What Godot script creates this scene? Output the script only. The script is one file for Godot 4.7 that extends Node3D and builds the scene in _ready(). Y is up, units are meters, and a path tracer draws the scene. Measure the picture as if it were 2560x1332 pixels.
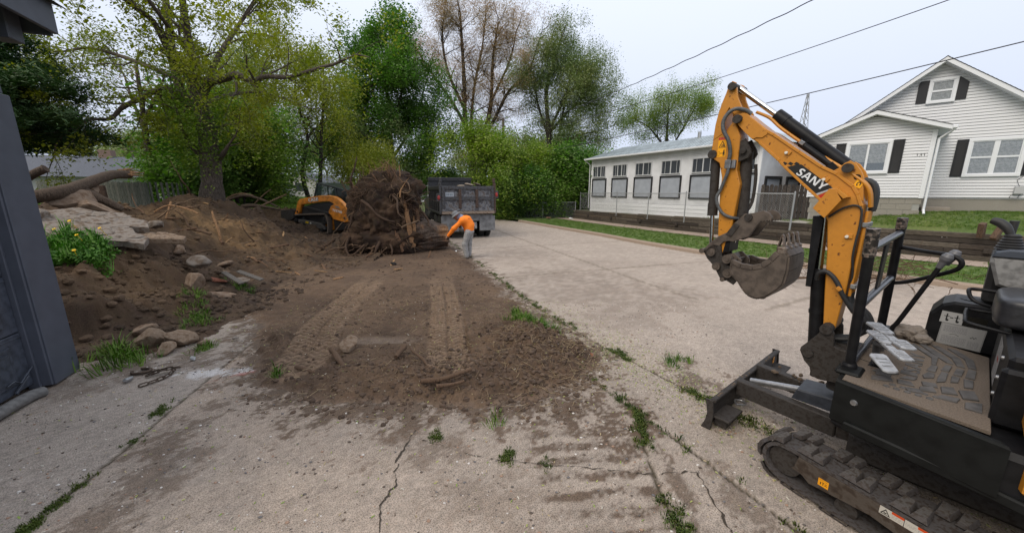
extends Node3D

var used := {}
var mats := {}
var texs := {}
var rng := RandomNumberGenerator.new()
var nz := FastNoiseLite.new()
var nz2 := FastNoiseLite.new()
var nz3 := FastNoiseLite.new()

# ---------------------------------------------------------------- mesh builder
class MB:
	var v := PackedVector3Array()
	var n := PackedVector3Array()
	var c := PackedColorArray()
	var col := Color.WHITE
	func tri(a: Vector3, b: Vector3, d: Vector3, na: Vector3, nb: Vector3, nd: Vector3) -> void:
		if (d - a).cross(b - a).dot(na + nb + nd) < 0.0:
			v.append(a); v.append(d); v.append(b)
			n.append(na); n.append(nd); n.append(nb)
		else:
			v.append(a); v.append(b); v.append(d)
			n.append(na); n.append(nb); n.append(nd)
		c.append(col); c.append(col); c.append(col)
	func flat(a: Vector3, b: Vector3, d: Vector3, out: Vector3) -> void:
		var k := (d - a).cross(b - a)
		if k.length_squared() < 1e-16:
			return
		k = k.normalized()
		if k.dot(out) < 0.0:
			k = -k
		tri(a, b, d, k, k, k)
	func quad(a: Vector3, b: Vector3, d: Vector3, e: Vector3, out: Vector3) -> void:
		flat(a, b, d, out); flat(a, d, e, out)
	# a chamfered box: t places it, s is its size
	func box(t: Transform3D, s: Vector3, b := 0.0) -> void:
		var h := s * 0.5
		b = minf(b, minf(h.x, minf(h.y, h.z)) * 0.9)
		var ax := [t.basis.x.normalized(), t.basis.y.normalized(), t.basis.z.normalized()]
		for i in 3:
			var j := (i + 1) % 3
			var k := (i + 2) % 3
			for sg in [-1.0, 1.0]:
				var q := []
				for w in [[-1, -1], [1, -1], [1, 1], [-1, 1]]:
					var p := Vector3()
					p[i] = sg * h[i]; p[j] = w[0] * (h[j] - b); p[k] = w[1] * (h[k] - b)
					q.append(t * p)
				quad(q[0], q[1], q[2], q[3], ax[i] * sg)
			if b > 0.0:
				for sj in [-1.0, 1.0]:
					for sk in [-1.0, 1.0]:
						var e := []
						for w in [[-1, 0], [1, 0], [1, 1], [-1, 1]]:
							var p := Vector3()
							p[i] = w[0] * (h[i] - b)
							p[j] = sj * (h[j] - (b if w[1] == 0 else 0.0))
							p[k] = sk * (h[k] - (0.0 if w[1] == 0 else b))
							e.append(t * p)
						quad(e[0], e[1], e[2], e[3], ax[j] * sj + ax[k] * sk)
		if b > 0.0:
			for sx in [-1.0, 1.0]:
				for sy in [-1.0, 1.0]:
					for sz in [-1.0, 1.0]:
						flat(t * Vector3(sx * h.x, sy * (h.y - b), sz * (h.z - b)), t * Vector3(sx * (h.x - b), sy * h.y, sz * (h.z - b)), t * Vector3(sx * (h.x - b), sy * (h.y - b), sz * h.z), ax[0] * sx + ax[1] * sy + ax[2] * sz)
	func bx(x0: float, x1: float, y0: float, y1: float, z0: float, z1: float, b := 0.0) -> void:
		box(Transform3D(Basis(), Vector3(x0 + x1, y0 + y1, z0 + z1) * 0.5), Vector3(absf(x1 - x0), absf(y1 - y0), absf(z1 - z0)), b)
	# a bar of rectangular section from a to e, up gives the side of height h
	func bar(a: Vector3, e: Vector3, w: float, h: float, up := Vector3.UP, b := 0.0) -> void:
		var z := (e - a).normalized()
		var x := up.cross(z)
		if x.length() < 0.01:
			x = Vector3.RIGHT.cross(z)
		x = x.normalized()
		box(Transform3D(Basis(x, z.cross(x), z), (a + e) * 0.5), Vector3(w, h, a.distance_to(e)), b)
	# outline in the plane (first axis, second axis) of t, extruded along its third axis from d0 to d1
	func prism(poly: PackedVector2Array, t: Transform3D, d0: float, d1: float, b := 0.0) -> void:
		var np := poly.size()
		var area := 0.0
		for i in np:
			area += poly[i].cross(poly[(i + 1) % np])
		var pl := poly.duplicate()
		if area < 0.0:
			pl.reverse()
		var ins := PackedVector2Array()
		for i in np:
			var e0 := (pl[i] - pl[(i + np - 1) % np]).normalized()
			var e1 := (pl[(i + 1) % np] - pl[i]).normalized()
			var m := Vector2(-e0.y - e1.y, e0.x + e1.x)
			m = m.normalized() if m.length() > 0.05 else Vector2(-e0.y, e0.x)
			ins.append(pl[i] + m * b)
		var idx := Geometry2D.triangulate_polygon(ins)
		var zax := t.basis.z.normalized()
		var lo := minf(d0, d1)
		var hi := maxf(d0, d1)
		for side in 2:
			var zz := lo if side == 0 else hi
			var o := -zax if side == 0 else zax
			for i in range(0, idx.size(), 3):
				flat(t * Vector3(ins[idx[i]].x, ins[idx[i]].y, zz), t * Vector3(ins[idx[i + 1]].x, ins[idx[i + 1]].y, zz), t * Vector3(ins[idx[i + 2]].x, ins[idx[i + 2]].y, zz), o)
		for i in np:
			var j := (i + 1) % np
			var e := pl[j] - pl[i]
			var o := t.basis * Vector3(e.y, -e.x, 0)
			quad(t * Vector3(pl[i].x, pl[i].y, lo + b), t * Vector3(pl[j].x, pl[j].y, lo + b), t * Vector3(pl[j].x, pl[j].y, hi - b), t * Vector3(pl[i].x, pl[i].y, hi - b), o)
			if b > 0.0:
				quad(t * Vector3(pl[i].x, pl[i].y, hi - b), t * Vector3(pl[j].x, pl[j].y, hi - b), t * Vector3(ins[j].x, ins[j].y, hi), t * Vector3(ins[i].x, ins[i].y, hi), o + zax * e.length())
				quad(t * Vector3(pl[i].x, pl[i].y, lo + b), t * Vector3(pl[j].x, pl[j].y, lo + b), t * Vector3(ins[j].x, ins[j].y, lo), t * Vector3(ins[i].x, ins[i].y, lo), o - zax * e.length())
	func tube(p: PackedVector3Array, r: PackedFloat32Array, sides := 8, caps := true) -> void:
		var np := p.size()
		if np < 2:
			return
		var dir := (p[1] - p[0]).normalized()
		var u := dir.cross(Vector3.UP)
		if u.length() < 0.1:
			u = dir.cross(Vector3.RIGHT)
		u = u.normalized()
		var pa := PackedVector3Array()
		var pn := PackedVector3Array()
		for i in np:
			var d := (p[mini(i + 1, np - 1)] - p[maxi(i - 1, 0)]).normalized()
			u = (u - d * u.dot(d)).normalized()
			var w := d.cross(u)
			var ri := r[mini(i, r.size() - 1)]
			var ca := PackedVector3Array()
			var cn := PackedVector3Array()
			for k in sides:
				var a := TAU * k / sides
				var nn := u * cos(a) + w * sin(a)
				cn.append(nn); ca.append(p[i] + nn * ri)
			if i > 0:
				for k in sides:
					var k2 := (k + 1) % sides
					tri(pa[k], pa[k2], ca[k2], pn[k], pn[k2], cn[k2])
					tri(pa[k], ca[k2], ca[k], pn[k], cn[k2], cn[k])
			if caps and (i == 0 or i == np - 1):
				var o := -d if i == 0 else d
				for k in range(1, sides - 1):
					tri(ca[0], ca[k], ca[k + 1], o, o, o)
			pa = ca; pn = cn
	func rod(a: Vector3, b: Vector3, r: float, sides := 12) -> void:
		tube(PackedVector3Array([a, b]), PackedFloat32Array([r]), sides)
	# profile of (radius, height) pairs turned about the y axis of t
	func lathe(prof: PackedVector2Array, t: Transform3D, sides := 16) -> void:
		for i in prof.size() - 1:
			var e := prof[i + 1] - prof[i]
			var nr := Vector2(e.y, -e.x).normalized()
			for k in sides:
				var a := TAU * k / sides
				var a2 := TAU * (k + 1) / sides
				var d1 := Vector3(cos(a), 0, sin(a))
				var d2 := Vector3(cos(a2), 0, sin(a2))
				var n1 := (t.basis * (d1 * nr.x + Vector3.UP * nr.y)).normalized()
				var n2 := (t.basis * (d2 * nr.x + Vector3.UP * nr.y)).normalized()
				var q0 := t * (d1 * prof[i].x + Vector3.UP * prof[i].y)
				var q1 := t * (d2 * prof[i].x + Vector3.UP * prof[i].y)
				var q2 := t * (d2 * prof[i + 1].x + Vector3.UP * prof[i + 1].y)
				var q3 := t * (d1 * prof[i + 1].x + Vector3.UP * prof[i + 1].y)
				if prof[i].x > 1e-5:
					tri(q0, q1, q2, n1, n2, n2)
				if prof[i + 1].x > 1e-5:
					tri(q0, q2, q3, n1, n2, n1)
	func mesh() -> ArrayMesh:
		var a := []
		a.resize(Mesh.ARRAY_MAX)
		a[Mesh.ARRAY_VERTEX] = v
		a[Mesh.ARRAY_NORMAL] = n
		a[Mesh.ARRAY_COLOR] = c
		var m := ArrayMesh.new()
		if v.size() > 0:
			m.add_surface_from_arrays(Mesh.PRIMITIVE_TRIANGLES, a)
		return m

# ---------------------------------------------------------------- scene helpers
func P(x: float, y: float, f: float) -> Vector3:
	return Vector3(x, y, -f)

func PA(a: Array) -> PackedVector3Array:      # flat list of x, y, forward
	var r := PackedVector3Array()
	for i in range(0, a.size(), 3):
		r.append(Vector3(a[i], a[i + 1], -a[i + 2]))
	return r

func P2(a: Array) -> PackedVector2Array:
	var r := PackedVector2Array()
	for i in range(0, a.size(), 2):
		r.append(Vector2(a[i], a[i + 1]))
	return r

func V3(a: Array) -> PackedVector3Array:      # flat list of x, y, z
	var r := PackedVector3Array()
	for i in range(0, a.size(), 3):
		r.append(Vector3(a[i], a[i + 1], a[i + 2]))
	return r

func F(a: Array) -> PackedFloat32Array:
	return PackedFloat32Array(a)

func numbered(nm: String) -> String:
	if not used.has(nm):
		used[nm] = 0
		return nm
	used[nm] += 1
	return "%s_%03d" % [nm, used[nm]]

func tag(o: Node, label := "", category := "", group := "", kind := "") -> Node:
	if label: o.set_meta("label", label)
	if category: o.set_meta("category", category)
	if group: o.set_meta("group", group)
	if kind: o.set_meta("kind", kind)
	return o

func thing(nm: String, label: String, category: String, at := Vector3.ZERO, turn := 0.0, group := "") -> Node3D:
	var o := Node3D.new()
	o.name = numbered(nm)
	add_child(o)
	o.position = at
	o.rotation.y = turn
	tag(o, label, category, group)
	return o

func build(nm: String, mb, mt: Material, parent: Node = null, kind := "") -> MeshInstance3D:
	var o := MeshInstance3D.new()
	o.mesh = mb.mesh() if mb is MB else mb
	o.material_override = mt
	if parent == null:
		o.name = numbered(nm)
		add_child(o)
	else:
		o.name = nm
		var k := 1
		while parent.has_node(NodePath(o.name)):
			o.name = "%s_%03d" % [nm, k]
			k += 1
		parent.add_child(o, true)
	if kind: o.set_meta("kind", kind)
	return o

func copy_of(src: Node3D, nm: String, label: String, at: Vector3, turn := 0.0, sc := 1.0) -> Node3D:
	var o: Node3D = src.duplicate()
	o.name = numbered(nm)
	add_child(o)
	o.position = at
	o.rotation.y = turn
	o.scale = Vector3.ONE * sc
	o.set_meta("label", label)
	return o

func T(at: Vector3, e := Vector3.ZERO) -> Transform3D:
	return Transform3D(Basis.from_euler(e), at)

# a frame whose x runs along dir (in the ground plane), y up, at a point
func along(at: Vector3, dir: Vector3) -> Transform3D:
	var x := dir.normalized()
	var z := x.cross(Vector3.UP).normalized()
	return Transform3D(Basis(x, Vector3.UP, z), at)

func ntex(key: String, freq: float, lo: Color, hi: Color, typ := FastNoiseLite.TYPE_SIMPLEX_SMOOTH, oct := 4, bump := 0.0, stops := [], size := 512) -> NoiseTexture2D:
	if texs.has(key):
		return texs[key]
	var t := NoiseTexture2D.new()
	t.width = size; t.height = size
	t.seamless = true
	var f := FastNoiseLite.new()
	f.seed = key.hash() % 1000
	f.noise_type = typ
	f.frequency = freq
	f.fractal_octaves = oct
	t.noise = f
	if bump > 0.0:
		t.as_normal_map = true
		t.bump_strength = bump
	else:
		var g := Gradient.new()
		if stops.is_empty():
			g.set_color(0, lo); g.set_color(1, hi)
		else:
			g.offsets = PackedFloat32Array(stops[0])
			g.colors = PackedColorArray(stops[1])
		t.color_ramp = g
	texs[key] = t
	return t

func grey(x: float) -> Color:
	return Color(x, x, x)

# linear base colour, roughness; look picks shared noise textures, scale is how often they repeat per metre
func mat(key: String, lin: Color, rough := 0.8, look := "", scale := 1.0, metal := 0.0, bump := 0.6) -> StandardMaterial3D:
	if mats.has(key):
		return mats[key]
	var m := StandardMaterial3D.new()
	m.resource_name = key
	m.albedo_color = lin.linear_to_srgb()
	m.roughness = rough
	m.metallic = metal
	m.vertex_color_use_as_albedo = true
	m.cull_mode = BaseMaterial3D.CULL_DISABLED
	if look != "":
		m.uv1_triplanar = true
		m.uv1_scale = Vector3.ONE * scale
		match look:
			"dusty":
				m.albedo_texture = ntex("dusty", 0.006, grey(0.6), grey(1.0), FastNoiseLite.TYPE_SIMPLEX_SMOOTH, 6, 0.0, [[0.0, 0.4, 0.6, 1.0], [grey(0.72), grey(0.86), grey(0.95), grey(1.0)]])
				m.normal_enabled = true
				m.normal_texture = ntex("dustybump", 0.03, grey(0), grey(1), FastNoiseLite.TYPE_SIMPLEX_SMOOTH, 4, 3.0)
				m.normal_scale = bump
			"faint":
				m.albedo_texture = ntex("faint", 0.008, grey(0.9), grey(1.0), FastNoiseLite.TYPE_SIMPLEX_SMOOTH, 6)
			"worn":      # scratched paint, mud and rust
				m.albedo_texture = ntex("worn", 0.012, grey(0), grey(1), FastNoiseLite.TYPE_SIMPLEX_SMOOTH, 6, 0.0, [[0.0, 0.3, 0.42, 0.55, 1.0], [Color(0.66, 0.58, 0.52), Color(0.80, 0.74, 0.68), Color(0.94, 0.92, 0.9), grey(1.0), Color(0.9, 0.87, 0.84)]])
				m.normal_enabled = true
				m.normal_texture = ntex("dustybump", 0.03, grey(0), grey(1), FastNoiseLite.TYPE_SIMPLEX_SMOOTH, 4, 3.0)
				m.normal_scale = bump
			"soil":
				m.albedo_texture = ntex("soil", 0.03, grey(0), grey(1), FastNoiseLite.TYPE_SIMPLEX_SMOOTH, 5, 0.0, [[0.0, 0.35, 0.6, 1.0], [grey(0.66), grey(0.84), grey(0.95), grey(1.0)]], 1024)
				m.normal_enabled = true
				m.normal_texture = ntex("soilbump", 0.05, grey(0), grey(1), FastNoiseLite.TYPE_SIMPLEX_SMOOTH, 5, 9.0, [], 1024)
				m.normal_scale = bump
			"concrete":
				m.albedo_texture = ntex("speckle", 0.13, grey(0), grey(1), FastNoiseLite.TYPE_CELLULAR, 2, 0.0, [[0.0, 0.2, 0.45, 0.7, 0.85, 1.0], [Color(0.36, 0.33, 0.31), Color(0.74, 0.71, 0.68), Color(0.9, 0.88, 0.86), Color(0.97, 0.93, 0.9), Color(0.84, 0.8, 0.77), Color(1, 0.99, 0.97)]], 1024)
				m.normal_enabled = true
				m.normal_texture = ntex("speckbump", 0.13, grey(0), grey(1), FastNoiseLite.TYPE_CELLULAR, 2, 5.0, [], 1024)
				m.normal_scale = bump
			"bark", "wood":
				m.uv1_scale = Vector3(scale, scale * 0.12, scale)
				m.albedo_texture = ntex("bark", 0.03, grey(0), grey(1), FastNoiseLite.TYPE_SIMPLEX_SMOOTH, 5, 0.0, [[0.0, 0.4, 0.6, 1.0], [grey(0.5), grey(0.8), grey(0.95), grey(1.0)]])
				m.normal_enabled = true
				m.normal_texture = ntex("barkbump", 0.03, grey(0), grey(1), FastNoiseLite.TYPE_SIMPLEX_SMOOTH, 5, 10.0)
				m.normal_scale = bump
	mats[key] = m
	return m

func grain(key: String, lin: Color, rough: float, scale: Vector3, bump := 0.6) -> StandardMaterial3D:
	var m := mat(key, lin, rough, "wood", 1.0, 0.0, bump)
	m.uv1_scale = scale
	return m

func glass(key: String, tint: Color, alpha: float) -> StandardMaterial3D:
	if mats.has(key):
		return mats[key]
	var m := StandardMaterial3D.new()
	m.resource_name = key
	m.albedo_color = Color(tint.r, tint.g, tint.b, alpha)
	m.transparency = BaseMaterial3D.TRANSPARENCY_ALPHA
	m.roughness = 0.05
	m.cull_mode = BaseMaterial3D.CULL_DISABLED
	mats[key] = m
	return m

# a faceted stone: a ball cut by random planes, with fine noise
func rock(size: Vector3, rg: RandomNumberGenerator, cuts := 11, rough := 0.05, sub := 2) -> MB:
	var mb := MB.new()
	rock_into(mb, Transform3D(Basis.from_euler(Vector3(rg.randf() * 0.4, rg.randf() * TAU, rg.randf() * 0.4)), Vector3.ZERO), size, rg, cuts, rough, sub)
	return mb

var ico_cache := {}
func ico(sub: int) -> Array:
	if ico_cache.has(sub):
		return ico_cache[sub]
	var t := (1.0 + sqrt(5.0)) / 2.0
	var vs: Array[Vector3] = []
	for q in [[-1, t, 0], [1, t, 0], [-1, -t, 0], [1, -t, 0], [0, -1, t], [0, 1, t], [0, -1, -t], [0, 1, -t], [t, 0, -1], [t, 0, 1], [-t, 0, -1], [-t, 0, 1]]:
		vs.append(Vector3(q[0], q[1], q[2]).normalized())
	var fs := [0, 11, 5, 0, 5, 1, 0, 1, 7, 0, 7, 10, 0, 10, 11, 1, 5, 9, 5, 11, 4, 11, 10, 2, 10, 7, 6, 7, 1, 8, 3, 9, 4, 3, 4, 2, 3, 2, 6, 3, 6, 8, 3, 8, 9, 4, 9, 5, 2, 4, 11, 6, 2, 10, 8, 6, 7, 9, 8, 1]
	for s in sub:
		var mid := {}
		var nf := []
		for i in range(0, fs.size(), 3):
			var m := []
			for k in 3:
				var a: int = fs[i + k]
				var b: int = fs[i + (k + 1) % 3]
				var key := mini(a, b) * 100000 + maxi(a, b)
				if not mid.has(key):
					mid[key] = vs.size()
					vs.append(((vs[a] + vs[b]) * 0.5).normalized())
				m.append(mid[key])
			nf.append_array([fs[i], m[0], m[2], fs[i + 1], m[1], m[0], fs[i + 2], m[2], m[1], m[0], m[1], m[2]])
		fs = nf
	ico_cache[sub] = [vs, fs]
	return ico_cache[sub]

func rock_into(mb: MB, t: Transform3D, size: Vector3, rg: RandomNumberGenerator, cuts := 11, rough := 0.05, sub := 2) -> void:
	var ic := ico(sub)
	var vs: Array[Vector3] = ic[0]
	var planes := []
	for i in cuts:
		planes.append([Vector3(rg.randfn(), rg.randfn(), rg.randfn()).normalized(), rg.randf_range(0.55, 0.86)])
	var off := Vector3(rg.randf(), rg.randf(), rg.randf()) * 50.0
	var pts := PackedVector3Array()
	for d in vs:
		var r := 1.0
		for pl in planes:
			var k: float = d.dot(pl[0])
			if k > 0.05:
				r = minf(r, pl[1] / k)
		r *= 1.0 + rough * nz.get_noise_3dv(d * 130.0 + off * 10.0)
		pts.append(t * (d * r * size * 0.5))
	var fs: Array = ic[1]
	for i in range(0, fs.size(), 3):
		mb.flat(pts[fs[i]], pts[fs[i + 1]], pts[fs[i + 2]], pts[fs[i]] + pts[fs[i + 1]] + pts[fs[i + 2]] - t.origin * 3.0)

# a regular sheet of nx by ny cells; hf(x, f) gives height, cf(x, f, h) gives colour; cells where keep is false are dropped
func sheet(x0: float, x1: float, f0: float, f1: float, step: float, hf: Callable, cf: Callable, keep = null) -> ArrayMesh:
	var nx := int(round((x1 - x0) / step))
	var ny := int(round((f1 - f0) / step))
	var v := PackedVector3Array()
	var c := PackedColorArray()
	v.resize((nx + 1) * (ny + 1))
	c.resize((nx + 1) * (ny + 1))
	var ok := PackedByteArray()
	ok.resize((nx + 1) * (ny + 1))
	var sx := (x1 - x0) / nx
	var sy := (f1 - f0) / ny
	for j in ny + 1:
		var f := f0 + sy * j
		for i in nx + 1:
			var x := x0 + sx * i
			var k := j * (nx + 1) + i
			if keep != null and not keep.call(x, f):
				v[k] = Vector3(x, 0, -f)
				continue
			ok[k] = 1
			var h: float = hf.call(x, f)
			v[k] = Vector3(x, h, -f)
			c[k] = cf.call(x, f, h)
	var nn := PackedVector3Array()
	nn.resize(v.size())
	var idx := PackedInt32Array()
	for j in ny + 1:
		for i in nx + 1:
			var k := j * (nx + 1) + i
			var ka := k - 1 if i > 0 else k
			var kb := k + 1 if i < nx else k
			var kc := k - nx - 1 if j > 0 else k
			var kd := k + nx + 1 if j < ny else k
			nn[k] = (v[kb] - v[ka]).cross(v[kd] - v[kc]).normalized()
			if i < nx and j < ny and ok[k] and ok[k + 1] and ok[k + nx + 1] and ok[k + nx + 2]:
				idx.append(k); idx.append(k + nx + 1); idx.append(k + nx + 2)
				idx.append(k); idx.append(k + nx + 2); idx.append(k + 1)
	var a := []
	a.resize(Mesh.ARRAY_MAX)
	a[Mesh.ARRAY_VERTEX] = v
	a[Mesh.ARRAY_NORMAL] = nn
	a[Mesh.ARRAY_COLOR] = c
	a[Mesh.ARRAY_INDEX] = idx
	var m := ArrayMesh.new()
	m.add_surface_from_arrays(Mesh.PRIMITIVE_TRIANGLES, a)
	return m

func text_mesh(s: String, h: float, depth: float, weight := 700, italic := false) -> TextMesh:
	var t := TextMesh.new()
	t.text = s
	var f := SystemFont.new()
	f.font_names = PackedStringArray(["Droid Sans"])
	f.font_weight = weight
	f.font_italic = italic
	t.font = f
	t.font_size = 64
	t.pixel_size = h / 64.0 / 0.72
	t.depth = depth
	t.curve_step = 2.0
	return t

func letters(nm: String, s: String, h: float, t: Transform3D, mt: Material, parent: Node, weight := 700, sx := 1.0, italic := false) -> MeshInstance3D:
	var o := build(nm, text_mesh(s, h, 0.004, weight, italic), mt, parent)
	o.transform = t * Transform3D(Basis.from_scale(Vector3(sx, 1, 1)), Vector3.ZERO)
	return o

func sstep(a: float, b: float, x: float) -> float:
	var t := clampf((x - a) / (b - a), 0.0, 1.0)
	return t * t * (3.0 - 2.0 * t)

func segd(p: Vector2, a: Vector2, b: Vector2) -> float:
	var e := b - a
	return p.distance_to(a + e * clampf((p - a).dot(e) / e.length_squared(), 0.0, 1.0))

func pathd(p: Vector2, q: PackedVector2Array) -> float:
	var d := 1e9
	for i in q.size() - 1:
		d = minf(d, segd(p, q[i], q[i + 1]))
	return d

# smooth curve through points
func curve(p: PackedVector3Array, per := 5) -> PackedVector3Array:
	var r := PackedVector3Array()
	for i in p.size() - 1:
		var a := p[maxi(i - 1, 0)]
		var d := p[mini(i + 2, p.size() - 1)]
		for k in per:
			r.append(p[i].cubic_interpolate(p[i + 1], a, d, float(k) / per))
	r.append(p[p.size() - 1])
	return r

func _ready() -> void:
	rng.seed = 7
	nz.seed = 11; nz.noise_type = FastNoiseLite.TYPE_SIMPLEX_SMOOTH; nz.frequency = 0.01; nz.fractal_octaves = 3
	nz2.seed = 23; nz2.noise_type = FastNoiseLite.TYPE_SIMPLEX_SMOOTH; nz2.frequency = 0.01; nz2.fractal_octaves = 5; nz2.fractal_gain = 0.6
	nz3.seed = 5; nz3.noise_type = FastNoiseLite.TYPE_CELLULAR; nz3.frequency = 0.01; nz3.fractal_octaves = 1
	# camera
	var cam := Camera3D.new()
	cam.name = "camera"
	cam.fov = 72.1
	cam.position = Vector3(0, 2.1, 0)
	cam.rotation.x = -deg_to_rad(11.73)
	cam.near = 0.05
	cam.far = 900.0
	add_child(cam)
	cam.current = true
	# overcast sky
	var env := Environment.new()
	env.background_mode = Environment.BG_SKY
	var sky := Sky.new()
	var sm := ProceduralSkyMaterial.new()
	sm.sky_top_color = Color(0.935, 0.955, 1.0)
	sm.sky_horizon_color = Color(0.722, 0.757, 0.826)
	sm.sky_curve = 0.6
	sm.ground_bottom_color = Color(0.35, 0.33, 0.3)
	sm.ground_horizon_color = Color(0.7, 0.71, 0.72)
	sm.ground_curve = 0.05
	sm.sky_energy_multiplier = 1.0
	sm.sun_angle_max = 1.0
	sky.sky_material = sm
	env.sky = sky
	env.background_energy_multiplier = 1.0
	env.tonemap_mode = Environment.TONE_MAPPER_LINEAR
	env.tonemap_exposure = 1.42
	env.sdfgi_enabled = true
	env.ssao_enabled = true
	env.ssil_enabled = true
	var we := WorldEnvironment.new()
	we.name = "world_environment"
	we.environment = env
	add_child(we)
	# sun behind thick cloud
	var sun := DirectionalLight3D.new()
	sun.name = "sun"
	sun.light_energy = 0.5
	sun.light_color = Color(1.0, 0.97, 0.93)
	sun.light_angular_distance = 40.0
	sun.rotation_degrees = Vector3(-46, -50, 0)
	sun.shadow_enabled = true
	add_child(sun)

	make_ground()
	make_buildings()
	make_trees()
	make_stump()
	make_truck()
	make_loader()
	make_excavator()
	make_person()
	make_debris()
	make_street_things()

# ================================================================ GROUND
var yard_pts := []
var dirt_poly := PackedVector2Array()
var gut := PackedVector2Array()
var curb := PackedVector2Array()
var wallf := PackedVector2Array()

# height of the dug-up yard on the left: inverse distance through levelled points (x, height, forward)
func yard_raw(x: float, f: float) -> float:
	var sw := 0.0
	var sh := 0.0
	for i in range(0, yard_pts.size(), 3):
		var dx: float = x - yard_pts[i]
		var df: float = f - yard_pts[i + 2]
		var w := 1.0 / pow(dx * dx + df * df + 0.04, 1.7)
		sw += w
		sh += w * yard_pts[i + 1]
	return sh / sw

func yard_h(x: float, f: float) -> float:
	var h := yard_raw(x, f)
	# spoil heap in front of the big tree, and the small dark heap left of it
	h += 0.28 * exp(-(pow((x + 9.6) / 1.2, 2.0) + pow((f - 11.4) / 0.9, 2.0)))
	var k := sstep(0.02, 0.35, h)
	h += k * (0.15 * nz2.get_noise_2d(x * 70.0, f * 70.0) + 0.15 * nz2.get_noise_2d(x * 230.0 + 40.0, f * 230.0) + 0.055 * nz2.get_noise_2d(x * 800.0, f * 800.0)) + 0.03 * (1.0 - k)
	h -= 0.16 * k * absf(nz.get_noise_2d(x * 130.0 + 7.0, f * 130.0)) + 0.05 * k * (0.5 + 0.5 * nz3.get_noise_2d(x * 500.0, f * 500.0))
	var e := pit_edge(f)
	h -= 0.10 * sstep(e - 0.05, e + 0.3, x + 0.25 * nz2.get_noise_2d(x * 200.0, f * 200.0)) * sstep(0.3, 0.1, h)
	return h

func pit_edge(f: float) -> float:
	if f < 4.1: return -5.75 - 0.3 * (f - 4.0)
	if f < 5.0: return lerpf(-5.5, -4.6, sstep(4.1, 4.7, f))
	return lerpf(-4.6, -5.6, sstep(5.2, 9.0, f)) - 0.1 * maxf(0.0, f - 9.0)

func yard_col(x: float, f: float, h: float) -> Color:
	var a := clampf(0.5 + 0.9 * nz2.get_noise_2d(x * 45.0 + 100.0, f * 45.0), 0.0, 1.0)
	var dark := Color(0.066, 0.043, 0.029)
	var ochre := Color(0.19, 0.115, 0.055)
	# the clay thrown up by the tree and the cut face by the garage are ochre; topsoil and the pit floor are dark
	var oc := exp(-(pow((x + 8.6) / 2.2, 2.0) + pow((f - 10.2) / 1.5, 2.0))) * 0.95 + exp(-(pow((x + 6.2) / 0.8, 2.0) + pow((f - 5.9) / 0.8, 2.0))) * 0.3
	return dark.lerp(ochre, clampf(oc * (0.5 + 0.8 * a) + 0.2 * a, 0.0, 1.0)) * (0.85 + 0.4 * a)

func base_h(x: float, f: float) -> float:
	# the land: street level near, the raised yards left and right of it
	var left := sstep(-5.5, -9.0, x + 0.25 * maxf(f - 16.0, 0.0)) * 1.35 * sstep(3.0, 7.0, f + maxf(-x - 12.0, 0.0))
	if f > 16.5 and left > 0.0:
		left = minf(left, 1.35)
	var right := 0.0
	var d := f_wall.at(x, f)
	if d > 0.62:
		right = lerpf(0.72, 0.86, sstep(24.0, 13.0, f)) + minf(d, 3.0) * 0.17 * sstep(17.0, 12.5, f)
	var h := maxf(left, right)
	return h - 0.06 if h < 0.1 else h

# signed distance to a polyline, positive on its right (far) side
func side_of(q: PackedVector2Array, p: Vector2) -> float:
	var best := 1e9
	var sg := 1.0
	for i in q.size() - 1:
		var e := q[i + 1] - q[i]
		var t := (p - q[i]).dot(e) / e.length_squared()
		var tc := clampf(t, 0.0, 1.0)
		if i == 0: tc = minf(t, 1.0)
		if i == q.size() - 2: tc = maxf(tc, t) if t > 1.0 else tc
		var d := p.distance_to(q[i] + e * tc)
		if d < best:
			best = d
			sg = signf(e.cross(p - q[i]))
	return best * sg

# distance fields, sampled once on a grid and read back smoothly
class Field:
	var x0 := 0.0
	var f0 := 0.0
	var st := 0.1
	var nx := 0
	var ny := 0
	var d := PackedFloat32Array()
	func at(x: float, f: float) -> float:
		var u := clampf((x - x0) / st, 0.0, nx - 1.001)
		var w := clampf((f - f0) / st, 0.0, ny - 1.001)
		var i := int(u)
		var j := int(w)
		u -= i; w -= j
		var k := j * nx + i
		return (d[k] * (1.0 - u) + d[k + 1] * u) * (1.0 - w) + (d[k + nx] * (1.0 - u) + d[k + nx + 1] * u) * w
var f_gut := Field.new()
var f_curb := Field.new()
var f_wall := Field.new()
var f_old := Field.new()
var f_dirt := Field.new()

func fill(fd: Field, x0: float, x1: float, f0: float, f1: float, st: float, kind: int) -> void:
	fd.x0 = x0; fd.f0 = f0; fd.st = st
	fd.nx = int((x1 - x0) / st) + 2
	fd.ny = int((f1 - f0) / st) + 2
	fd.d.resize(fd.nx * fd.ny)
	for j in fd.ny:
		for i in fd.nx:
			var p := Vector2(x0 + st * i, f0 + st * j)
			var v := 0.0
			match kind:
				0: v = side_of(gut, p)
				1: v = side_of(curb, p)
				2: v = side_of(wallf, p)
				3: v = side_of(joints[1], p)
				4:
					v = 1e9
					for k in dirt_poly.size():
						v = minf(v, segd(p, dirt_poly[k], dirt_poly[(k + 1) % dirt_poly.size()]))
					if not Geometry2D.is_point_in_polygon(p, dirt_poly): v = -v
			fd.d[j * fd.nx + i] = v

var joints := []
var cracks := []
var stains := []

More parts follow.
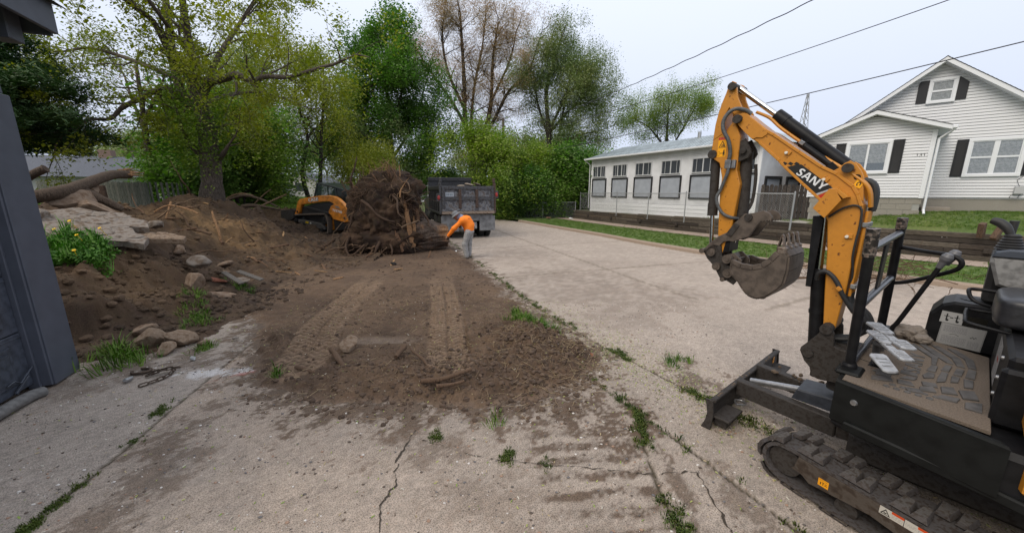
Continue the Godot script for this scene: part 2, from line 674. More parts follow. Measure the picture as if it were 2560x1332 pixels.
func conc_h(x: float, f: float) -> float:
	var p := Vector2(x, f)
	var h := 0.002 * nz2.get_noise_2d(x * 200.0, f * 200.0)
	var w := 0.012 * nz.get_noise_2d(x * 500.0, f * 500.0)
	for i in 4:
		var d := 1.0
		match i:
			0: d = absf(f_gut.at(x, f))
			1: d = absf(f_old.at(x, f)) if x < -2.6 and f < 5.2 else 1.0
			2: d = pathd(p, joints[2]) if x > 0.2 and f < 5.2 else 1.0
			3: d = pathd(p, joints[3]) if x > 0.9 and x < 1.4 and f < 3.3 else 1.0
		if d < 0.08:
			h -= 0.016 * exp(-pow((d + w) / 0.014, 2.0))
	return h

func conc_col(x: float, f: float, h: float) -> Color:
	var p := Vector2(x, f)
	var n1 := nz2.get_noise_2d(x * 60.0 + 31.0, f * 60.0)
	var n2 := nz2.get_noise_2d(x * 330.0, f * 330.0 + 77.0)
	var n3 := nz2.get_noise_2d(x * 1400.0, f * 1400.0)
	var ns := nz2.get_noise_2d(x * 150.0 + 500.0, f * 150.0)
	var d := f_gut.at(p.x, p.y)
	# street slab on the far side of the gutter joint is a warmer, lighter concrete
	var c := Color(0.385, 0.345, 0.308).lerp(Color(0.44, 0.393, 0.35), sstep(-0.03, 0.03, d))
	# driveway left of the old joint is greyer
	if d < 0.0:
		var dl := f_old.at(p.x, p.y)
		if dl > 0.0:
			c = Color(0.375, 0.342, 0.31)
		else:
			c = c.lerp(Color(0.42, 0.36, 0.305), clampf(0.5 - x * 0.25, 0.0, 1.0) * clampf(0.7 + n1, 0.0, 1.0))
	c = c * (1.0 + 0.12 * n1 + 0.16 * n2 + 0.30 * n3 + (rng.randfn() * 0.075 if f < 5.5 else 0.0))
	var soil := Color(0.13, 0.094, 0.068)
	# dirt trodden and tracked over the slab
	var k := 0.0
	for s in stains:
		var e: float = pow((x - s[0]) / s[2], 2.0) + pow((f - s[1]) / s[3], 2.0)
		if e < 4.0:
			k = maxf(k, s[4] * clampf((0.75 - e * 0.8 + 2.2 * n2 + 1.2 * ns + 1.8 * n3 + rng.randfn() * 0.15) * 1.6, 0.0, 1.0))
	# bars left by the excavator's tracks
	var q := Vector2(x - 0.62, f - 2.5).rotated(-0.12)
	if absf(q.x) < 0.5 and q.y > -0.62 and q.y < 0.85:
		var bar := sin(q.y * TAU / 0.165 + 0.5 * sin(q.x * 7.0) + 2.5 * n2)
		k = maxf(k, clampf((bar + 0.15) * 2.2, 0.0, 1.0) * clampf(0.8 + 2.0 * n2 + 1.6 * n3 + rng.randfn() * 0.12, 0.0, 0.95) * sstep(0.5, 0.40, absf(q.x) + 0.1 * n2))
	# around the heap everything is dusted
	var pe := maxf(-1.0, -f_dirt.at(x, f)) if f < 17.0 and x < 2.6 else 9.0
	if pe < 1.2:
		k = maxf(k, clampf((0.9 - pe / 0.36 + 2.0 * n2 + 1.0 * ns + 1.6 * n3 + (rng.randfn() * 0.12 if f < 7.0 else 0.0)) * 1.4, 0.0, 1.0) * 0.95)
	c = c.lerp(soil * (0.85 + 0.5 * n2 + 0.4 * n3), k)
	# earth in the joints
	if h < -0.004:
		c = c.lerp(Color(0.07, 0.055, 0.035), clampf((-h - 0.004) / 0.007, 0.0, 1.0))
	# white chalk and a trace of red marking paint
	var ch := exp(-(pow((x + 3.55) / 0.42, 2.0) + pow((f - 3.97 - 0.1 * (x + 3.55)) / 0.11, 2.0)))
	if ch > 0.05:
		c = c.lerp(Color(0.62, 0.63, 0.65), clampf(ch * 1.7 + 2.2 * n2 + 1.6 * n3 - 0.55, 0.0, 0.95))
	var rd := exp(-(pow((x + 3.12) / 0.24, 2.0) + pow((f - 3.93 - 0.55 * (x + 3.12)) / 0.05, 2.0)))
	if rd > 0.1:
		c = c.lerp(Color(0.38, 0.12, 0.09), clampf(rd * 0.9 + 2.0 * n2 - 0.4, 0.0, 0.6))
	return c

func poly_dist(q: PackedVector2Array, p: Vector2) -> float:
	if Geometry2D.is_point_in_polygon(p, q):
		return -1.0
	var d := 1e9
	for i in q.size():
		d = minf(d, segd(p, q[i], q[(i + 1) % q.size()]))
	return d

var trk_r := PackedVector2Array()
var trk_l := PackedVector2Array()
var trk_m := PackedVector2Array()

# distance along and across a wheel track
func track_uv(q: PackedVector2Array, p: Vector2) -> Vector2:
	var best := Vector2(0, 1e9)
	var acc := 0.0
	for i in q.size() - 1:
		var e := q[i + 1] - q[i]
		var L := e.length()
		var t := clampf((p - q[i]).dot(e) / (L * L), 0.0, 1.0)
		var d := p.distance_to(q[i] + e * t)
		if d < absf(best.y):
			best = Vector2(acc + t * L, d * signf(e.cross(p - q[i])))
		acc += L
	return best

func tread(q: PackedVector2Array, p: Vector2, half: float, pitch: float, ph: float) -> float:
	if p.y < 3.6 or p.y > 10.4 or p.x < -4.0 or p.x > -0.3: return -1.0
	var uv := track_uv(q, p)
	var a := absf(uv.y)
	if a > half:
		return -1.0
	var zig := 0.26 * pitch * sin(uv.y * TAU / 0.13)
	var s := sin((uv.x + zig) * TAU / pitch + ph)
	var r := sstep(-0.45, 0.05, s)
	if a < 0.02: r *= 0.2
	return r * sstep(half, half - 0.05, a)

func dirt_h(x: float, f: float) -> float:
	var p := Vector2(x, f)
	var d := f_dirt.at(x, f)
	var n := nz2.get_noise_2d(x * 90.0, f * 90.0)
	var n2 := nz2.get_noise_2d(x * 400.0 + 9.0, f * 400.0)
	var n3 := nz2.get_noise_2d(x * 1600.0, f * 1600.0 + 5.0)
	var e := d + 0.28 * n + 0.10 * n2
	var edge := sstep(-0.02, 0.28, e)
	var h := -0.012 + 0.034 * edge
	if e > 0.0:
		# heap pushed up at the front, and the heap with the torn turf on the right
		var berm := 0.11 * exp(-(pow((x + 0.95) / 1.25, 2.0) + pow((f - 3.75 - 0.12 * absf(x + 0.9)) / 0.32, 2.0)))
		var heap := 0.20 * exp(-(pow((x - 0.25) / 0.75, 2.0) + pow((f - 4.75) / 0.75, 2.0)))
		var lump := 0.09 * exp(-(pow((x + 3.3) / 0.35, 2.0) + pow((f - 4.75) / 0.4, 2.0))) + 0.06 * exp(-(pow((x + 1.75) / 0.3, 2.0) + pow((f - 6.2) / 0.5, 2.0)))
		# a strip of slab scraped bare behind the heap
		var bare := exp(-(pow((x + 1.85) / 0.5, 4.0) + pow((f - 4.86) / 0.13, 4.0)))
		var rough := 0.016 + 0.36 * (berm + heap) + 0.2 * lump
		var cl := 0.5 * (1.0 + nz3.get_noise_2d(x * 900.0, f * 900.0))
		h += edge * (berm + heap + lump + rough * (n2 * 1.3 + n3 * 0.9) + (0.03 * n + 0.012) * (1.0 - sstep(9.0, 12.0, f) * 0.5) + (berm + heap) * 0.22 * (cl - 0.5))
		h += edge * sstep(8.5, 13.0, f) * 0.05
		var tr := maxf(tread(trk_r, p, 0.29, 0.105, 0.0), tread(trk_l, p, 0.33, 0.115, 1.0))
		var wd := 0.02 * n2
		if tr >= 0.0:
			var fade := sstep(9.5, 7.0, f) * sstep(4.15, 4.6, f + 0.25 * n)
			h = lerpf(h, 0.012 + 0.042 * tr + wd * 0.3 + 0.004 * n3, 0.92 * fade * edge * clampf(1.05 + 2.2 * nz2.get_noise_2d(x * 110.0 + 70.0, f * 110.0), 0.25, 1.0))
		var tm := tread(trk_m, p, 0.3, 0.13, 0.4)
		if tm >= 0.0:
			h = lerpf(h, 0.02 + 0.02 * tm, 0.6 * edge * clampf(0.8 + 2.0 * n, 0.0, 1.0))
		h = lerpf(h, 0.003, bare * 0.9)
	return h

func dirt_col(x: float, f: float, h: float) -> Color:
	var n := nz2.get_noise_2d(x * 60.0 + 300.0, f * 60.0)
	var n2 := nz2.get_noise_2d(x * 500.0 + 60.0, f * 500.0)
	var c := Color(0.150, 0.096, 0.060).lerp(Color(0.088, 0.055, 0.035), clampf(0.4 + 1.2 * n, 0.0, 1.0))
	# raised bars of the track prints are coloured paler than the gaps
	var p := Vector2(x, f)
	var tr := maxf(tread(trk_r, p, 0.29, 0.105, 0.0), tread(trk_l, p, 0.33, 0.115, 1.0))
	if tr > 0.0:
		c = c.lerp(Color(0.27, 0.185, 0.122), 0.75 * tr * sstep(9.5, 7.5, f))
	var fr := sstep(0.03, 0.0, h)
	c = c.lerp(Color(0.20, 0.14, 0.10), fr * 0.7)
	var bare := exp(-(pow((x + 1.85) / 0.5, 4.0) + pow((f - 4.86) / 0.13, 4.0)))
	c = c.lerp(Color(0.20, 0.15, 0.115), bare * 0.8)
	return c * (1.0 + 0.35 * n2)

func make_ground() -> void:
	gut = P2([-4.6, 21.5, -2.77, 15.7, -0.93, 10.46, 0.38, 6.62, 1.15, 4.9, 1.49, 4.29, 2.0, 3.38, 2.6, 2.3, 3.3, 1.0, 4.0, -0.6])
	curb = P2([-1.0, 27.5, 0.4, 25.2, 1.28, 23.4, 2.7, 20.2, 4.14, 17.15, 5.2, 14.4, 6.3, 12.2, 8.0, 10.0, 9.94, 7.5, 12.5, 4.5, 16, 1.0])
	wallf = P2([1.9, 33.0, 4.4, 27.0, 6.3, 22.6, 8.4, 18.3, 11.0, 13.9, 12.29, 11.5, 13.4, 10.1, 16.5, 6.5, 20.0, 3.0])
	joints = [gut, P2([-3.02, 0.9, -3.1, 2.0, -3.2, 2.6, -3.36, 3.3, -3.5, 4.0, -3.75, 5.2]), P2([0.4, 5.0, 0.81, 4.09, 1.03, 3.55, 1.21, 3.2, 1.47, 2.67, 1.9, 1.7, 2.4, 0.6]), P2([1.21, 3.2, 1.1, 2.65, 1.06, 2.25, 1.08, 1.4])]
	cracks = [P2([-0.8, 1.5, -0.83, 1.91, -0.9, 2.12, -0.85, 2.26, -0.92, 2.57, -0.86, 2.9]), P2([-0.75, 2.78, -0.57, 2.69, -0.28, 2.57, 0.01, 2.52, 0.36, 2.47, 0.61, 2.45, 0.98, 2.39, 1.45, 2.41]), P2([1.45, 1.4, 1.38, 1.9, 1.40, 2.4])]
	stains = [[-2.95, 3.0, 0.22, 0.5, 0.75], [-2.65, 2.3, 0.26, 0.5, 0.65], [-0.75, 2.75, 0.5, 0.25, 0.6], [0.9, 3.2, 0.45, 0.5, 1.0], [1.22, 2.3, 0.07, 0.5, 0.8], [-0.2, 2.2, 0.5, 0.25, 0.4], [-4.5, 4.2, 1.0, 0.5, 0.7], [-5.0, 3.6, 0.6, 0.35, 0.55], [2.1, 3.9, 0.3, 0.4, 0.8], [1.7, 5.9, 0.9, 0.7, 0.34], [1.9, 7.5, 1.5, 1.4, 0.42], [2.9, 7.2, 0.9, 1.1, 0.42], [1.3, 9.0, 1.4, 1.0, 0.4], [0.3, 12.0, 1.2, 1.6, 0.34], [3.0, 10.5, 1.5, 0.6, 0.25], [1.55, 2.0, 0.12, 0.6, 0.6], [0.5, 1.9, 0.7, 0.3, 0.35]]
	dirt_poly = P2([-3.55, 4.6, -3.2, 4.15, -2.9, 3.85, -2.45, 3.45, -1.75, 3.25, -0.9, 3.22, -0.2, 3.3, 0.35, 3.2, 0.75, 3.7, 1.02, 4.4, 0.75, 5.0, 0.25, 6.3, -0.5, 8.6, -1.1, 10.4, -2.0, 13.0, -2.9, 15.4, -6.4, 16.2, -6.2, 12.5, -6.0, 9.6, -5.7, 7.8, -5.2, 6.7, -4.7, 6.1, -4.2, 5.6])
	trk_r = P2([-0.70, 3.9, -0.86, 4.5, -0.99, 5.23, -1.24, 6.56, -1.62, 8.13, -1.9, 10.0])
	trk_l = P2([-2.55, 4.0, -2.7, 4.6, -2.93, 5.3, -3.06, 6.13, -3.15, 7.16, -3.34, 8.72, -3.5, 9.6])
	trk_m = P2([-1.62, 5.15, -1.85, 5.6, -1.98, 6.0, -1.7, 7.2])
	yard_pts = [-5.28, 0.0, 4.13, -5.765, 0.02, 4.55, -6.1, 0.75, 4.95, -6.4, 1.15, 5.3, -7.0, 1.3, 5.9, -7.77, 1.5, 6.6, -8.83, 1.85, 7.6, -9.9, 1.95, 8.6,
		-4.92, 0.0, 4.41, -5.42, 0.02, 4.9, -6.0, 0.5, 5.6, -6.6, 1.15, 6.3, -7.5, 1.22, 7.2, -8.87, 1.5, 8.6, -11.2, 1.6, 11.0,
		-4.52, 0.0, 4.65, -5.0, -0.03, 5.2, -5.8, 0.45, 6.2, -6.7, 0.8, 7.3, -8.0, 1.12, 8.8, -9.25, 1.51, 10.3, -10.4, 1.75, 11.8,
		-4.62, 0.0, 5.56, -5.37, 0.15, 6.6, -6.13, 0.35, 7.6, -7.03, 0.53, 8.8, -8.48, 1.13, 10.8, -9.76, 1.72, 12.6,
		-5.2, -0.02, 7.3, -5.6, 0.15, 7.9, -6.26, 0.4, 8.8, -7.39, 0.62, 10.5, -8.49, 1.14, 12.2, -9.67, 1.45, 14.0,
		-5.5, 0.0, 9.15, -5.7, 0.1, 9.9, -6.53, 0.36, 11.0, -7.65, 0.42, 13.0, -9.06, 0.75, 15.4, -8.0, 0.42, 14.6, -9.3, 0.62, 14.4, -10.0, 0.95, 15.6, -8.6, 0.45, 13.6,
		-5.8, 0.02, 11.5, -6.67, 0.3, 13.5, -7.2, 0.35, 15.0, -7.85, 0.6, 16.5, -5.0, 0.03, 16.5, -4.6, 0.0, 13.0, -4.2, 0.0, 9.5, -3.9, 0.0, 6.5, -4.6, 0.0, 7.0, -4.9, 0.0, 8.2,
		-12.5, 1.4, 9.0, -13.0, 1.4, 13.0, -12.0, 1.45, 16.5, -10.0, 1.4, 17.0, -9.5, 1.3, 6.0, -8.2, 1.25, 5.0, -10.5, 1.3, 4.6, -7.3, 1.1, 4.7, -6.6, 0.6, 4.35, -6.2, 0.0, 4.1]

	fill(f_gut, -14.0, 20.0, -8.0, 34.0, 0.25, 0)
	fill(f_curb, -41.0, 41.0, -8.0, 75.0, 0.5, 1)
	fill(f_wall, -41.0, 41.0, -8.0, 75.0, 0.5, 2)
	fill(f_old, -7.0, 5.0, 0.0, 7.5, 0.25, 3)
	fill(f_dirt, -7.5, 2.8, 2.0, 17.6, 0.1, 4)
	# land sheet, out to the horizon
	var soilm := mat("grassy_soil", Color(1, 1, 1), 1.0, "soil", 0.4)
	var grass_c := func(x: float, f: float, h: float) -> Color:
		var n := nz2.get_noise_2d(x * 12.0, f * 12.0)
		var n2 := nz2.get_noise_2d(x * 220.0, f * 220.0)
		var g := Color(0.09, 0.15, 0.026).lerp(Color(0.135, 0.165, 0.04), clampf(0.5 + n + n2, 0.0, 1.0))
		if x < 0.0:
			g = g.lerp(Color(0.13, 0.115, 0.055), clampf(0.35 + n2 * 1.5, 0.0, 0.8))
		# gravel strip in front of the long white building
		var d := f_wall.at(x, f)
		if d > 0.0 and d < 3.2 and f > 14.5 and f < 30.0 and x > 0.0:
			g = g.lerp(Color(0.30, 0.28, 0.25) * (1.0 + n2), clampf(0.75 + n2 * 2.0, 0.0, 1.0))
		return g * (1.0 + 0.35 * n2)
	var keep_land := func(x: float, f: float) -> bool:
		return not (x > -12.6 and x < 3.0 and f > 1.2 and f < 16.8 and (x < -4.5 or f_gut.at(x, f) < -0.4))
	build("ground", sheet(-40.0, 40.0, -6.0, 74.0, 0.4, func(x, f): return base_h(x, f), grass_c, keep_land), soilm, null, "structure")
	var far := MB.new()
	far.col = Color(0.10, 0.12, 0.035)
	for q in [[-700.0, -40.0, -200.0, 700.0, 1.29], [40.0, 700.0, -200.0, 700.0, 0.9], [-40.0, 40.0, 74.0, 700.0, 0.6], [-40.0, 40.0, -200.0, -6.0, -0.07]]:
		far.quad(P(q[0], q[4], q[2]), P(q[1], q[4], q[2]), P(q[1], q[4], q[3]), P(q[0], q[4], q[3]), Vector3.UP)
	build("terrain", far, soilm, null, "structure")

	# concrete of driveway and street
	var conc := mat("concrete", Color(1.12, 1.12, 1.12), 0.92, "concrete", 0.62, 0.0, 0.5)
	conc.uv1_world_triplanar = true
	var keep_near := func(x: float, f: float) -> bool:
		return x > pit_edge(f) + 0.12 * nz2.get_noise_2d(x * 200.0, f * 200.0) and poly_dist_in(Vector2(x, f)) < 0.5
	build("driveway", sheet(-6.0, 4.6, 0.9, 6.9, 0.022, func(x, f): return conc_h(x, f), func(x, f, h): return conc_col(x, f, h), keep_near), conc, null, "structure")
	var keep_far := func(x: float, f: float) -> bool:
		var p := Vector2(x, f)
		return f_curb.at(p.x, p.y) < 0.05 and (f_gut.at(p.x, p.y) > -0.6 or (f < 11.0 and x > -5.1 - 0.16 * maxf(0.0, f - 7.0))) and (f > 6.85 or x > 4.5 or f < 0.95)
	build("street", sheet(-9.0, 15.0, 0.0, 33.0, 0.08, func(x, f): return 0.0, func(x, f, h): return street_col(x, f), keep_far), conc, null, "structure")

	# cracks in the slab, packed with earth
	var cr := MB.new()
	for q in cracks:
		var L := 0.0
		for i in q.size() - 1: L += q[i].distance_to(q[i + 1])
		var last := []
		for k in int(L / 0.02) + 1:
			var p := along_path(q, 0, k * 0.02)
			p += Vector2(nz2.get_noise_2d(p.x * 900.0, p.y * 900.0), nz2.get_noise_2d(p.y * 900.0, p.x * 900.0)) * 0.035
			var w := maxf(0.0015, 0.0055 + 0.012 * nz2.get_noise_2d(p.x * 500.0 + 9.0, p.y * 500.0))
			var now := [P(p.x - w, 0.0055, p.y + w * 0.5), P(p.x + w, 0.0055, p.y - w * 0.5)]
			if last: cr.quad(last[0], last[1], now[1], now[0], Vector3.UP)
			last = now
	build("crack", cr, mat("crack_earth", Color(0.045, 0.035, 0.025), 1.0), null, "structure")
	# bare earth
	var dirtm := mat("dirt", Color(1.05, 1.05, 1.05), 1.0, "soil", 1.3, 0.0, 0.8)
	dirtm.uv1_world_triplanar = true
	build("dirt", sheet(-6.2, 1.5, 2.8, 7.8, 0.02, func(x, f): return dirt_h(x, f), func(x, f, h): return dirt_col(x, f, h), func(x, f): return poly_dist_in2(Vector2(x, f)) < 0.32), dirtm, null, "structure")
	build("dirt", sheet(-6.8, 0.9, 7.8, 16.8, 0.045, func(x, f): return dirt_h(x, f), func(x, f, h): return dirt_col(x, f, h), func(x, f): return poly_dist_in2(Vector2(x, f)) < 0.32), dirtm, null, "structure")
	build("soil_bank", sheet(-13.2, -4.1, 3.9, 17.2, 0.04, func(x, f): return yard_h(x, f) - 0.015, func(x, f, h): return yard_col(x, f, h)), dirtm, null, "structure")

	# the strip of ground right behind the timber wall
	var strip := MB.new()
	for i in wallf.size() - 1:
		for k in 6:
			var a := wallf[i].lerp(wallf[i + 1], k / 6.0)
			var b := wallf[i].lerp(wallf[i + 1], (k + 1) / 6.0)
			var n := (b - a).orthogonal().normalized()
			if n.x < 0: n = -n
			var q := []
			for e in [[a, 0.17], [b, 0.17], [b, 1.35], [a, 1.35]]:
				var w: Vector2 = e[0] + n * e[1]
				q.append(P(w.x, (base_h(w.x, w.y) if e[1] > 1.0 else lerpf(0.715, 0.87, sstep(26.0, 12.0, w.y))) - (0.02 if e[1] > 1.0 else 0.0), w.y))
			strip.col = grass_c.call(a.x + n.x * 0.6, a.y + n.y * 0.6, 0.0)
			strip.quad(q[0], q[1], q[2], q[3], Vector3.UP)
	build("ground", strip, soilm, null, "structure")
	# grass verge, kerb, pavement
	var kerb := MB.new()
	var kerbm := mat("kerb_concrete", Color(0.40, 0.33, 0.27), 0.9, "concrete", 0.8)
	var walk := MB.new()
	for i in range(1, curb.size() - 1):
		var d0 := (curb[i] - curb[i - 1]).normalized() + (curb[i + 1] - curb[i]).normalized()
		var d1 := (curb[i + 1] - curb[i]).normalized() + (curb[mini(i + 2, curb.size() - 1)] - curb[i + 1]).normalized()
		var n0 := Vector2(-d0.y, d0.x).normalized()
		var n1 := Vector2(-d1.y, d1.x).normalized()
		var ring := []
		for e in [[curb[i], n0], [curb[i + 1], n1]]:
			var r := []
			for s in [[0.0, -0.02], [0.02, 0.09], [0.06, 0.125], [0.17, 0.13], [0.19, 0.0]]:
				var q: Vector2 = e[0] + e[1] * s[0]
				r.append(P(q.x, s[1], q.y))
			ring.append(r)
		var out := Vector3(-n0.x, 1.0, n0.y)
		for k in 4:
			kerb.quad(ring[0][k], ring[1][k], ring[1][k + 1], ring[0][k + 1], out if k < 3 else -out)
	build("kerb", kerb, kerbm, null, "structure")
	for i in wallf.size() - 1:
		var seg := int(ceil(wallf[i].distance_to(wallf[i + 1]) / 1.5))
		for k in seg:
			var a := wallf[i].lerp(wallf[i + 1], (k + 0.006) / seg)
			var b := wallf[i].lerp(wallf[i + 1], (k + 0.994) / seg)
			var n := (b - a).orthogonal().normalized()
			if n.x > 0: n = -n
			var q := [a + n * 0.12, b + n * 0.12, b + n * 1.3, a + n * 1.3]
			walk.col = Color(0.43, 0.36, 0.31) * (0.93 + 0.1 * rng.randf())
			walk.quad(P(q[0].x, 0.145, q[0].y), P(q[1].x, 0.145, q[1].y), P(q[2].x, 0.145, q[2].y), P(q[3].x, 0.145, q[3].y), Vector3.UP)
	build("pavement", walk, conc, null, "structure")
	var verge_c := func(x: float, f: float, h: float) -> Color:
		var n2 := nz2.get_noise_2d(x * 300.0, f * 300.0)
		return Color(0.085, 0.15, 0.025).lerp(Color(0.13, 0.18, 0.04), clampf(0.5 + n2, 0.0, 1.0)) * (1.0 + 0.5 * n2)
	build("verge", sheet(0.0, 16.4, 0.4, 30.0, 0.1, func(x, f): return 0.125 + 0.02 * nz2.get_noise_2d(x * 300.0, f * 300.0), verge_c, func(x, f): return f_curb.at(x, f) > 0.12 and f_wall.at(x, f) < 0.2), soilm, null, "structure")
	# a far road seen between the trunks on the left
	var rd := MB.new()
	rd.col = Color(0.52, 0.49, 0.46)
	rd.quad(P(-75, 1.42, 41), P(-15, 1.42, 41), P(-18, 1.42, 52), P(-75, 1.42, 52), Vector3.UP)
	build("road", rd, mat("far_road", Color.WHITE, 0.9), null, "structure")
	make_grass()

func street_col(x: float, f: float) -> Color:
	var c := conc_col(x, f, 0.0)
	# slab joints across and along the street
	var d := f_gut.at(x, f)
	if d > 0.2:
		var al := absf(d - 3.1)
		if al < 0.05: c = c.lerp(Color(0.17, 0.14, 0.1), 0.55)
		var u := track_uv(gut, Vector2(x, f)).x
		var m := fposmod(u + 0.4, 4.6)
		if m < 0.09: c = c.lerp(Color(0.17, 0.14, 0.1), 0.5)
	return c

func poly_dist_in(p: Vector2) -> float:       # how far inside the dirt (0 when outside)
	return maxf(0.0, f_dirt.at(p.x, p.y)) if p.y < 17.0 and p.x < 2.6 else 0.0

func poly_dist_in2(p: Vector2) -> float:
	return -f_dirt.at(p.x, p.y)

# blades of grass as copies of one tuft
func tuft_mesh(n: int, h: float, spread: float, rg: RandomNumberGenerator, broad := 0.006) -> ArrayMesh:
	var mb := MB.new()
	for i in n:
		var a := rg.randf() * TAU
		var b := Vector3(cos(a), 0, sin(a)) * rg.randf() * spread
		var hh := h * rg.randf_range(0.5, 1.0)
		var lean := Vector3(cos(a + rg.randfn() * 0.6), 0, sin(a + rg.randfn() * 0.6)) * hh * rg.randf_range(0.15, 0.8)
		var side := Vector3(-sin(a), 0, cos(a)) * broad
		mb.col = Color(0.8, 0.8, 0.8).lerp(Color(1.25, 1.2, 1.0), rg.randf())
		var m := b + lean * 0.4 + Vector3.UP * hh * 0.62
		var t := b + lean + Vector3.UP * hh * rg.randf_range(0.75, 1.0)
		var nn := Vector3(lean.x, hh, lean.z).normalized()
		mb.tri(b - side, b + side, m + side * 0.8, nn, nn, nn)
		mb.tri(b - side, m + side * 0.8, m - side * 0.8, nn, nn, nn)
		mb.tri(m - side * 0.8, m + side * 0.8, t, nn, nn, nn)
	return mb.mesh()

func leafm(key: String, c: Color, back := 0.5) -> StandardMaterial3D:
	if mats.has(key): return mats[key]
	var m := StandardMaterial3D.new()
	m.resource_name = key
	m.albedo_color = c.linear_to_srgb()
	m.vertex_color_use_as_albedo = true
	m.roughness = 0.65
	m.cull_mode = BaseMaterial3D.CULL_DISABLED
	m.backlight_enabled = back > 0.0
	m.backlight = (c * (back / maxf(c.r, maxf(c.g, c.b)))).linear_to_srgb()
	mats[key] = m
	return m

func scatter(nm: String, mesh: Mesh, mt: Material, xf: Array, cols: Array, parent: Node = null) -> MultiMeshInstance3D:
	var mm := MultiMesh.new()
	mm.transform_format = MultiMesh.TRANSFORM_3D
	mm.use_colors = cols.size() > 0
	mm.mesh = mesh
	mm.instance_count = xf.size()
	for i in xf.size():
		mm.set_instance_transform(i, xf[i])
		if cols.size() > 0:
			mm.set_instance_color(i, cols[i])
	var o := MultiMeshInstance3D.new()
	o.multimesh = mm
	o.material_override = mt
	if parent == null:
		o.name = numbered(nm)
		add_child(o)
	else:
		o.name = nm
		parent.add_child(o, true)
	o.set_meta("kind", "stuff")
	return o

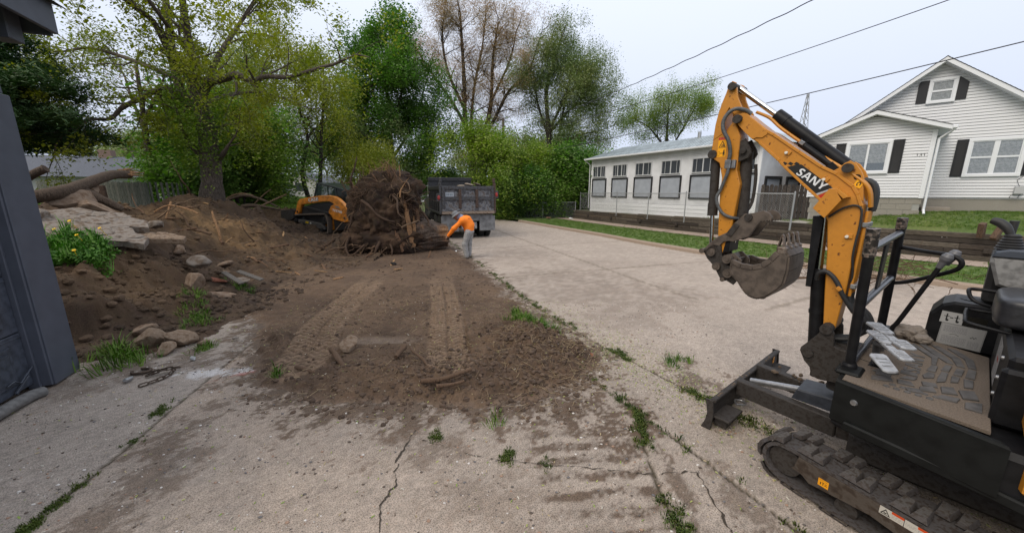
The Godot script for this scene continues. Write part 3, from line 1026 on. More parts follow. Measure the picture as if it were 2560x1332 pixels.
func make_grass() -> void:
	var rg := RandomNumberGenerator.new()
	rg.seed = 99
	var tm := tuft_mesh(9, 0.085, 0.05, rg, 0.004)
	var gm := leafm("lawn_blade", Color(0.12, 0.22, 0.03), 0.6)
	var xf := []
	var cs := []
	for i in 26000:
		var x := rg.randf_range(1.0, 15.5)
		var f := rg.randf_range(3.0, 25.0)
		var p := Vector2(x, f)
		if f_curb.at(p.x, p.y) < 0.16: continue
		var sd := f_wall.at(p.x, p.y)
		if sd > -1.35 and not (rg.randf() < 0.03 and sd < -0.2): continue
		xf.append(Transform3D(Basis(Vector3.UP, rg.randf() * TAU) * rg.randf_range(0.5, 1.2), P(x, 0.12, f)))
		cs.append(Color(1, 1, 1).lerp(Color(1.6, 1.3, 0.9), rg.randf() * rg.randf()))
	tag(scatter("verge_grass", tm, gm, xf, cs), "short bright green mown grass on the verge beside the kerb", "grass")
	xf = []; cs = []
	for i in 22000:
		var x := rg.randf_range(9.0, 24.0)
		var f := rg.randf_range(5.0, 18.0)
		var sd := f_wall.at(x, f)
		if sd < 0.35 or sd > 6.0: continue
		if f > 14.5 and rg.randf() > 0.25: continue
		xf.append(Transform3D(Basis(Vector3.UP, rg.randf() * TAU) * rg.randf_range(0.5, 1.1), P(x, base_h(x, f), f)))
		cs.append(Color(1, 1, 1).lerp(Color(2.0, 1.5, 1.2), rg.randf() * rg.randf()))
	tag(scatter("lawn_grass", tm, gm, xf, cs), "green lawn sloping up from the timber wall to the white house", "grass")
	# yard grass beyond the spoil, under the trees
	xf = []; cs = []
	var tall := tuft_mesh(10, 0.22, 0.12, rg, 0.009)
	for i in 16000:
		var x := rg.randf_range(-36.0, -3.0)
		var f := rg.randf_range(16.0, 42.0)
		if x > -6.0 - 0.3 * (f - 16.0): continue
		xf.append(Transform3D(Basis(Vector3.UP, rg.randf() * TAU) * rg.randf_range(0.5, 1.3), P(x, base_h(x, f) - 0.02, f)))
		cs.append(Color(1, 1, 1).lerp(Color(2.0, 1.5, 1.2), rg.randf() * rg.randf()))
	tag(scatter("rough_grass", tall, gm, xf, cs), "rough grass under the trees behind the heap of earth", "grass")
	# weeds in the joints of the concrete
	var weed := tuft_mesh(16, 0.05, 0.045, rg, 0.005)
	var wm := leafm("weed_leaf", Color(0.11, 0.175, 0.035), 0.5)
	var wl := [[-3.07, 1.94, 0.6, 9], [-3.1, 2.1, 0.5, 6], [-3.14, 2.26, 0.45, 5], [-3.24, 2.75, 0.4, 4], [-3.41, 3.18, 0.6, 6], [-3.46, 3.3, 0.4, 3], [-0.66, 2.83, 0.5, 5], [-0.04, 2.57, 0.6, 7], [0.27, 2.48, 0.4, 3], [-2.6, 3.85, 0.7, 8]]
	xf = []; cs = []
	for w in wl:
		for k in int(w[3]) * 4:
			xf.append(Transform3D(Basis(Vector3.UP, rg.randf() * TAU) * w[2] * rg.randf_range(0.6, 1.4), P(w[0] + rg.randfn() * 0.025, 0.0, w[1] + rg.randfn() * 0.05)))
			cs.append(Color(1, 1, 1).lerp(Color(1.4, 1.1, 0.6), rg.randf()))
	for jq in [[gut, 1100, 0.05], [joints[3], 260, 0.035], [joints[2], 90, 0.03]]:
		var q: PackedVector2Array = jq[0]
		for k in int(jq[1]):
			var i := rg.randi_range(1 if q == gut else 0, q.size() - 2)
			var p := q[i].lerp(q[i + 1], rg.randf())
			if p.y > 18.0: continue
			var dens := nz2.get_noise_2d(p.x * 90.0, p.y * 90.0)
			if dens < -0.12: continue
			xf.append(Transform3D(Basis(Vector3.UP, rg.randf() * TAU) * rg.randf_range(0.3, 0.95), P(p.x + rg.randfn() * jq[2], 0.0, p.y + rg.randfn() * jq[2])))
			cs.append(Color(0.8, 0.85, 0.8).lerp(Color(2.2, 1.5, 1.1), rg.randf() * rg.randf()))
	tag(scatter("joint_weeds", weed, wm, xf, cs), "small green weeds growing in the joints of the concrete", "weeds")
	# maple seeds, straw and gravel bits along the gutter and over the dirt
	var chip := MB.new()
	chip.quad(Vector3(-0.012, 0.002, -0.004), Vector3(0.012, 0.004, -0.005), Vector3(0.013, 0.006, 0.004), Vector3(-0.012, 0.003, 0.005), Vector3.UP)
	xf = []; cs = []
	for k in 9000:
		var i := rg.randi_range(3, gut.size() - 2)
		var p := gut[i].lerp(gut[i + 1], rg.randf()) + Vector2(rg.randfn() * 0.3, rg.randfn() * 0.3)
		if k > 6500:
			p = Vector2(rg.randf_range(-5.0, 2.0), rg.randf_range(1.3, 7.0))
		if p.y < 0.9: continue
		xf.append(Transform3D(Basis.from_euler(Vector3(rg.randfn() * 0.3, rg.randf() * TAU, rg.randfn() * 0.3)) * rg.randf_range(0.35, 1.0), P(p.x, maxf(0.003, dirt_h(p.x, p.y) + 0.004), p.y)))
		cs.append([Color(0.34, 0.36, 0.10), Color(0.20, 0.28, 0.05), Color(0.38, 0.30, 0.17), Color(0.5, 0.46, 0.38), Color(0.12, 0.08, 0.055)][rg.randi() % 5])
	tag(scatter("seed_litter", chip.mesh(), leafm("litter", Color.WHITE, 0.0), xf, cs), "fallen maple seeds, straw and chips littering the gutter", "litter")

# ================================================================ BUILDINGS
# lap siding on a wall in local axes (x along, y up, z out); span(y) gives [x0, x1]
func siding(y0: float, y1: float, course: float, span: Callable, lap := 0.024) -> MB:
	var mb := MB.new()
	var y := y0
	while y < y1 - 0.005:
		var yt := minf(y + course, y1)
		var s0: Array = span.call(y)
		var s1: Array = span.call(yt)
		if s0[1] - s0[0] > 0.02:
			mb.col = grey(rng.randf_range(0.965, 1.0))
			var z0 := lap
			var z1 := 0.004
			var zb := -0.028
			var yl := y + 0.013
			# face, drip edge, and the recess under it
			mb.quad(Vector3(s0[0], yl, z0), Vector3(s0[1], yl, z0), Vector3(s1[1], yt, z1), Vector3(s1[0], yt, z1), Vector3(0, 0.1, 1))
			mb.quad(Vector3(s0[0], yl, z0), Vector3(s0[1], yl, z0), Vector3(s0[1], yl, zb), Vector3(s0[0], yl, zb), Vector3.DOWN)
			mb.quad(Vector3(s0[0], y, zb), Vector3(s0[1], y, zb), Vector3(s0[1], yl, zb), Vector3(s0[0], yl, zb), Vector3.BACK)
			mb.quad(Vector3(s0[0], y, zb), Vector3(s0[1], y, zb), Vector3(s0[1], y, z1), Vector3(s0[0], y, z1), Vector3.UP)
		y += course
	return mb

# a window as a part: outer trim, sashes and panes, in the wall's local axes
func window(parent: Node, x0: float, x1: float, y0: float, y1: float, trim: float, tm: Material, lights: Array, gm: Material, proud := 0.05, shade: Material = null, off := Vector3.ZERO) -> void:
	var w := MB.new()
	w.bx(x0, x1, y1 - trim, y1, -0.02, proud, 0.004)
	w.bx(x0, x1, y0, y0 + trim, -0.02, proud + 0.015, 0.004)
	w.bx(x0, x0 + trim, y0 + trim, y1 - trim, -0.02, proud - 0.002, 0.004)
	w.bx(x1 - trim, x1, y0 + trim, y1 - trim, -0.02, proud - 0.002, 0.004)
	var o := build("window", w, tm, parent)
	o.position = off
	for l in lights:      # [x0, x1, y0, y1] of each sash as fractions of the opening
		var ax := lerpf(x0 + trim, x1 - trim, l[0])
		var bx := lerpf(x0 + trim, x1 - trim, l[1])
		var ay := lerpf(y0 + trim, y1 - trim, l[2])
		var by := lerpf(y0 + trim, y1 - trim, l[3])
		var s := MB.new()
		var k := 0.03
		s.bx(ax, bx, by - k, by, 0.02, proud * 0.72, 0.003)
		s.bx(ax, bx, ay, ay + k, 0.02, proud * 0.72, 0.003)
		s.bx(ax, ax + k, ay + k, by - k, 0.02, proud * 0.7, 0.003)
		s.bx(bx - k, bx, ay + k, by - k, 0.02, proud * 0.7, 0.003)
		build("sash", s, tm, o)
		var g := MB.new()
		g.bx(ax + k, bx - k, ay + k, by - k, 0.037, 0.041)
		build("pane", g, gm, o)
		if shade:
			var b := MB.new()
			b.bx(ax + k, bx - k, lerpf(ay, by, l[4] if l.size() > 4 else 0.1), by - k, 0.029, 0.033)
			build("blind", b, shade, o)

func make_buildings() -> void:
	make_white_building()
	make_house()
	make_walls()
	make_garage()
	make_far_houses()

func make_white_building() -> void:
	var b := thing("long_building", "long low white building with a metal roof and black framed boarded windows", "building", P(5.45, 0, 25.7))
	b.transform = along(P(5.45, 0, 25.7), Vector3(0.476, 0, 0.879))
	var wm := mat("white_render", Color(0.74, 0.75, 0.775), 0.75, "faint", 0.35)
	var lm := mat("white_clapboard", Color(0.76, 0.77, 0.79), 0.6)
	var L := 10.85
	var w := MB.new()
	w.bx(0, L, 1.36, 4.2, -0.2, 0.0)
	w.bx(L - 0.2, L, 1.36, 4.2, -5.0, -0.2)
	w.bx(0, 0.2, 0.5, 4.2, -5.0, -0.2)
	w.bx(0.2, L - 0.2, 0.5, 4.2, -5.2, -5.0)
	build("wall", w, wm, b)
	var sd := siding(0.55, 1.36, 0.2, func(_y): return [0.0, L], 0.02)
	sd.bx(0, L, 0.5, 1.355, -0.15, -0.03)
	sd.bx(L - 0.15, L - 0.001, 0.5, 1.355, -5.0, -0.2)
	build("siding", sd, lm, b)
	var cn := MB.new()
	cn.bx(-0.03, 0.1, 0.5, 4.18, -0.05, 0.03, 0.005)
	build("corner_trim", cn, lm, b)
	cn = MB.new()
	cn.bx(L - 0.1, L + 0.03, 0.5, 4.18, -0.05, 0.03, 0.005)
	build("corner_trim", cn, lm, b)
	var black := mat("black_trim", Color(0.012, 0.012, 0.014), 0.5)
	var board := mat("grey_board", Color(0.36, 0.39, 0.44), 0.8, "faint", 0.5)
	var alum := mat("alu_frame", Color(0.55, 0.56, 0.57), 0.45)
	var gl := mat("dark_pane", Color(0.055, 0.062, 0.075), 0.08)
	for i in 6:
		var x0 := 0.12 + 1.86 * i
		if x0 + 1.4 > L: continue
		var f := MB.new()
		f.bx(x0, x0 + 1.36, 2.79, 2.87, -0.01, 0.07, 0.004)
		f.bx(x0, x0 + 1.36, 1.68, 1.75, -0.01, 0.075, 0.004)
		f.bx(x0, x0 + 0.07, 1.75, 2.79, -0.01, 0.068, 0.004)
		f.bx(x0 + 1.29, x0 + 1.36, 1.75, 2.79, -0.01, 0.068, 0.004)
		var o := build("window", f, black, b)
		var p := MB.new()
		p.bx(x0 + 0.07, x0 + 1.29, 1.75, 2.79, -0.005, 0.02)
		p.bx(x0 + 0.17, x0 + 1.21, 1.75, 2.7, 0.02, 0.026)
		build("board", p, board, o)
		var s := MB.new()
		s.bx(x0 + 0.04, x0 + 1.24, 3.63, 3.68, -0.01, 0.045)
		s.bx(x0 + 0.04, x0 + 1.24, 2.95, 2.99, -0.01, 0.07)
		s.bx(x0 + 0.04, x0 + 0.08, 2.99, 3.63, -0.01, 0.043)
		s.bx(x0 + 1.2, x0 + 1.24, 2.99, 3.63, -0.01, 0.043)
		for m in ([0.36, 0.64] if i < 2 else [0.5]):
			s.bx(x0 + 0.04 + 1.2 * m - 0.025, x0 + 0.04 + 1.2 * m + 0.025, 2.99, 3.63, -0.01, 0.041)
		for m in [0.2, 0.8]:
			s.bx(x0 + 0.04 + 1.2 * m - 0.008, x0 + 0.04 + 1.2 * m + 0.008, 2.99, 3.63, -0.01, 0.025)
		var tw := build("transom_window", s, alum, b)
		var g := MB.new()
		g.bx(x0 + 0.08, x0 + 1.2, 2.99, 3.63, 0.0, 0.012)
		build("pane", g, gl, tw)
	# windows in the end wall
	for q in [[0.45, 1.75], [2.2, 3.4]]:
		var f := MB.new()
		f.bx(L, L + 0.07, 2.6, 2.72, -q[1], -q[0])
		f.bx(L, L + 0.075, 1.5, 1.6, -q[1], -q[0])
		f.bx(L, L + 0.068, 1.6, 2.6, -q[0] - 0.1, -q[0])
		f.bx(L, L + 0.068, 1.6, 2.6, -q[1], -q[1] + 0.1)
		var o := build("window", f, black, b)
		var p := MB.new()
		p.bx(L, L + 0.02, 1.6, 2.6, -q[1] + 0.1, -q[0] - 0.1)
		build("board", p, board, o)
	# metal roof, hipped at the ends, with ribs
	var r := MB.new()
	var e0 := Vector3(-0.32, 4.17, 0.34)
	var e1 := Vector3(L + 0.32, 4.17, 0.34)
	var r0 := Vector3(1.2, 4.88, -1.45)
	var r1 := Vector3(L - 1.2, 4.88, -1.45)
	var k0 := Vector3(-0.32, 4.17, -5.5)
	var k1 := Vector3(L + 0.32, 4.17, -5.5)
	var s0 := Vector3(1.2, 4.86, -3.8)
	var s1 := Vector3(L - 1.2, 4.86, -3.8)
	r.quad(e0, e1, r1, r0, Vector3(0, 1, 0.3))
	r.quad(e0, r0, s0, k0, Vector3(-0.3, 1, 0)); r.quad(e1, r1, s1, k1, Vector3(0.3, 1, 0))
	r.quad(r0, r1, s1, s0, Vector3.UP); r.quad(k0, k1, s1, s0, Vector3(0, 1, -0.3))
	r.quad(e0, e1, e1 + Vector3(0, 0, -0.4), e0 + Vector3(0, 0, -0.4), Vector3.DOWN)
	for i in 54:
		var t := (i + 0.5) / 54.0
		r.bar(e0.lerp(e1, t) + Vector3(0, 0.012, 0), Vector3(clampf(lerpf(e0.x, e1.x, t), r0.x, r1.x), 4.89, -1.45) if absf(t - 0.5) < 0.37 else e0.lerp(e1, t).lerp(r0 if t < 0.5 else r1, 0.5 + 0.5 * (0.0 if absf(t - 0.5) > 0.45 else 0.6)) + Vector3(0, 0.012, 0), 0.035, 0.02)
	build("roof", r, mat("roof_metal", Color(0.46, 0.52, 0.54), 0.42, "dusty", 0.5, 0.35, 0.1), b)
	var gt := MB.new()
	gt.bx(-0.36, L + 0.36, 4.08, 4.18, 0.345, 0.45, 0.02)
	gt.rod(Vector3(-0.28, 4.08, 0.4), Vector3(-0.12, 3.8, 0.08), 0.035, 8)
	gt.rod(Vector3(-0.12, 3.8, 0.08), Vector3(-0.12, 0.9, 0.08), 0.035, 8)
	build("gutter", gt, mat("gutter_white", Color(0.6, 0.61, 0.62), 0.5), b)
	var vt := MB.new()
	vt.rod(Vector3(6.9, 4.75, -1.3), Vector3(6.9, 5.12, -1.3), 0.09, 12)
	build("roof_vent", vt, mat("galvanised", Color(0.42, 0.43, 0.44), 0.45, "", 1.0, 0.6), b)

func make_house() -> void:
	var h := thing("house", "white sided gabled house with black shutters and a front porch wing", "house")
	# local x runs left to right along the front, z towards the street; origin at the porch's right corner
	h.transform = along(P(14.35, 0, 13.0), Vector3(0.716, 0, 0.698))
	var sm := mat("vinyl_siding", Color(0.69, 0.70, 0.72), 0.55)
	var tm := mat("white_trim", Color(0.76, 0.78, 0.81), 0.5)
	var fm := mat("block_wall", Color(0.40, 0.40, 0.37), 0.9, "concrete", 0.8)
	var shm := mat("black_shutter", Color(0.010, 0.011, 0.014), 0.45)
	var rm := mat("shingle", Color(0.10, 0.10, 0.11), 0.95, "soil", 1.0)
	var gl := glass("house_glass", Color(0.62, 0.68, 0.74), 0.16)
	var bl := mat("blind", Color(0.40, 0.40, 0.38), 0.9, "dusty", 3.0)
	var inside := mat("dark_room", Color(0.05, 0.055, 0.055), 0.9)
	# porch wing: x -3.3 .. 0
	var ps := siding(1.84, 4.70, 0.1, func(y): return [-3.25 if y < 4.1 else maxf(-3.25, -1.56 - (4.72 - y) / 0.345), 0.0 if y < 4.18 else minf(0.0, -1.56 + (4.72 - y) / 0.345)])
	build("porch_siding", ps, sm, h)
	var pb := MB.new()
	pb.prism(P2([-3.25, 1.82, -0.02, 1.82, -0.02, 4.15, -1.56, 4.69, -3.25, 4.1]), Transform3D(), -0.15, -0.032)
	pb.bx(-0.15, -0.034, 1.82, 4.1, -2.2, -0.12)
	build("porch_wall", pb, sm, h)
	var side_s := siding(1.84, 4.1, 0.1, func(_y): return [0.0, 2.1])
	var so := build("side_siding", side_s, sm, h)
	so.transform = Transform3D(Basis(Vector3.UP, PI / 2), Vector3(-0.003, 0, 0.0))
	var ct := MB.new()
	ct.bx(-0.1, 0.022, 1.83, 4.12, -0.08, 0.024, 0.004)
	build("corner_trim", ct, tm, h)
	ct = MB.new()
	ct.bx(-3.27, -3.16, 1.83, 4.1, -0.08, 0.024, 0.004)
	build("corner_trim", ct, tm, h)
	# concrete block foundation: blocks one by one
	var fb := MB.new()
	fb.bx(-3.2, -0.03, 0.6, 1.82, -2.2, -0.045)
	var fo := build("foundation", fb, mat("mortar", Color(0.33, 0.33, 0.31), 0.95), h)
	var blk := MB.new()
	blk.bx(-0.196, 0.196, -0.096, 0.096, -0.02, 0.012, 0.006)
	var bmesh := blk.mesh()
	for r in 4:
		for i in 9:
			var x := -3.0 + 0.4 * i + (0.2 if r % 2 else 0.0)
			if x > -0.15: continue
			var o := build("block", bmesh, fm, fo)
			o.position = Vector3(x, 1.72 - 0.2 * r, -0.04)
	# picture window of the porch
	window(h, -2.23, -1.0, 2.70, 3.87, 0.09, tm, [[0, 0.5, 0, 1, 0.35], [0.5, 1, 0, 1, 0.3]], gl, 0.075, bl)
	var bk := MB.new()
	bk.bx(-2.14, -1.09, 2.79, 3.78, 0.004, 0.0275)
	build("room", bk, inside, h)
	shutters(h, shm, [[-2.53, -2.25, 2.72, 3.85], [-0.985, -0.70, 2.72, 3.87]], 0.02)
	# porch roof
	roof(h, tm, rm, [Vector2(-3.5, 4.02), Vector2(-1.56, 4.90), Vector2(0.29, 4.20)], 0.35, -2.3, 0.14, "porch_roof")
	var gt := MB.new()
	gt.bx(0.3, 0.42, 4.08, 4.19, -2.2, 0.33, 0.02)
	gt.rod(Vector3(0.36, 4.08, 0.25), Vector3(0.08, 3.8, 0.08), 0.035, 8)
	gt.rod(Vector3(0.08, 3.8, 0.08), Vector3(0.08, 1.45, 0.08), 0.035, 8)
	gt.rod(Vector3(0.08, 1.45, 0.08), Vector3(0.1, 1.3, 0.2), 0.035, 8)
	build("gutter", gt, tm, h)
	# house number
	var n := letters("house_number", "1317", 0.11, T(Vector3(-0.22, 3.31, 0.02)), mat("number_dark", Color(0.06, 0.06, 0.06), 0.5), h, 400, 1.0, true)
	n.set_meta("label", "black house number 1317")
	# main front, set back 2 m: its own axes
	var m0 := Vector3(0.0, 0, -2.0)
	var apex := Vector2(-0.05, 6.62)
	var pit := 0.80
	var ms := siding(1.84, 6.6, 0.105, func(y): return [maxf(-3.7, apex.x - (apex.y - y) / pit), minf(3.6, apex.x + (apex.y - y) / pit)])
	var mso := build("front_siding", ms, sm, h)
	mso.position = m0
	var mw := MB.new()
	mw.prism(P2([-3.7, 1.8, 3.6, 1.8, 3.6, 3.68, apex.x, apex.y - 0.02, -3.7, 3.68]), T(m0), -0.15, -0.032)
	mw.bx(-3.7, -3.55, 1.8, 3.65, -9.0, -2.15)
	mw.bx(3.45, 3.6, 1.8, 3.65, -9.0, -2.15)
	mw.bx(-3.7, 3.6, 1.8, 3.65, -9.15, -9.0)
	build("front_wall", mw, sm, h)
	var mf := MB.new()
	mf.bx(0.02, 3.55, 0.9, 1.8, -2.6, -2.05)
	build("front_foundation", mf, fm, h)
	var mt := MB.new()
	mt.bx(3.5, 3.62, 1.8, 3.7, -2.06, -1.97, 0.004)
	build("corner_trim", mt, tm, h)
	window(h, 0.95, 2.24, 2.58, 3.9, 0.09, tm, [[0, 0.47, 0.0, 0.51, 0.05], [0, 0.47, 0.51, 1, 0.05], [0.53, 1, 0, 0.51, 0.05], [0.53, 1, 0.51, 1, 0.05]], gl, 0.075, bl, m0)
	var mul := MB.new()
	mul.bx(1.55, 1.64, 2.67, 3.81, -0.01, 0.055)
	build("mullion", mul, tm, h).position = m0
	window(h, -0.33, 0.37, 5.25, 6.1, 0.08, tm, [[0, 1, 0, 0.5, 0.1], [0, 1, 0.5, 1, 0.1]], gl, 0.075, bl, m0)
	shutters(h, shm, [[0.67, 0.945, 2.6, 3.9], [2.25, 2.53, 2.6, 3.9]], 0.02, m0)
	for q in [[-0.6, -0.34, 5.3, 6.08, -1], [0.38, 0.63, 5.3, 6.07, 1]]:
		var s := MB.new()
		var poly := P2([q[0], q[2], q[1], q[2], q[1], q[3], q[0], q[3]])
		if q[4] < 0: poly = P2([q[0], q[2], q[1], q[2], q[1], q[3], q[0] + 0.05, q[3], q[0], q[3] - 0.08])
		else: poly = P2([q[0], q[2], q[1], q[2], q[1], q[3] - 0.2, q[0] + 0.02, q[3] + 0.01, q[0], q[3]])
		s.prism(poly, Transform3D(), 0.02, 0.05, 0.004)
		build("shutter", s, shm, h).position = m0
	roof(h, tm, rm, [Vector2(-4.1, 3.5), Vector2(-0.05, 6.76), Vector2(4.0, 3.5)], -1.6, -9.4, 0.16, "main_roof")
	# meter box with its cable, front step
	var mb := MB.new()
	mb.bx(2.2, 2.42, 1.98, 2.24, -1.985, -1.87, 0.01)
	build("meter_box", mb, mat("meter_grey", Color(0.45, 0.46, 0.47), 0.5), h)
	var cb := MB.new()
	cb.tube(curve(V3([2.3, 2.24, -1.95, 2.22, 2.45, -1.96, 2.32, 2.56, -1.97]), 4), F([0.006]), 6)
	build("meter_cable", cb, shm, h)
	cb = MB.new()
	cb.tube(curve(V3([2.22, 2.0, -1.92, 2.14, 1.86, -1.93, 2.3, 1.84, -1.92, 2.34, 1.98, -1.92]), 4), F([0.008]), 6)
	build("meter_cable", cb, shm, h)
	var st := MB.new()
	st.bx(0.1, 1.7, 0.8, 1.27, -1.7, 0.1, 0.01)
	st.bx(0.1, 0.8, 1.27, 1.5, -2.0, -1.1, 0.01)
	build("front_step", st, mat("step_concrete", Color(0.42, 0.39, 0.35), 0.9, "concrete", 0.8), h)

func shutters(h: Node, shm: Material, list: Array, z: float, off := Vector3.ZERO) -> void:
	for q in list:
		var s := MB.new()
		s.bx(q[0], q[0] + 0.045, q[2], q[3], z - 0.006, z + 0.03, 0.003)
		s.bx(q[1] - 0.045, q[1], q[2], q[3], z - 0.006, z + 0.03, 0.003)
		s.bx(q[0] + 0.045, q[1] - 0.045, q[2], q[2] + 0.06, z - 0.006, z + 0.028)
		s.bx(q[0] + 0.045, q[1] - 0.045, q[3] - 0.06, q[3], z - 0.006, z + 0.028)
		s.bx(q[0] + 0.045, q[1] - 0.045, q[2] + 0.06, q[3] - 0.06, z - 0.005, z + 0.012)
		var y: float = q[2] + 0.08
		while y < q[3] - 0.08:
			s.box(Transform3D(Basis(Vector3.RIGHT, -0.6), Vector3((q[0] + q[1]) * 0.5, y, z + 0.014)), Vector3(q[1] - q[0] - 0.09, 0.034, 0.006))
			y += 0.035
		build("shutter", s, shm, h).position = off

# gabled roof: outline of the rake in (x, y), overhang from zf (front) to zb
func roof(h: Node, tm: Material, rm: Material, q: Array, zf: float, zb: float, th: float, nm: String) -> void:
	var r := MB.new()
	for i in 2:
		var a: Vector2 = q[i]
		var b: Vector2 = q[i + 1]
		var up := Vector3(-(b - a).y, (b - a).x, 0).normalized()
		r.quad(Vector3(a.x, a.y, zf), Vector3(b.x, b.y, zf), Vector3(b.x, b.y, zb), Vector3(a.x, a.y, zb), up)
		# courses of shingles
		var n := int((b - a).length() / 0.14)
		for k in n:
			var c := a.lerp(b, (k + 0.5) / n)
			r.col = grey(rng.randf_range(0.8, 1.1))
			r.box(Transform3D(Basis(Vector3(0, 0, 1), (b - a).angle() + (0.05 if i == 0 else -0.05)), Vector3(c.x, c.y + 0.008, (zf + zb) * 0.5)), Vector3(0.145, 0.012, absf(zb - zf) + 0.04))
	var ro := build(nm, r, rm, h)
	var f := MB.new()
	for i in 2:
		var a: Vector2 = q[i]
		var b: Vector2 = q[i + 1]
		var dn := Vector2(0, -th)
		f.prism(PackedVector2Array([a + Vector2(0, -0.006), b + Vector2(0, -0.006), b + dn, a + dn]), Transform3D(), zf - 0.03, zf, 0.003)
		f.quad(Vector3(a.x, a.y - th, zf - 0.03), Vector3(b.x, b.y - th, zf - 0.03), Vector3(b.x, b.y - th, zb), Vector3(a.x, a.y - th, zb), Vector3.DOWN)
	f.bx(q[0].x - 0.02, q[0].x, q[0].y - th, q[0].y - 0.01, zb, zf - 0.031)
	f.bx(q[2].x, q[2].x + 0.02, q[2].y - th, q[2].y - 0.01, zb, zf - 0.031)
	build("fascia", f, tm, ro)

func make_walls() -> void:
	# retaining wall of old railway-tie timbers, each timber a piece
	var w := thing("retaining_wall", "weathered brown timber retaining wall along the pavement", "retaining wall")
	var tms := []
	for k in 5:
		tms.append(grain("tie_wood_%d" % k, [Color(0.115, 0.094, 0.073), Color(0.088, 0.069, 0.054), Color(0.15, 0.126, 0.10), Color(0.065, 0.052, 0.042), Color(0.125, 0.097, 0.07)][k], 0.95, Vector3(0.5, 3.5, 0.5), 1.6))
	var rg := RandomNumberGenerator.new()
	rg.seed = 41
	var total := 0.0
	for i in range(1, wallf.size() - 1):
		total += wallf[i].distance_to(wallf[i + 1])
	for course in 5:
		var s := rg.randf_range(0.3, 2.0)
		var prev := 0.0
		while prev < total - 0.05:
			var e := minf(s, total)
			if e - prev > 0.15:
				var a := along_path(wallf, 1, prev)
				var b := along_path(wallf, 1, e)
				var n := (b - a).orthogonal().normalized()
				if n.x < 0: n = -n
				var top := lerpf(0.72, 0.90, sstep(26.0, 12.0, (a.y + b.y) * 0.5))
				var ch := (top - 0.12) / 5.0
				var y := 0.12 + ch * (course + 0.5)
				var off := n * (0.09 + 0.012 * course + rg.randf_range(-0.02, 0.02))
				var m := MB.new()
				m.bar(P(a.x + off.x, y + rg.randf_range(-0.006, 0.006), a.y + off.y), P(b.x + off.x, y + rg.randf_range(-0.006, 0.006), b.y + off.y), 0.17, ch - 0.008, Vector3.UP, 0.014)
				build("timber", m, tms[rg.randi() % 5], w)
			prev = e + 0.006
			s = e + rg.randf_range(1.6, 2.5)
	# tie ends (deadmen) showing in the face
	for k in 9:
		var a := along_path(wallf, 1, 2.0 + k * 2.45)
		var m := MB.new()
		m.box(along(P(a.x, 0.42, a.y), Vector3(0.5, 0, 0.86)), Vector3(0.16, 0.13, 0.12), 0.015)
		build("timber_end", m, tms[3], w)
	# white drain pipe through it
	var pm := MB.new()
	var pd := Vector3(-0.75, 0.0, 0.62).normalized()
	var pc := P(13.02, 0.72, 10.95)
	pm.lathe(P2([0.045, 0.0, 0.045, 0.13, 0.058, 0.135, 0.058, -0.22]), Transform3D(basis_to(pd), pc), 18)
	var po := build("drain_pipe", pm, mat("pvc", Color(0.78, 0.79, 0.78), 0.4), null)
	tag(po, "white plastic drain pipe sticking out of the timber wall", "pipe")
	var ins := MB.new()
	ins.lathe(P2([0.0, 0.03, 0.0449, 0.03]), Transform3D(basis_to(pd), pc), 18)
	build("bore", ins, mat("black_hole", Color(0.004, 0.004, 0.004), 0.9), po)
	# privacy fence between the buildings
	var f := thing("wooden_fence", "dark weathered dog-eared privacy fence between the long building and the house", "fence")
	var bm := [grain("fence_dark_0", Color(0.075, 0.06, 0.052), 0.95, Vector3(3, 0.4, 3), 1.0), grain("fence_dark_1", Color(0.10, 0.083, 0.072), 0.95, Vector3(3, 0.4, 3), 1.0), grain("fence_dark_2", Color(0.055, 0.044, 0.038), 0.95, Vector3(3, 0.4, 3), 1.0)]
	var a0 := Vector2(10.55, 15.7)
	var a1 := Vector2(12.6, 15.05)
	for i in 15:
		var q := a0.lerp(a1, i / 14.0)
		var m := MB.new()
		var hh := rg.randf_range(2.28, 2.36)
		m.prism(P2([-0.066, 0.8, 0.066, 0.8, 0.066, hh - 0.05, 0.035, hh, -0.035, hh, -0.066, hh - 0.05]), along(P(q.x, 0, q.y), P(a1.x - a0.x, 0, a1.y - a0.y)), -0.01, 0.01, 0.003)
		build("board", m, bm[rg.randi() % 3], f)
	var rl := MB.new()
	for y in [1.2, 2.0]:
		rl.bar(P(a0.x + 0.02, y, a0.y + 0.06), P(a1.x + 0.02, y, a1.y + 0.06), 0.04, 0.09)
	build("rail", rl, bm[2], f)
	# chain link fence on top of the wall
	chain_fence("chain_link_fence", "galvanised chain link fence on the bank in front of the long white building", PackedVector2Array([Vector2(4.9, 26.6), Vector2(6.3, 22.3), Vector2(7.17, 19.5), Vector2(8.05, 17.2), Vector2(9.3, 15.3), Vector2(10.48, 13.8)]), [0.85, 0.9, 0.9, 0.93, 0.94, 0.93], 1.07)
	chain_fence("chain_link_fence", "low chain link fence in the bushes at the end of the street", PackedVector2Array([Vector2(0.4, 27.6), Vector2(2.25, 27.0), Vector2(4.6, 26.8)]), [0.1, 0.1, 0.15], 1.15)

func basis_to(y: Vector3) -> Basis:
	y = y.normalized()
	var x := y.cross(Vector3.UP if absf(y.y) < 0.9 else Vector3.RIGHT).normalized()
	return Basis(x, y, x.cross(y))

func along_path(q: PackedVector2Array, i0: int, s: float) -> Vector2:
	for i in range(i0, q.size() - 1):
		var L := q[i].distance_to(q[i + 1])
		if s <= L or i == q.size() - 2:
			return q[i].lerp(q[i + 1], s / L)
		s -= L
	return q[q.size() - 1]

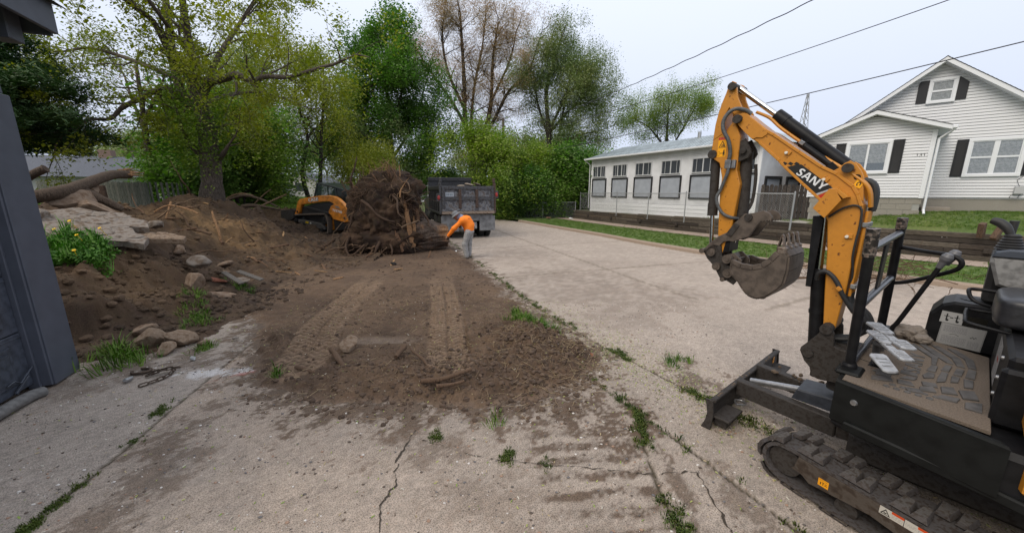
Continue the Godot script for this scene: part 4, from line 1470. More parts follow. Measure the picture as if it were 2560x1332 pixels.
func chain_fence(nm: String, label: String, q: PackedVector2Array, base: Array, hgt: float) -> void:
	var t := thing(nm, label, "fence")
	var gm := mat("galvanised_pipe", Color(0.36, 0.37, 0.38), 0.45, "", 1.0, 0.55)
	for i in q.size():
		var m := MB.new()
		m.rod(P(q[i].x, base[i] - 0.3, q[i].y), P(q[i].x, base[i] + hgt + 0.03, q[i].y), 0.034 if i == q.size() - 1 else 0.024, 8)
		m.lathe(P2([0.03, 0, 0.03, 0.03, 0.0, 0.055]), T(P(q[i].x, base[i] + hgt + 0.02, q[i].y)), 8)
		build("post", m, gm, t)
	var wire := MB.new()
	for i in q.size() - 1:
		var m := MB.new()
		m.rod(P(q[i].x, base[i] + hgt - 0.02, q[i].y), P(q[i + 1].x, base[i + 1] + hgt - 0.02, q[i + 1].y), 0.018, 8)
		build("top_rail", m, gm, t)
		var L := q[i].distance_to(q[i + 1])
		var n := int(L / 0.085)
		var e := hgt / L
		for k in range(-int(hgt / 0.085), n):
			for sg in 2:
				var u0 := k * 0.085 / L
				var u1 := u0 + e
				var v0 := 0.0
				var v1 := 1.0
				if u0 < 0.0:
					v0 = -u0 / e; u0 = 0.0
				if u1 > 1.0:
					v1 = 1.0 - (u1 - 1.0) / e; u1 = 1.0
				if u1 <= u0: continue
				var ua := u0 if sg == 0 else 1.0 - u0
				var ub := u1 if sg == 0 else 1.0 - u1
				var pa := q[i].lerp(q[i + 1], ua)
				var pb := q[i].lerp(q[i + 1], ub)
				wire.tube(PackedVector3Array([P(pa.x, lerpf(base[i], base[i + 1], ua) + v0 * hgt, pa.y), P(pb.x, lerpf(base[i], base[i + 1], ub) + v1 * hgt, pb.y)]), F([0.003]), 3, false)
	build("wire_mesh", wire, gm, t, "stuff")

func make_garage() -> void:
	var g := thing("garage", "blue grey wooden garage with panelled overhead door at the left edge", "garage")
	# x runs from the door towards the corner (away), z out to the driveway
	g.transform = along(P(-5.02, 0, 3.66), Vector3(-0.40, 0, -0.917))
	# z axis = x cross up
	var pm := mat("garage_paint", Color(0.078, 0.087, 0.113), 0.55, "faint", 1.0)
	var pm2 := mat("garage_paint_trim", Color(0.080, 0.089, 0.116), 0.5, "faint", 1.0)
	var dm := mat("garage_door_paint", Color(0.062, 0.072, 0.096), 0.4, "dusty", 3.0, 0.0, 0.2)
	var sgn := 1.0 if (g.transform.basis.z.x > 0.0) else -1.0
	var post := MB.new()
	post.bx(0.0, 0.40, 0.02, 3.05, -0.14 * sgn, 0.02 * sgn, 0.006)
	build("corner_board", post, pm2, g)
	var jamb := MB.new()
	jamb.bx(-0.03, -0.002, 0.03, 2.45, -0.16 * sgn, 0.005 * sgn, 0.004)
	jamb.bx(-0.06, -0.031, 0.03, 2.45, -0.16 * sgn, -0.07 * sgn, 0.004)
	jamb.bx(-3.2, -0.002, 2.45, 2.5, -0.30 * sgn, 0.005 * sgn, 0.004)
	build("door_jamb", jamb, pm2, g)
	# lap boards above the door, each one a piece
	for i in 6:
		var m := MB.new()
		var y0 := 2.5 + 0.19 * i
		var x1 := -0.003 if y0 < 3.0 else 0.36
		m.box(Transform3D(Basis(Vector3.RIGHT, -0.06 * sgn), Vector3((x1 - 3.3) * 0.5, y0 + 0.095, -0.02 * sgn)), Vector3(3.3 + x1, 0.205, 0.022), 0.003)
		build("lap_board", m, pm, g)
	# end wall, facing the bank
	var ew := MB.new()
	ew.bx(0.26, 0.38, -0.1, 3.85, -5.0 * sgn, -0.15 * sgn)
	build("end_wall", ew, pm, g)
	var iw := MB.new()
	iw.bx(-3.4, -3.2, 0.0, 3.6, -5.0 * sgn, 0.0)
	iw.bx(-3.2, 0.26, 0.0, 3.6, -5.0 * sgn, -4.9 * sgn)
	build("back_wall", iw, pm, g)
	# overhead door: four panels with raised fields
	var dr := build("garage_door", MB.new(), dm, g)
	for r in 4:
		var y0 := 0.09 + 0.585 * r
		var pn := MB.new()
		pn.bx(-3.2, -0.065, y0, y0 + 0.575, -0.14 * sgn, -0.105 * sgn, 0.008)
		pn.bx(-3.2, -0.065, y0 + 0.53, y0 + 0.545, -0.106 * sgn, -0.099 * sgn, 0.003)
		var x := -0.24
		while x > -3.0:
			# raised field with bevelled edges
			var z0 := -0.105 * sgn
			var z1 := -0.092 * sgn
			var xa := x - 0.6
			pn.prism(P2([xa, y0 + 0.09, x, y0 + 0.09, x, y0 + 0.48, xa, y0 + 0.48]), Transform3D(), minf(z0, z1), maxf(z0, z1), 0.010)
			pn.prism(P2([xa + 0.05, y0 + 0.14, x - 0.05, y0 + 0.14, x - 0.05, y0 + 0.43, xa + 0.05, y0 + 0.43]), Transform3D(), minf(z1, -0.078 * sgn), maxf(z1, -0.078 * sgn), 0.012)
			x -= 0.72
		build("door_panel", pn, dm, dr)
	var seal := MB.new()
	seal.tube(curve(V3([-3.2, 0.06, -0.06 * sgn, -1.5, 0.065, -0.05 * sgn, -0.75, 0.07, -0.02 * sgn, -0.35, 0.06, 0.0, -0.22, 0.045, 0.04 * sgn]), 4), F([0.055]), 10)
	build("bottom_seal", seal, mat("grey_rubber", Color(0.17, 0.165, 0.16), 0.8, "dusty", 4.0), g)
	var hook := MB.new()
	hook.tube(V3([-0.40, 0.22, -0.08 * sgn, -0.36, 0.25, -0.05 * sgn, -0.30, 0.2, -0.05 * sgn, -0.09, 0.29, -0.07 * sgn]), F([0.008]), 6)
	hook.box(Transform3D(Basis(Vector3(0, 0, 1), 0.5), Vector3(-0.24, 0.16, -0.08 * sgn)), Vector3(0.22, 0.025, 0.02), 0.003)
	build("latch", hook, dm, g)
	# eave with its box end and one look-out block
	var ev := MB.new()
	ev.bx(-3.6, 0.50, 3.86, 3.90, -1.0 * sgn, 0.40 * sgn)
	ev.bx(-3.6, 0.52, 3.72, 4.02, 0.40 * sgn, 0.44 * sgn, 0.006)
	ev.bx(0.50, 0.535, 3.70, 4.05, -5.0 * sgn, 0.39 * sgn, 0.006)
	ev.bx(0.22, 0.42, 3.56, 3.86, 0.05 * sgn, 0.22 * sgn, 0.008)
	ev.bx(-3.6, 0.38, 3.5, 3.86, 0.003 * sgn, 0.05 * sgn, 0.006)
	build("eave", ev, pm2, g)
	var rf := MB.new()
	rf.quad(Vector3(-3.7, 4.0, 0.52 * sgn), Vector3(0.6, 4.0, 0.52 * sgn), Vector3(0.6, 5.0, -2.6 * sgn), Vector3(-3.7, 5.0, -2.6 * sgn), Vector3.UP)
	rf.quad(Vector3(-3.7, 4.0, -5.9 * sgn), Vector3(0.6, 4.0, -5.9 * sgn), Vector3(0.6, 5.0, -2.6 * sgn), Vector3(-3.7, 5.0, -2.6 * sgn), Vector3.UP)
	build("roof", rf, mats["shingle"], g)

func make_far_houses() -> void:
	# grey roofed house behind the stockade fence
	var h := thing("house", "low house with a wide grey shingle roof behind the stockade fence", "house")
	h.transform = along(P(-30.0, 1.35, 24.0), Vector3(0.93, 0, -0.36))
	var b := MB.new()
	b.bx(-4, 10.5, 0, 1.75, -6, 0)
	build("wall", b, mat("pale_wall", Color(0.52, 0.52, 0.50), 0.7), h)
	var r := MB.new()
	r.quad(Vector3(-4.5, 1.62, 0.6), Vector3(11, 1.62, 0.6), Vector3(10.0, 3.15, -3), Vector3(-3.5, 3.15, -3), Vector3.UP)
	r.quad(Vector3(-4.5, 1.62, -6.6), Vector3(11, 1.62, -6.6), Vector3(10.0, 3.15, -3), Vector3(-3.5, 3.15, -3), Vector3.UP)
	r.quad(Vector3(11, 1.62, 0.6), Vector3(11, 1.62, -6.6), Vector3(10.0, 3.15, -3), Vector3(10.0, 3.15, -3), Vector3.RIGHT)
	build("roof", r, mat("grey_shingle", Color(0.115, 0.125, 0.15), 0.9, "soil", 1.5), h)
	var c := MB.new()
	c.bx(1.6, 2.3, 2.9, 3.6, -3.3, -2.7)
	build("chimney", c, mat("brick_far", Color(0.22, 0.15, 0.12), 0.9), h)
	# two small pale gables beyond
	for q in [[-25.0, 36.0, "small white gabled house far behind the fence, left of the bare trunk"], [-21.6, 38.0, "cream gabled house far behind the leaning bare trunk"]]:
		var o := thing("house", q[2], "house", P(q[0], 1.35, q[1]))
		var w := MB.new()
		w.prism(P2([-1.9, 0, 1.9, 0, 1.9, 1.6, 0, 2.5, -1.9, 1.6]), Transform3D(), -5, 0)
		build("wall", w, mats["pale_wall"], o)
		var rr := MB.new()
		for s in [-1.0, 1.0]:
			rr.quad(Vector3(0, 2.58, 0.25), Vector3(2.2 * s, 1.52, 0.25), Vector3(2.2 * s, 1.52, -5.2), Vector3(0, 2.58, -5.2), Vector3(s * 0.5, 1, 0))
		build("roof", rr, mats["grey_shingle"], o)
		var wi := MB.new()
		wi.bx(-0.4, 0.4, 0.7, 1.5, 0.005, 0.04)
		build("window", wi, mats["dark_pane"], o)
	# stockade fence: boards one by one
	var f := thing("stockade_fence", "weathered grey green board fence behind the rubble", "fence")
	var fm := []
	for k in 3:
		fm.append(grain("stockade_%d" % k, [Color(0.165, 0.172, 0.142), Color(0.135, 0.145, 0.12), Color(0.19, 0.19, 0.16)][k], 0.95, Vector3(2.5, 0.35, 2.5), 0.8))
	var a0 := Vector2(-18.5, 14.6)
	var a1 := Vector2(-12.9, 13.2)
	var rg := RandomNumberGenerator.new()
	rg.seed = 3
	var n := 44
	for i in n:
		var q := a0.lerp(a1, i / float(n - 1))
		var m := MB.new()
		var top := 2.48 - 0.10 * (i / float(n)) + rg.randf_range(-0.015, 0.015)
		m.prism(P2([-0.063, 1.2, 0.063, 1.2, 0.063, top - 0.03, 0.03, top, -0.03, top, -0.063, top - 0.03]), along(P(q.x, 0, q.y), P(a1.x - a0.x, 0, a1.y - a0.y)), -0.01, 0.01, 0.003)
		build("board", m, fm[rg.randi() % 3], f)
	# the fence turns a corner and runs back
	var a2 := Vector2(-14.0, 16.6)
	for i in 10:
		var q := a1.lerp(a2, (i + 0.6) / 10.0)
		var m := MB.new()
		m.bar(P(q.x, 1.2, q.y), P(q.x, 2.4, q.y), 0.12, 0.02, P(a2.x - a1.x, 0, a2.y - a1.y).cross(Vector3.UP))
		build("board", m, fm[rg.randi() % 3], f)

# ================================================================ TREES
func leaf_clump(n: int, r: float, len: float, wid: float, rg: RandomNumberGenerator, droop := 0.2) -> ArrayMesh:
	var mb := MB.new()
	for i in n:
		var c := Vector3(rg.randfn(), rg.randfn() * 0.8, rg.randfn()) * r * 0.55
		var d := Vector3(rg.randfn(), rg.randfn() * 0.6 - droop, rg.randfn()).normalized()
		var s := d.cross(Vector3(rg.randfn(), rg.randfn() + 1.0, rg.randfn())).normalized()
		var k := rg.randf_range(0.6, 1.25)
		var nn := s.cross(d).normalized()
		if nn.y < 0: nn = -nn
		nn = (nn + Vector3.UP * 0.4).normalized()
		mb.col = Color(0.75, 0.8, 0.75).lerp(Color(1.25, 1.2, 1.1), rg.randf())
		var a := c - d * len * 0.5 * k
		var b := c + d * len * 0.5 * k
		var m1 := c + s * wid * 0.5 * k + nn * len * 0.08
		var m2 := c - s * wid * 0.5 * k + nn * len * 0.08
		mb.tri(a, m1, b, nn, nn, nn)
		mb.tri(a, b, m2, nn, nn, nn)
	return mb.mesh()

# one branch and its offspring; leaf places are collected in lv
func grow(mb: MB, lv: Array, p: Vector3, dir: Vector3, L: float, r: float, lvl: int, o: Dictionary, rg: RandomNumberGenerator) -> void:
	var n := 4
	var pts := PackedVector3Array([p])
	var rr := PackedFloat32Array([r])
	var d := dir
	for i in n:
		d = (d + Vector3(rg.randfn(), rg.randfn(), rg.randfn()) * o.wob + Vector3.UP * o.grav * (1.0 if lvl < o.lv else o.tip)).normalized()
		p += d * L / n
		pts.append(p)
		rr.append(maxf(r * (1.0 - 0.72 * (i + 1.0) / n), 0.004))
	mb.tube(pts, rr, 6 if r > 0.06 else (4 if r > 0.02 else 3), false)
	if lvl >= o.lv:
		for k in o.leaves:
			var t := rg.randf_range(0.25, 1.0) * n
			var i := mini(int(t), n - 1)
			lv.append(pts[i].lerp(pts[i + 1], t - i) + Vector3(rg.randfn(), rg.randfn(), rg.randfn()) * o.spread)
		return
	var kids: int = o.kids
	for k in kids:
		var t := rg.randf_range(0.3, 1.0) * n
		var i := mini(int(t), n - 1)
		var q := pts[i].lerp(pts[i + 1], t - i)
		var seg := (pts[i + 1] - pts[i]).normalized()
		var ax := seg.cross(Vector3(rg.randfn(), rg.randfn(), rg.randfn())).normalized()
		grow(mb, lv, q, seg.rotated(ax, o.ang * rg.randf_range(0.6, 1.3)), L * o.ratio * rg.randf_range(0.7, 1.2), lerpf(rr[i], rr[i + 1], t - i) * 0.6, lvl + 1, o, rg)
	if lvl > 0:
		grow(mb, lv, pts[n], d, L * o.ratio, rr[n], lvl + 1, o, rg)

var bark_m := {}
func bark(key: String, c: Color) -> StandardMaterial3D:
	return mat("bark_" + key, c, 0.95, "bark", 2.2, 0.0, 2.0)

func crown(t: Node3D, lv: Array, clump: Mesh, lm: Material, s0: float, s1: float, rg: RandomNumberGenerator, warm := Color(1.3, 1.15, 0.9), cool := Color(0.72, 0.85, 0.75)) -> void:
	var xf := []
	var cs := []
	for p in lv:
		xf.append(Transform3D(Basis(Vector3.UP, rg.randf() * TAU) * rg.randf_range(s0, s1), p))
		var n := 0.5 + 0.9 * nz.get_noise_3dv(p * 35.0)
		cs.append(cool.lerp(warm, clampf(n + rg.randf_range(-0.25, 0.25), 0.0, 1.0)))
	scatter("crown", clump, lm, xf, cs, t)

# a tree whose main limbs are given as lines; everything finer is grown
func limb_tree(nm: String, label: String, limbs: Array, per_m: float, o: Dictionary, bm: Material, clump: Mesh, lm: Material, s0: float, s1: float, sd: int, warm := Color(1.3, 1.15, 0.9), cool := Color(0.72, 0.85, 0.75), group := "") -> Node3D:
	var rg := RandomNumberGenerator.new()
	rg.seed = sd
	var base := PA(limbs[0][0])[0]
	var t := thing(nm, label, "tree", base, 0.0, group)
	var trunk := MB.new()
	var twigs := MB.new()
	var lv := []
	for li in limbs.size():
		var L = limbs[li]
		var raw := PA(L[0])
		for i in raw.size():
			raw[i] -= base
		var q := curve(raw, 5)
		var rr := PackedFloat32Array()
		var len := 0.0
		for i in q.size():
			var k := float(i) / (q.size() - 1)
			var r0: float = L[1]
			var r1: float = L[2]
			var r := lerpf(r0, r1, k)
			if li == 0:
				r *= 1.0 + 0.35 * exp(-k * 9.0) + 0.05 * sin(k * 23.0)
			rr.append(r * (1.0 + 0.06 * rg.randfn()))
			if i > 0: len += q[i].distance_to(q[i - 1])
		trunk.tube(q, rr, 14 if L[1] > 0.15 else 8, true)
		var start := 0.5 if li == 0 else 0.12
		for k in int(len * per_m * (0.4 if li == 0 else 1.0)):
			var s := rg.randf_range(start, 1.0)
			s = 1.0 - (1.0 - s) * (1.0 - s * 0.2)
			var t2 := s * (q.size() - 1)
			var i := mini(int(t2), q.size() - 2)
			var seg := (q[i + 1] - q[i]).normalized()
			var ax := seg.cross(Vector3(rg.randfn(), rg.randfn(), rg.randfn())).normalized()
			var d := seg.rotated(ax, rg.randf_range(0.5, 1.25))
			grow(twigs, lv, q[i].lerp(q[i + 1], t2 - i), d, o.len * rg.randf_range(0.5, 1.2) * (1.15 - 0.4 * s), minf(rr[i] * 0.45, 0.05), 0, o, rg)
		grow(twigs, lv, q[q.size() - 1], (q[q.size() - 1] - q[q.size() - 2]).normalized(), o.len, rr[q.size() - 1], 0, o, rg)
	build("trunk", trunk, bm, t)
	build("branches", twigs, bm, t)
	crown(t, lv, clump, lm, s0, s1, rg, warm, cool)
	return t

# a whole tree grown from nothing, at the origin
func wild_tree(nm: String, label: String, hgt: float, r: float, stems: int, lean: float, o: Dictionary, bm: Material, clump: Mesh, lm: Material, s0: float, s1: float, sd: int, at: Vector3, category := "tree", group := "", warm := Color(1.3, 1.15, 0.9), cool := Color(0.72, 0.85, 0.75)) -> Node3D:
	var rg := RandomNumberGenerator.new()
	rg.seed = sd
	var t := thing(nm, label, category, at, 0.0, group)
	var trunk := MB.new()
	var twigs := MB.new()
	var lv := []
	for s in stems:
		var a := TAU * s / stems + rg.randf()
		var top := Vector3(cos(a), 0, sin(a)) * lean * hgt * rg.randf_range(0.5, 1.2) + Vector3.UP * hgt * rg.randf_range(0.8, 1.0)
		var b := Vector3(cos(a), 0, sin(a)) * r * (0.8 if stems > 1 else 0.0)
		var raw := PackedVector3Array([b - Vector3.UP * 0.2])
		for k in 4:
			raw.append(b.lerp(top, (k + 1) / 4.0 * 0.9) + Vector3(rg.randfn(), 0, rg.randfn()) * hgt * 0.02 * (k + 1))
		var q := curve(raw, 4)
		var rr := PackedFloat32Array()
		for i in q.size():
			rr.append(r * (1.0 - 0.85 * i / (q.size() - 1.0)) / (1.0 if stems == 1 else 1.3))
		trunk.tube(q, rr, 8, true)
		for k in int(o.n):
			var s2 := rg.randf_range(o.start, 1.0)
			var t2 := s2 * (q.size() - 1)
			var i := mini(int(t2), q.size() - 2)
			var seg := (q[i + 1] - q[i]).normalized()
			var ax := seg.cross(Vector3(rg.randfn(), rg.randfn(), rg.randfn())).normalized()
			var prof: float = sin(PI * clampf((s2 - o.start) / (1.0 - o.start) * 0.8 + 0.2, 0.0, 1.0)) * 0.8 + 0.25
			grow(twigs, lv, q[i].lerp(q[i + 1], t2 - i), seg.rotated(ax, rg.randf_range(0.6, 1.2)), o.len * hgt * rg.randf_range(0.6, 1.1) * prof, rr[i] * 0.45, 0, o, rg)
	build("trunk", trunk, bm, t)
	build("branches", twigs, bm, t)
	crown(t, lv, clump, lm, s0, s1, rg, warm, cool)
	return t

func make_trees() -> void:
	var rg := RandomNumberGenerator.new()
	rg.seed = 17
	var limbs := {
		"maple": [
			[[-10.21, 1.51, 12.60, -10.06, 2.57, 12.60, -9.99, 3.47, 12.60, -9.97, 4.34, 12.60, -10.05, 4.80, 12.60], 0.318, 0.211],
			[[-10.05, 4.80, 12.60, -10.62, 4.97, 12.70, -10.94, 6.14, 12.90, -11.12, 7.61, 13.20, -11.40, 8.94, 13.60, -11.50, 10.07, 13.80], 0.163, 0.0624],
			[[-10.05, 4.80, 12.60, -9.84, 5.57, 12.30, -9.45, 6.40, 11.80, -9.12, 7.25, 11.40, -8.68, 8.00, 11.00], 0.148, 0.0546],
			[[-10.89, 5.86, 12.90, -10.76, 6.95, 12.30, -10.77, 7.20, 11.80, -10.85, 7.35, 11.40, -11.34, 7.45, 11.20], 0.104, 0.039],
			[[-10.01, 4.80, 12.60, -9.54, 5.37, 12.40, -8.71, 5.46, 12.10, -8.23, 5.49, 11.90, -7.66, 5.26, 11.70, -7.21, 5.36, 11.60, -6.41, 5.30, 11.40, -5.35, 5.49, 11.20], 0.126, 0.0468],
			[[-10.28, 4.94, 12.60, -10.85, 5.20, 12.30, -11.27, 4.83, 11.90, -11.59, 4.51, 11.60, -11.82, 4.16, 11.40, -12.18, 4.07, 11.10, -12.72, 3.65, 10.90], 0.0962, 0.0273],
			[[-10.00, 5.06, 12.60, -9.76, 6.31, 13.20, -9.36, 7.49, 13.80, -8.94, 8.61, 14.40, -8.37, 9.54, 14.80], 0.0962, 0.039],
			[[-10.72, 5.59, 12.80, -12.10, 6.13, 13.40, -13.49, 6.63, 13.80, -14.95, 7.02, 14.20, -16.19, 6.96, 14.40], 0.0888, 0.0312],
			[[-10.16, 6.35, 12.60, -9.55, 6.73, 11.10, -9.47, 7.33, 10.40], 0.074, 0.0312],
			[[-10.05, 4.80, 12.60, -10.11, 5.35, 13.80, -9.62, 5.72, 14.80, -8.80, 5.58, 15.40], 0.0814, 0.0312],
			[[-10.34, 3.28, 12.60, -10.37, 3.51, 12.40, -10.43, 3.74, 12.30, -10.42, 4.03, 12.20], 0.111, 0.0468],
			[[-9.70, 3.15, 12.60, -9.36, 3.32, 12.40, -9.09, 3.56, 12.30], 0.0962, 0.039],
		],
		"brown": [
			[[-3.71, -0.48, 38.00, -3.95, 3.52, 38.00, -4.13, 6.22, 38.00, -4.55, 8.79, 37.70, -4.53, 12.30, 37.40, -4.61, 15.31, 37.20, -4.69, 17.86, 37.00], 0.42, 0.07],
			[[-3.13, -0.52, 38.50, -2.92, 5.12, 38.50, -2.61, 7.84, 38.70, -2.07, 10.90, 39.00, -1.88, 14.60, 39.20, -1.36, 17.89, 39.50], 0.38, 0.07],
			[[-2.89, 7.05, 38.50, -1.54, 9.12, 37.50, -0.30, 11.22, 37.00, 1.47, 12.80, 36.50, 2.32, 14.89, 36.00], 0.2, 0.05],
			[[-4.03, 7.17, 38.00, -5.75, 10.41, 38.80, -7.74, 13.21, 39.40, -9.31, 15.52, 39.80], 0.2, 0.05],
			[[-4.10, 7.73, 38.00, -3.80, 12.14, 39.50, -2.98, 15.95, 40.00, -2.56, 19.31, 40.40], 0.18, 0.05],
			[[-4.49, 9.58, 38.00, -5.95, 12.88, 37.00, -6.32, 15.76, 36.60, -6.05, 17.29, 36.40], 0.16, 0.05],
			[[-2.14, 10.31, 38.00, -0.20, 14.54, 39.00, 0.39, 17.15, 39.40], 0.14, 0.05],
		],
		"right": [
			[[3.75, -0.35, 36.00, 3.70, 3.82, 36.00, 3.44, 7.44, 36.00, 3.15, 10.91, 36.00, 3.78, 13.58, 36.00, 4.28, 14.89, 36.00], 0.34, 0.06],
			[[4.16, -0.38, 36.50, 4.33, 4.22, 36.60, 4.55, 7.53, 36.60, 5.22, 11.45, 36.80, 5.93, 13.56, 37.00], 0.22, 0.05],
			[[3.61, 7.79, 36.00, 5.01, 10.54, 35.20, 6.51, 11.43, 34.80], 0.16, 0.05],
			[[3.58, 7.44, 36.00, 5.99, 9.94, 36.60, 8.32, 10.03, 37.00], 0.15, 0.04],
			[[3.49, 6.73, 36.00, 2.43, 10.01, 36.60, 2.05, 12.54, 37.00], 0.14, 0.04],
			[[3.96, 5.65, 36.00, 5.89, 7.00, 35.40, 7.67, 7.32, 35.20], 0.12, 0.04],
		],
		"green": [
			[[-9.60, 0.06, 30.00, -9.52, 3.84, 30.00, -9.52, 7.43, 30.00, -9.54, 10.28, 30.00, -9.42, 13.29, 30.00], 0.32, 0.05],
			[[-9.54, 3.53, 30.00, -11.43, 6.64, 30.60, -12.30, 9.39, 31.00], 0.14, 0.04],
			[[-9.54, 4.45, 30.00, -7.52, 7.50, 30.40, -6.82, 9.87, 30.60], 0.14, 0.04],
			[[-9.42, 2.91, 30.00, -6.82, 4.71, 29.50, -5.46, 6.14, 29.20], 0.12, 0.04],
			[[-9.50, 5.06, 30.00, -10.08, 8.37, 29.00, -10.37, 10.73, 28.70], 0.12, 0.04],
			[[-9.51, 6.25, 30.00, -8.14, 9.52, 29.20, -7.81, 11.61, 29.00], 0.1, 0.03],
			[[-9.56, 3.22, 30.00, -11.65, 4.68, 29.20, -12.38, 5.83, 29.00], 0.1, 0.03],
		],
		"thin": [
			[[-15.93, 1.47, 16.50, -15.80, 2.72, 16.50, -15.74, 3.89, 16.50, -15.68, 4.87, 16.50, -15.62, 5.82, 16.50, -15.56, 7.06, 16.50], 0.16, 0.06],
			[[-15.71, 4.55, 16.50, -16.47, 5.94, 17.00, -16.91, 6.98, 17.30], 0.08, 0.03],
			[[-15.68, 5.03, 16.50, -14.58, 5.89, 16.10, -13.94, 6.58, 15.90], 0.07, 0.03],
		],
		"building": [
			[[17.02, 5.39, 42.00, 16.90, 8.33, 42.00, 16.86, 10.78, 42.00], 0.2, 0.05],
			[[17.17, 6.24, 42.00, 15.18, 8.82, 42.50, 13.67, 9.70, 42.80], 0.12, 0.04],
			[[17.26, 6.24, 42.00, 18.64, 9.07, 41.50, 19.39, 10.81, 41.20], 0.12, 0.04],
		],
	}
	var small := leaf_clump(9, 0.17, 0.085, 0.05, rg, 0.5)
	var mid := leaf_clump(12, 0.34, 0.12, 0.075, rg)
	var big := leaf_clump(12, 0.5, 0.24, 0.15, rg)
	var fine := leaf_clump(12, 0.34, 0.10, 0.05, rg)
	var airy := leaf_clump(9, 0.36, 0.075, 0.04, rg)
	var yg := leafm("leaf_spring", Color(0.27, 0.30, 0.055), 0.85)
	var fresh := leafm("leaf_fresh", Color(0.19, 0.27, 0.06), 0.85)
	var deep := leafm("leaf_deep", Color(0.125, 0.21, 0.055), 0.8)
	var tan := leafm("leaf_buds", Color(0.42, 0.33, 0.23), 0.7)
	var olive := leafm("leaf_olive", Color(0.20, 0.25, 0.115), 0.7)
	var bm := bark("grey", Color(0.125, 0.098, 0.078))
	var bd := bark("dark", Color(0.06, 0.048, 0.04))
	# the big maple behind the spoil heap
	limb_tree("maple_tree", "large maple with a thick furrowed trunk and fresh yellow green leaves on the earth bank", limbs["maple"], 2.2, {"lv": 2, "kids": 3, "ang": 0.75, "ratio": 0.62, "wob": 0.16, "grav": -0.02, "tip": 6.0, "leaves": 5, "spread": 0.10, "len": 1.5}, bm, small, yg, 0.7, 1.5, 5, Color(1.3, 1.2, 0.9), Color(0.75, 0.85, 0.7))
	# ivy and suckers on its trunk
	var iv := []
	for k in 650:
		var y := rg.randf_range(0.1, 1.0)
		var a := rg.randf() * TAU
		iv.append(P(-10.1 + cos(a) * (0.5 + 0.5 * rg.randf() * y), 2.6 + y * 2.8 + rg.randfn() * 0.3, 12.55 + sin(a) * (0.45 + 0.4 * rg.randf())))
	var it := thing("ivy", "leafy green suckers and ivy around the middle of the large maple trunk", "ivy")
	crown(it, iv, small, fresh, 0.8, 1.5, rg)
	limb_tree("bare_tree", "thin leaning half bare tree left of the large maple", limbs["thin"], 2.4, {"lv": 1, "kids": 4, "ang": 0.8, "ratio": 0.6, "wob": 0.2, "grav": 0.02, "tip": 1.0, "leaves": 1, "spread": 0.12, "len": 1.2}, bm, small, tan, 0.7, 1.3, 6)
	limb_tree("tall_tree", "tallest tree, tan budding crown on dark spreading limbs behind the dump truck", limbs["brown"], 3.3, {"lv": 2, "kids": 4, "ang": 0.7, "ratio": 0.62, "wob": 0.14, "grav": 0.05, "tip": 1.0, "leaves": 4, "spread": 0.3, "len": 2.3}, bd, airy, tan, 0.7, 1.4, 8, Color(1.25, 1.15, 1.05), Color(0.85, 0.95, 0.8))
	limb_tree("tall_tree", "tall grey green feathery tree left of the long white building", limbs["right"], 2.6, {"lv": 2, "kids": 4, "ang": 0.8, "ratio": 0.62, "wob": 0.16, "grav": 0.02, "tip": 1.0, "leaves": 5, "spread": 0.28, "len": 2.1}, bd, fine, olive, 0.8, 1.6, 9)
	limb_tree("leafy_tree", "dense dark green leafy tree behind the uprooted stump", limbs["green"], 2.1, {"lv": 2, "kids": 4, "ang": 0.85, "ratio": 0.6, "wob": 0.15, "grav": 0.0, "tip": 1.0, "leaves": 5, "spread": 0.25, "len": 1.8}, bd, mid, deep, 0.9, 1.7, 10, Color(1.5, 1.4, 1.2), Color(0.7, 0.8, 0.8))
	limb_tree("small_tree", "sparse budding tree rising behind the roof of the long white building", limbs["building"], 4.5, {"lv": 2, "kids": 4, "ang": 0.7, "ratio": 0.6, "wob": 0.2, "grav": 0.04, "tip": 1.0, "leaves": 4, "spread": 0.3, "len": 2.2}, bd, fine, fresh, 0.8, 1.5, 12, Color(1.6, 1.3, 1.3), Color(0.9, 0.95, 0.8))
	# grown trees: one of a kind, then copies
	var ow := {"lv": 2, "kids": 3, "ang": 0.75, "ratio": 0.58, "wob": 0.16, "grav": 0.01, "tip": -3.0, "leaves": 4, "spread": 0.22, "len": 0.24, "n": 18, "start": 0.25}
	var grp := "spring trees beyond the dug up yard"
	var w0 := wild_tree("spring_tree", "yellow green spring tree with two trunks left of the track loader", 11.0, 0.2, 2, 0.16, ow, bd, fine, yg, 0.8, 1.6, 21, P(-15.0, 1.2, 24.0), "tree", grp)
	copy_of(w0, "spring_tree", "yellow green spring tree whose trunks stand behind the loader's cab", P(-12.0, 1.0, 22.5), 2.1, 0.95)
	var w1 := wild_tree("spring_tree", "slim pale spring tree right of the large maple", 10.0, 0.13, 1, 0.05, ow, bm, fine, olive, 0.8, 1.5, 22, P(-16.0, 1.2, 20.5), "tree", grp)
	copy_of(w1, "spring_tree", "slim spring tree just right of the loader, yellowish", P(-12.6, 0.6, 29.0), 1.0, 1.1)
	copy_of(w1, "spring_tree", "slim spring tree between the dark leafy tree and the root ball", P(-9.0, 0.3, 27.0), 3.0, 0.8)
	copy_of(w1, "spring_tree", "slim spring tree in the row behind the maple trunk", P(-22.5, 1.3, 30.0), 5.0, 1.0)
	var ob := {"lv": 2, "kids": 4, "ang": 0.8, "ratio": 0.6, "wob": 0.2, "grav": 0.02, "tip": 1.0, "leaves": 3, "spread": 0.2, "len": 0.42, "n": 12, "start": 0.05}
	var b0 := wild_tree("bush", "bright green young maple bush right of the dump truck", 6.6, 0.09, 3, 0.2, ob, bd, mid, fresh, 0.9, 1.7, 31, P(-2.2, 0.0, 28.0), "bush", "bushes at the end of the street", Color(1.7, 1.4, 1.1), Color(0.8, 0.9, 0.8))
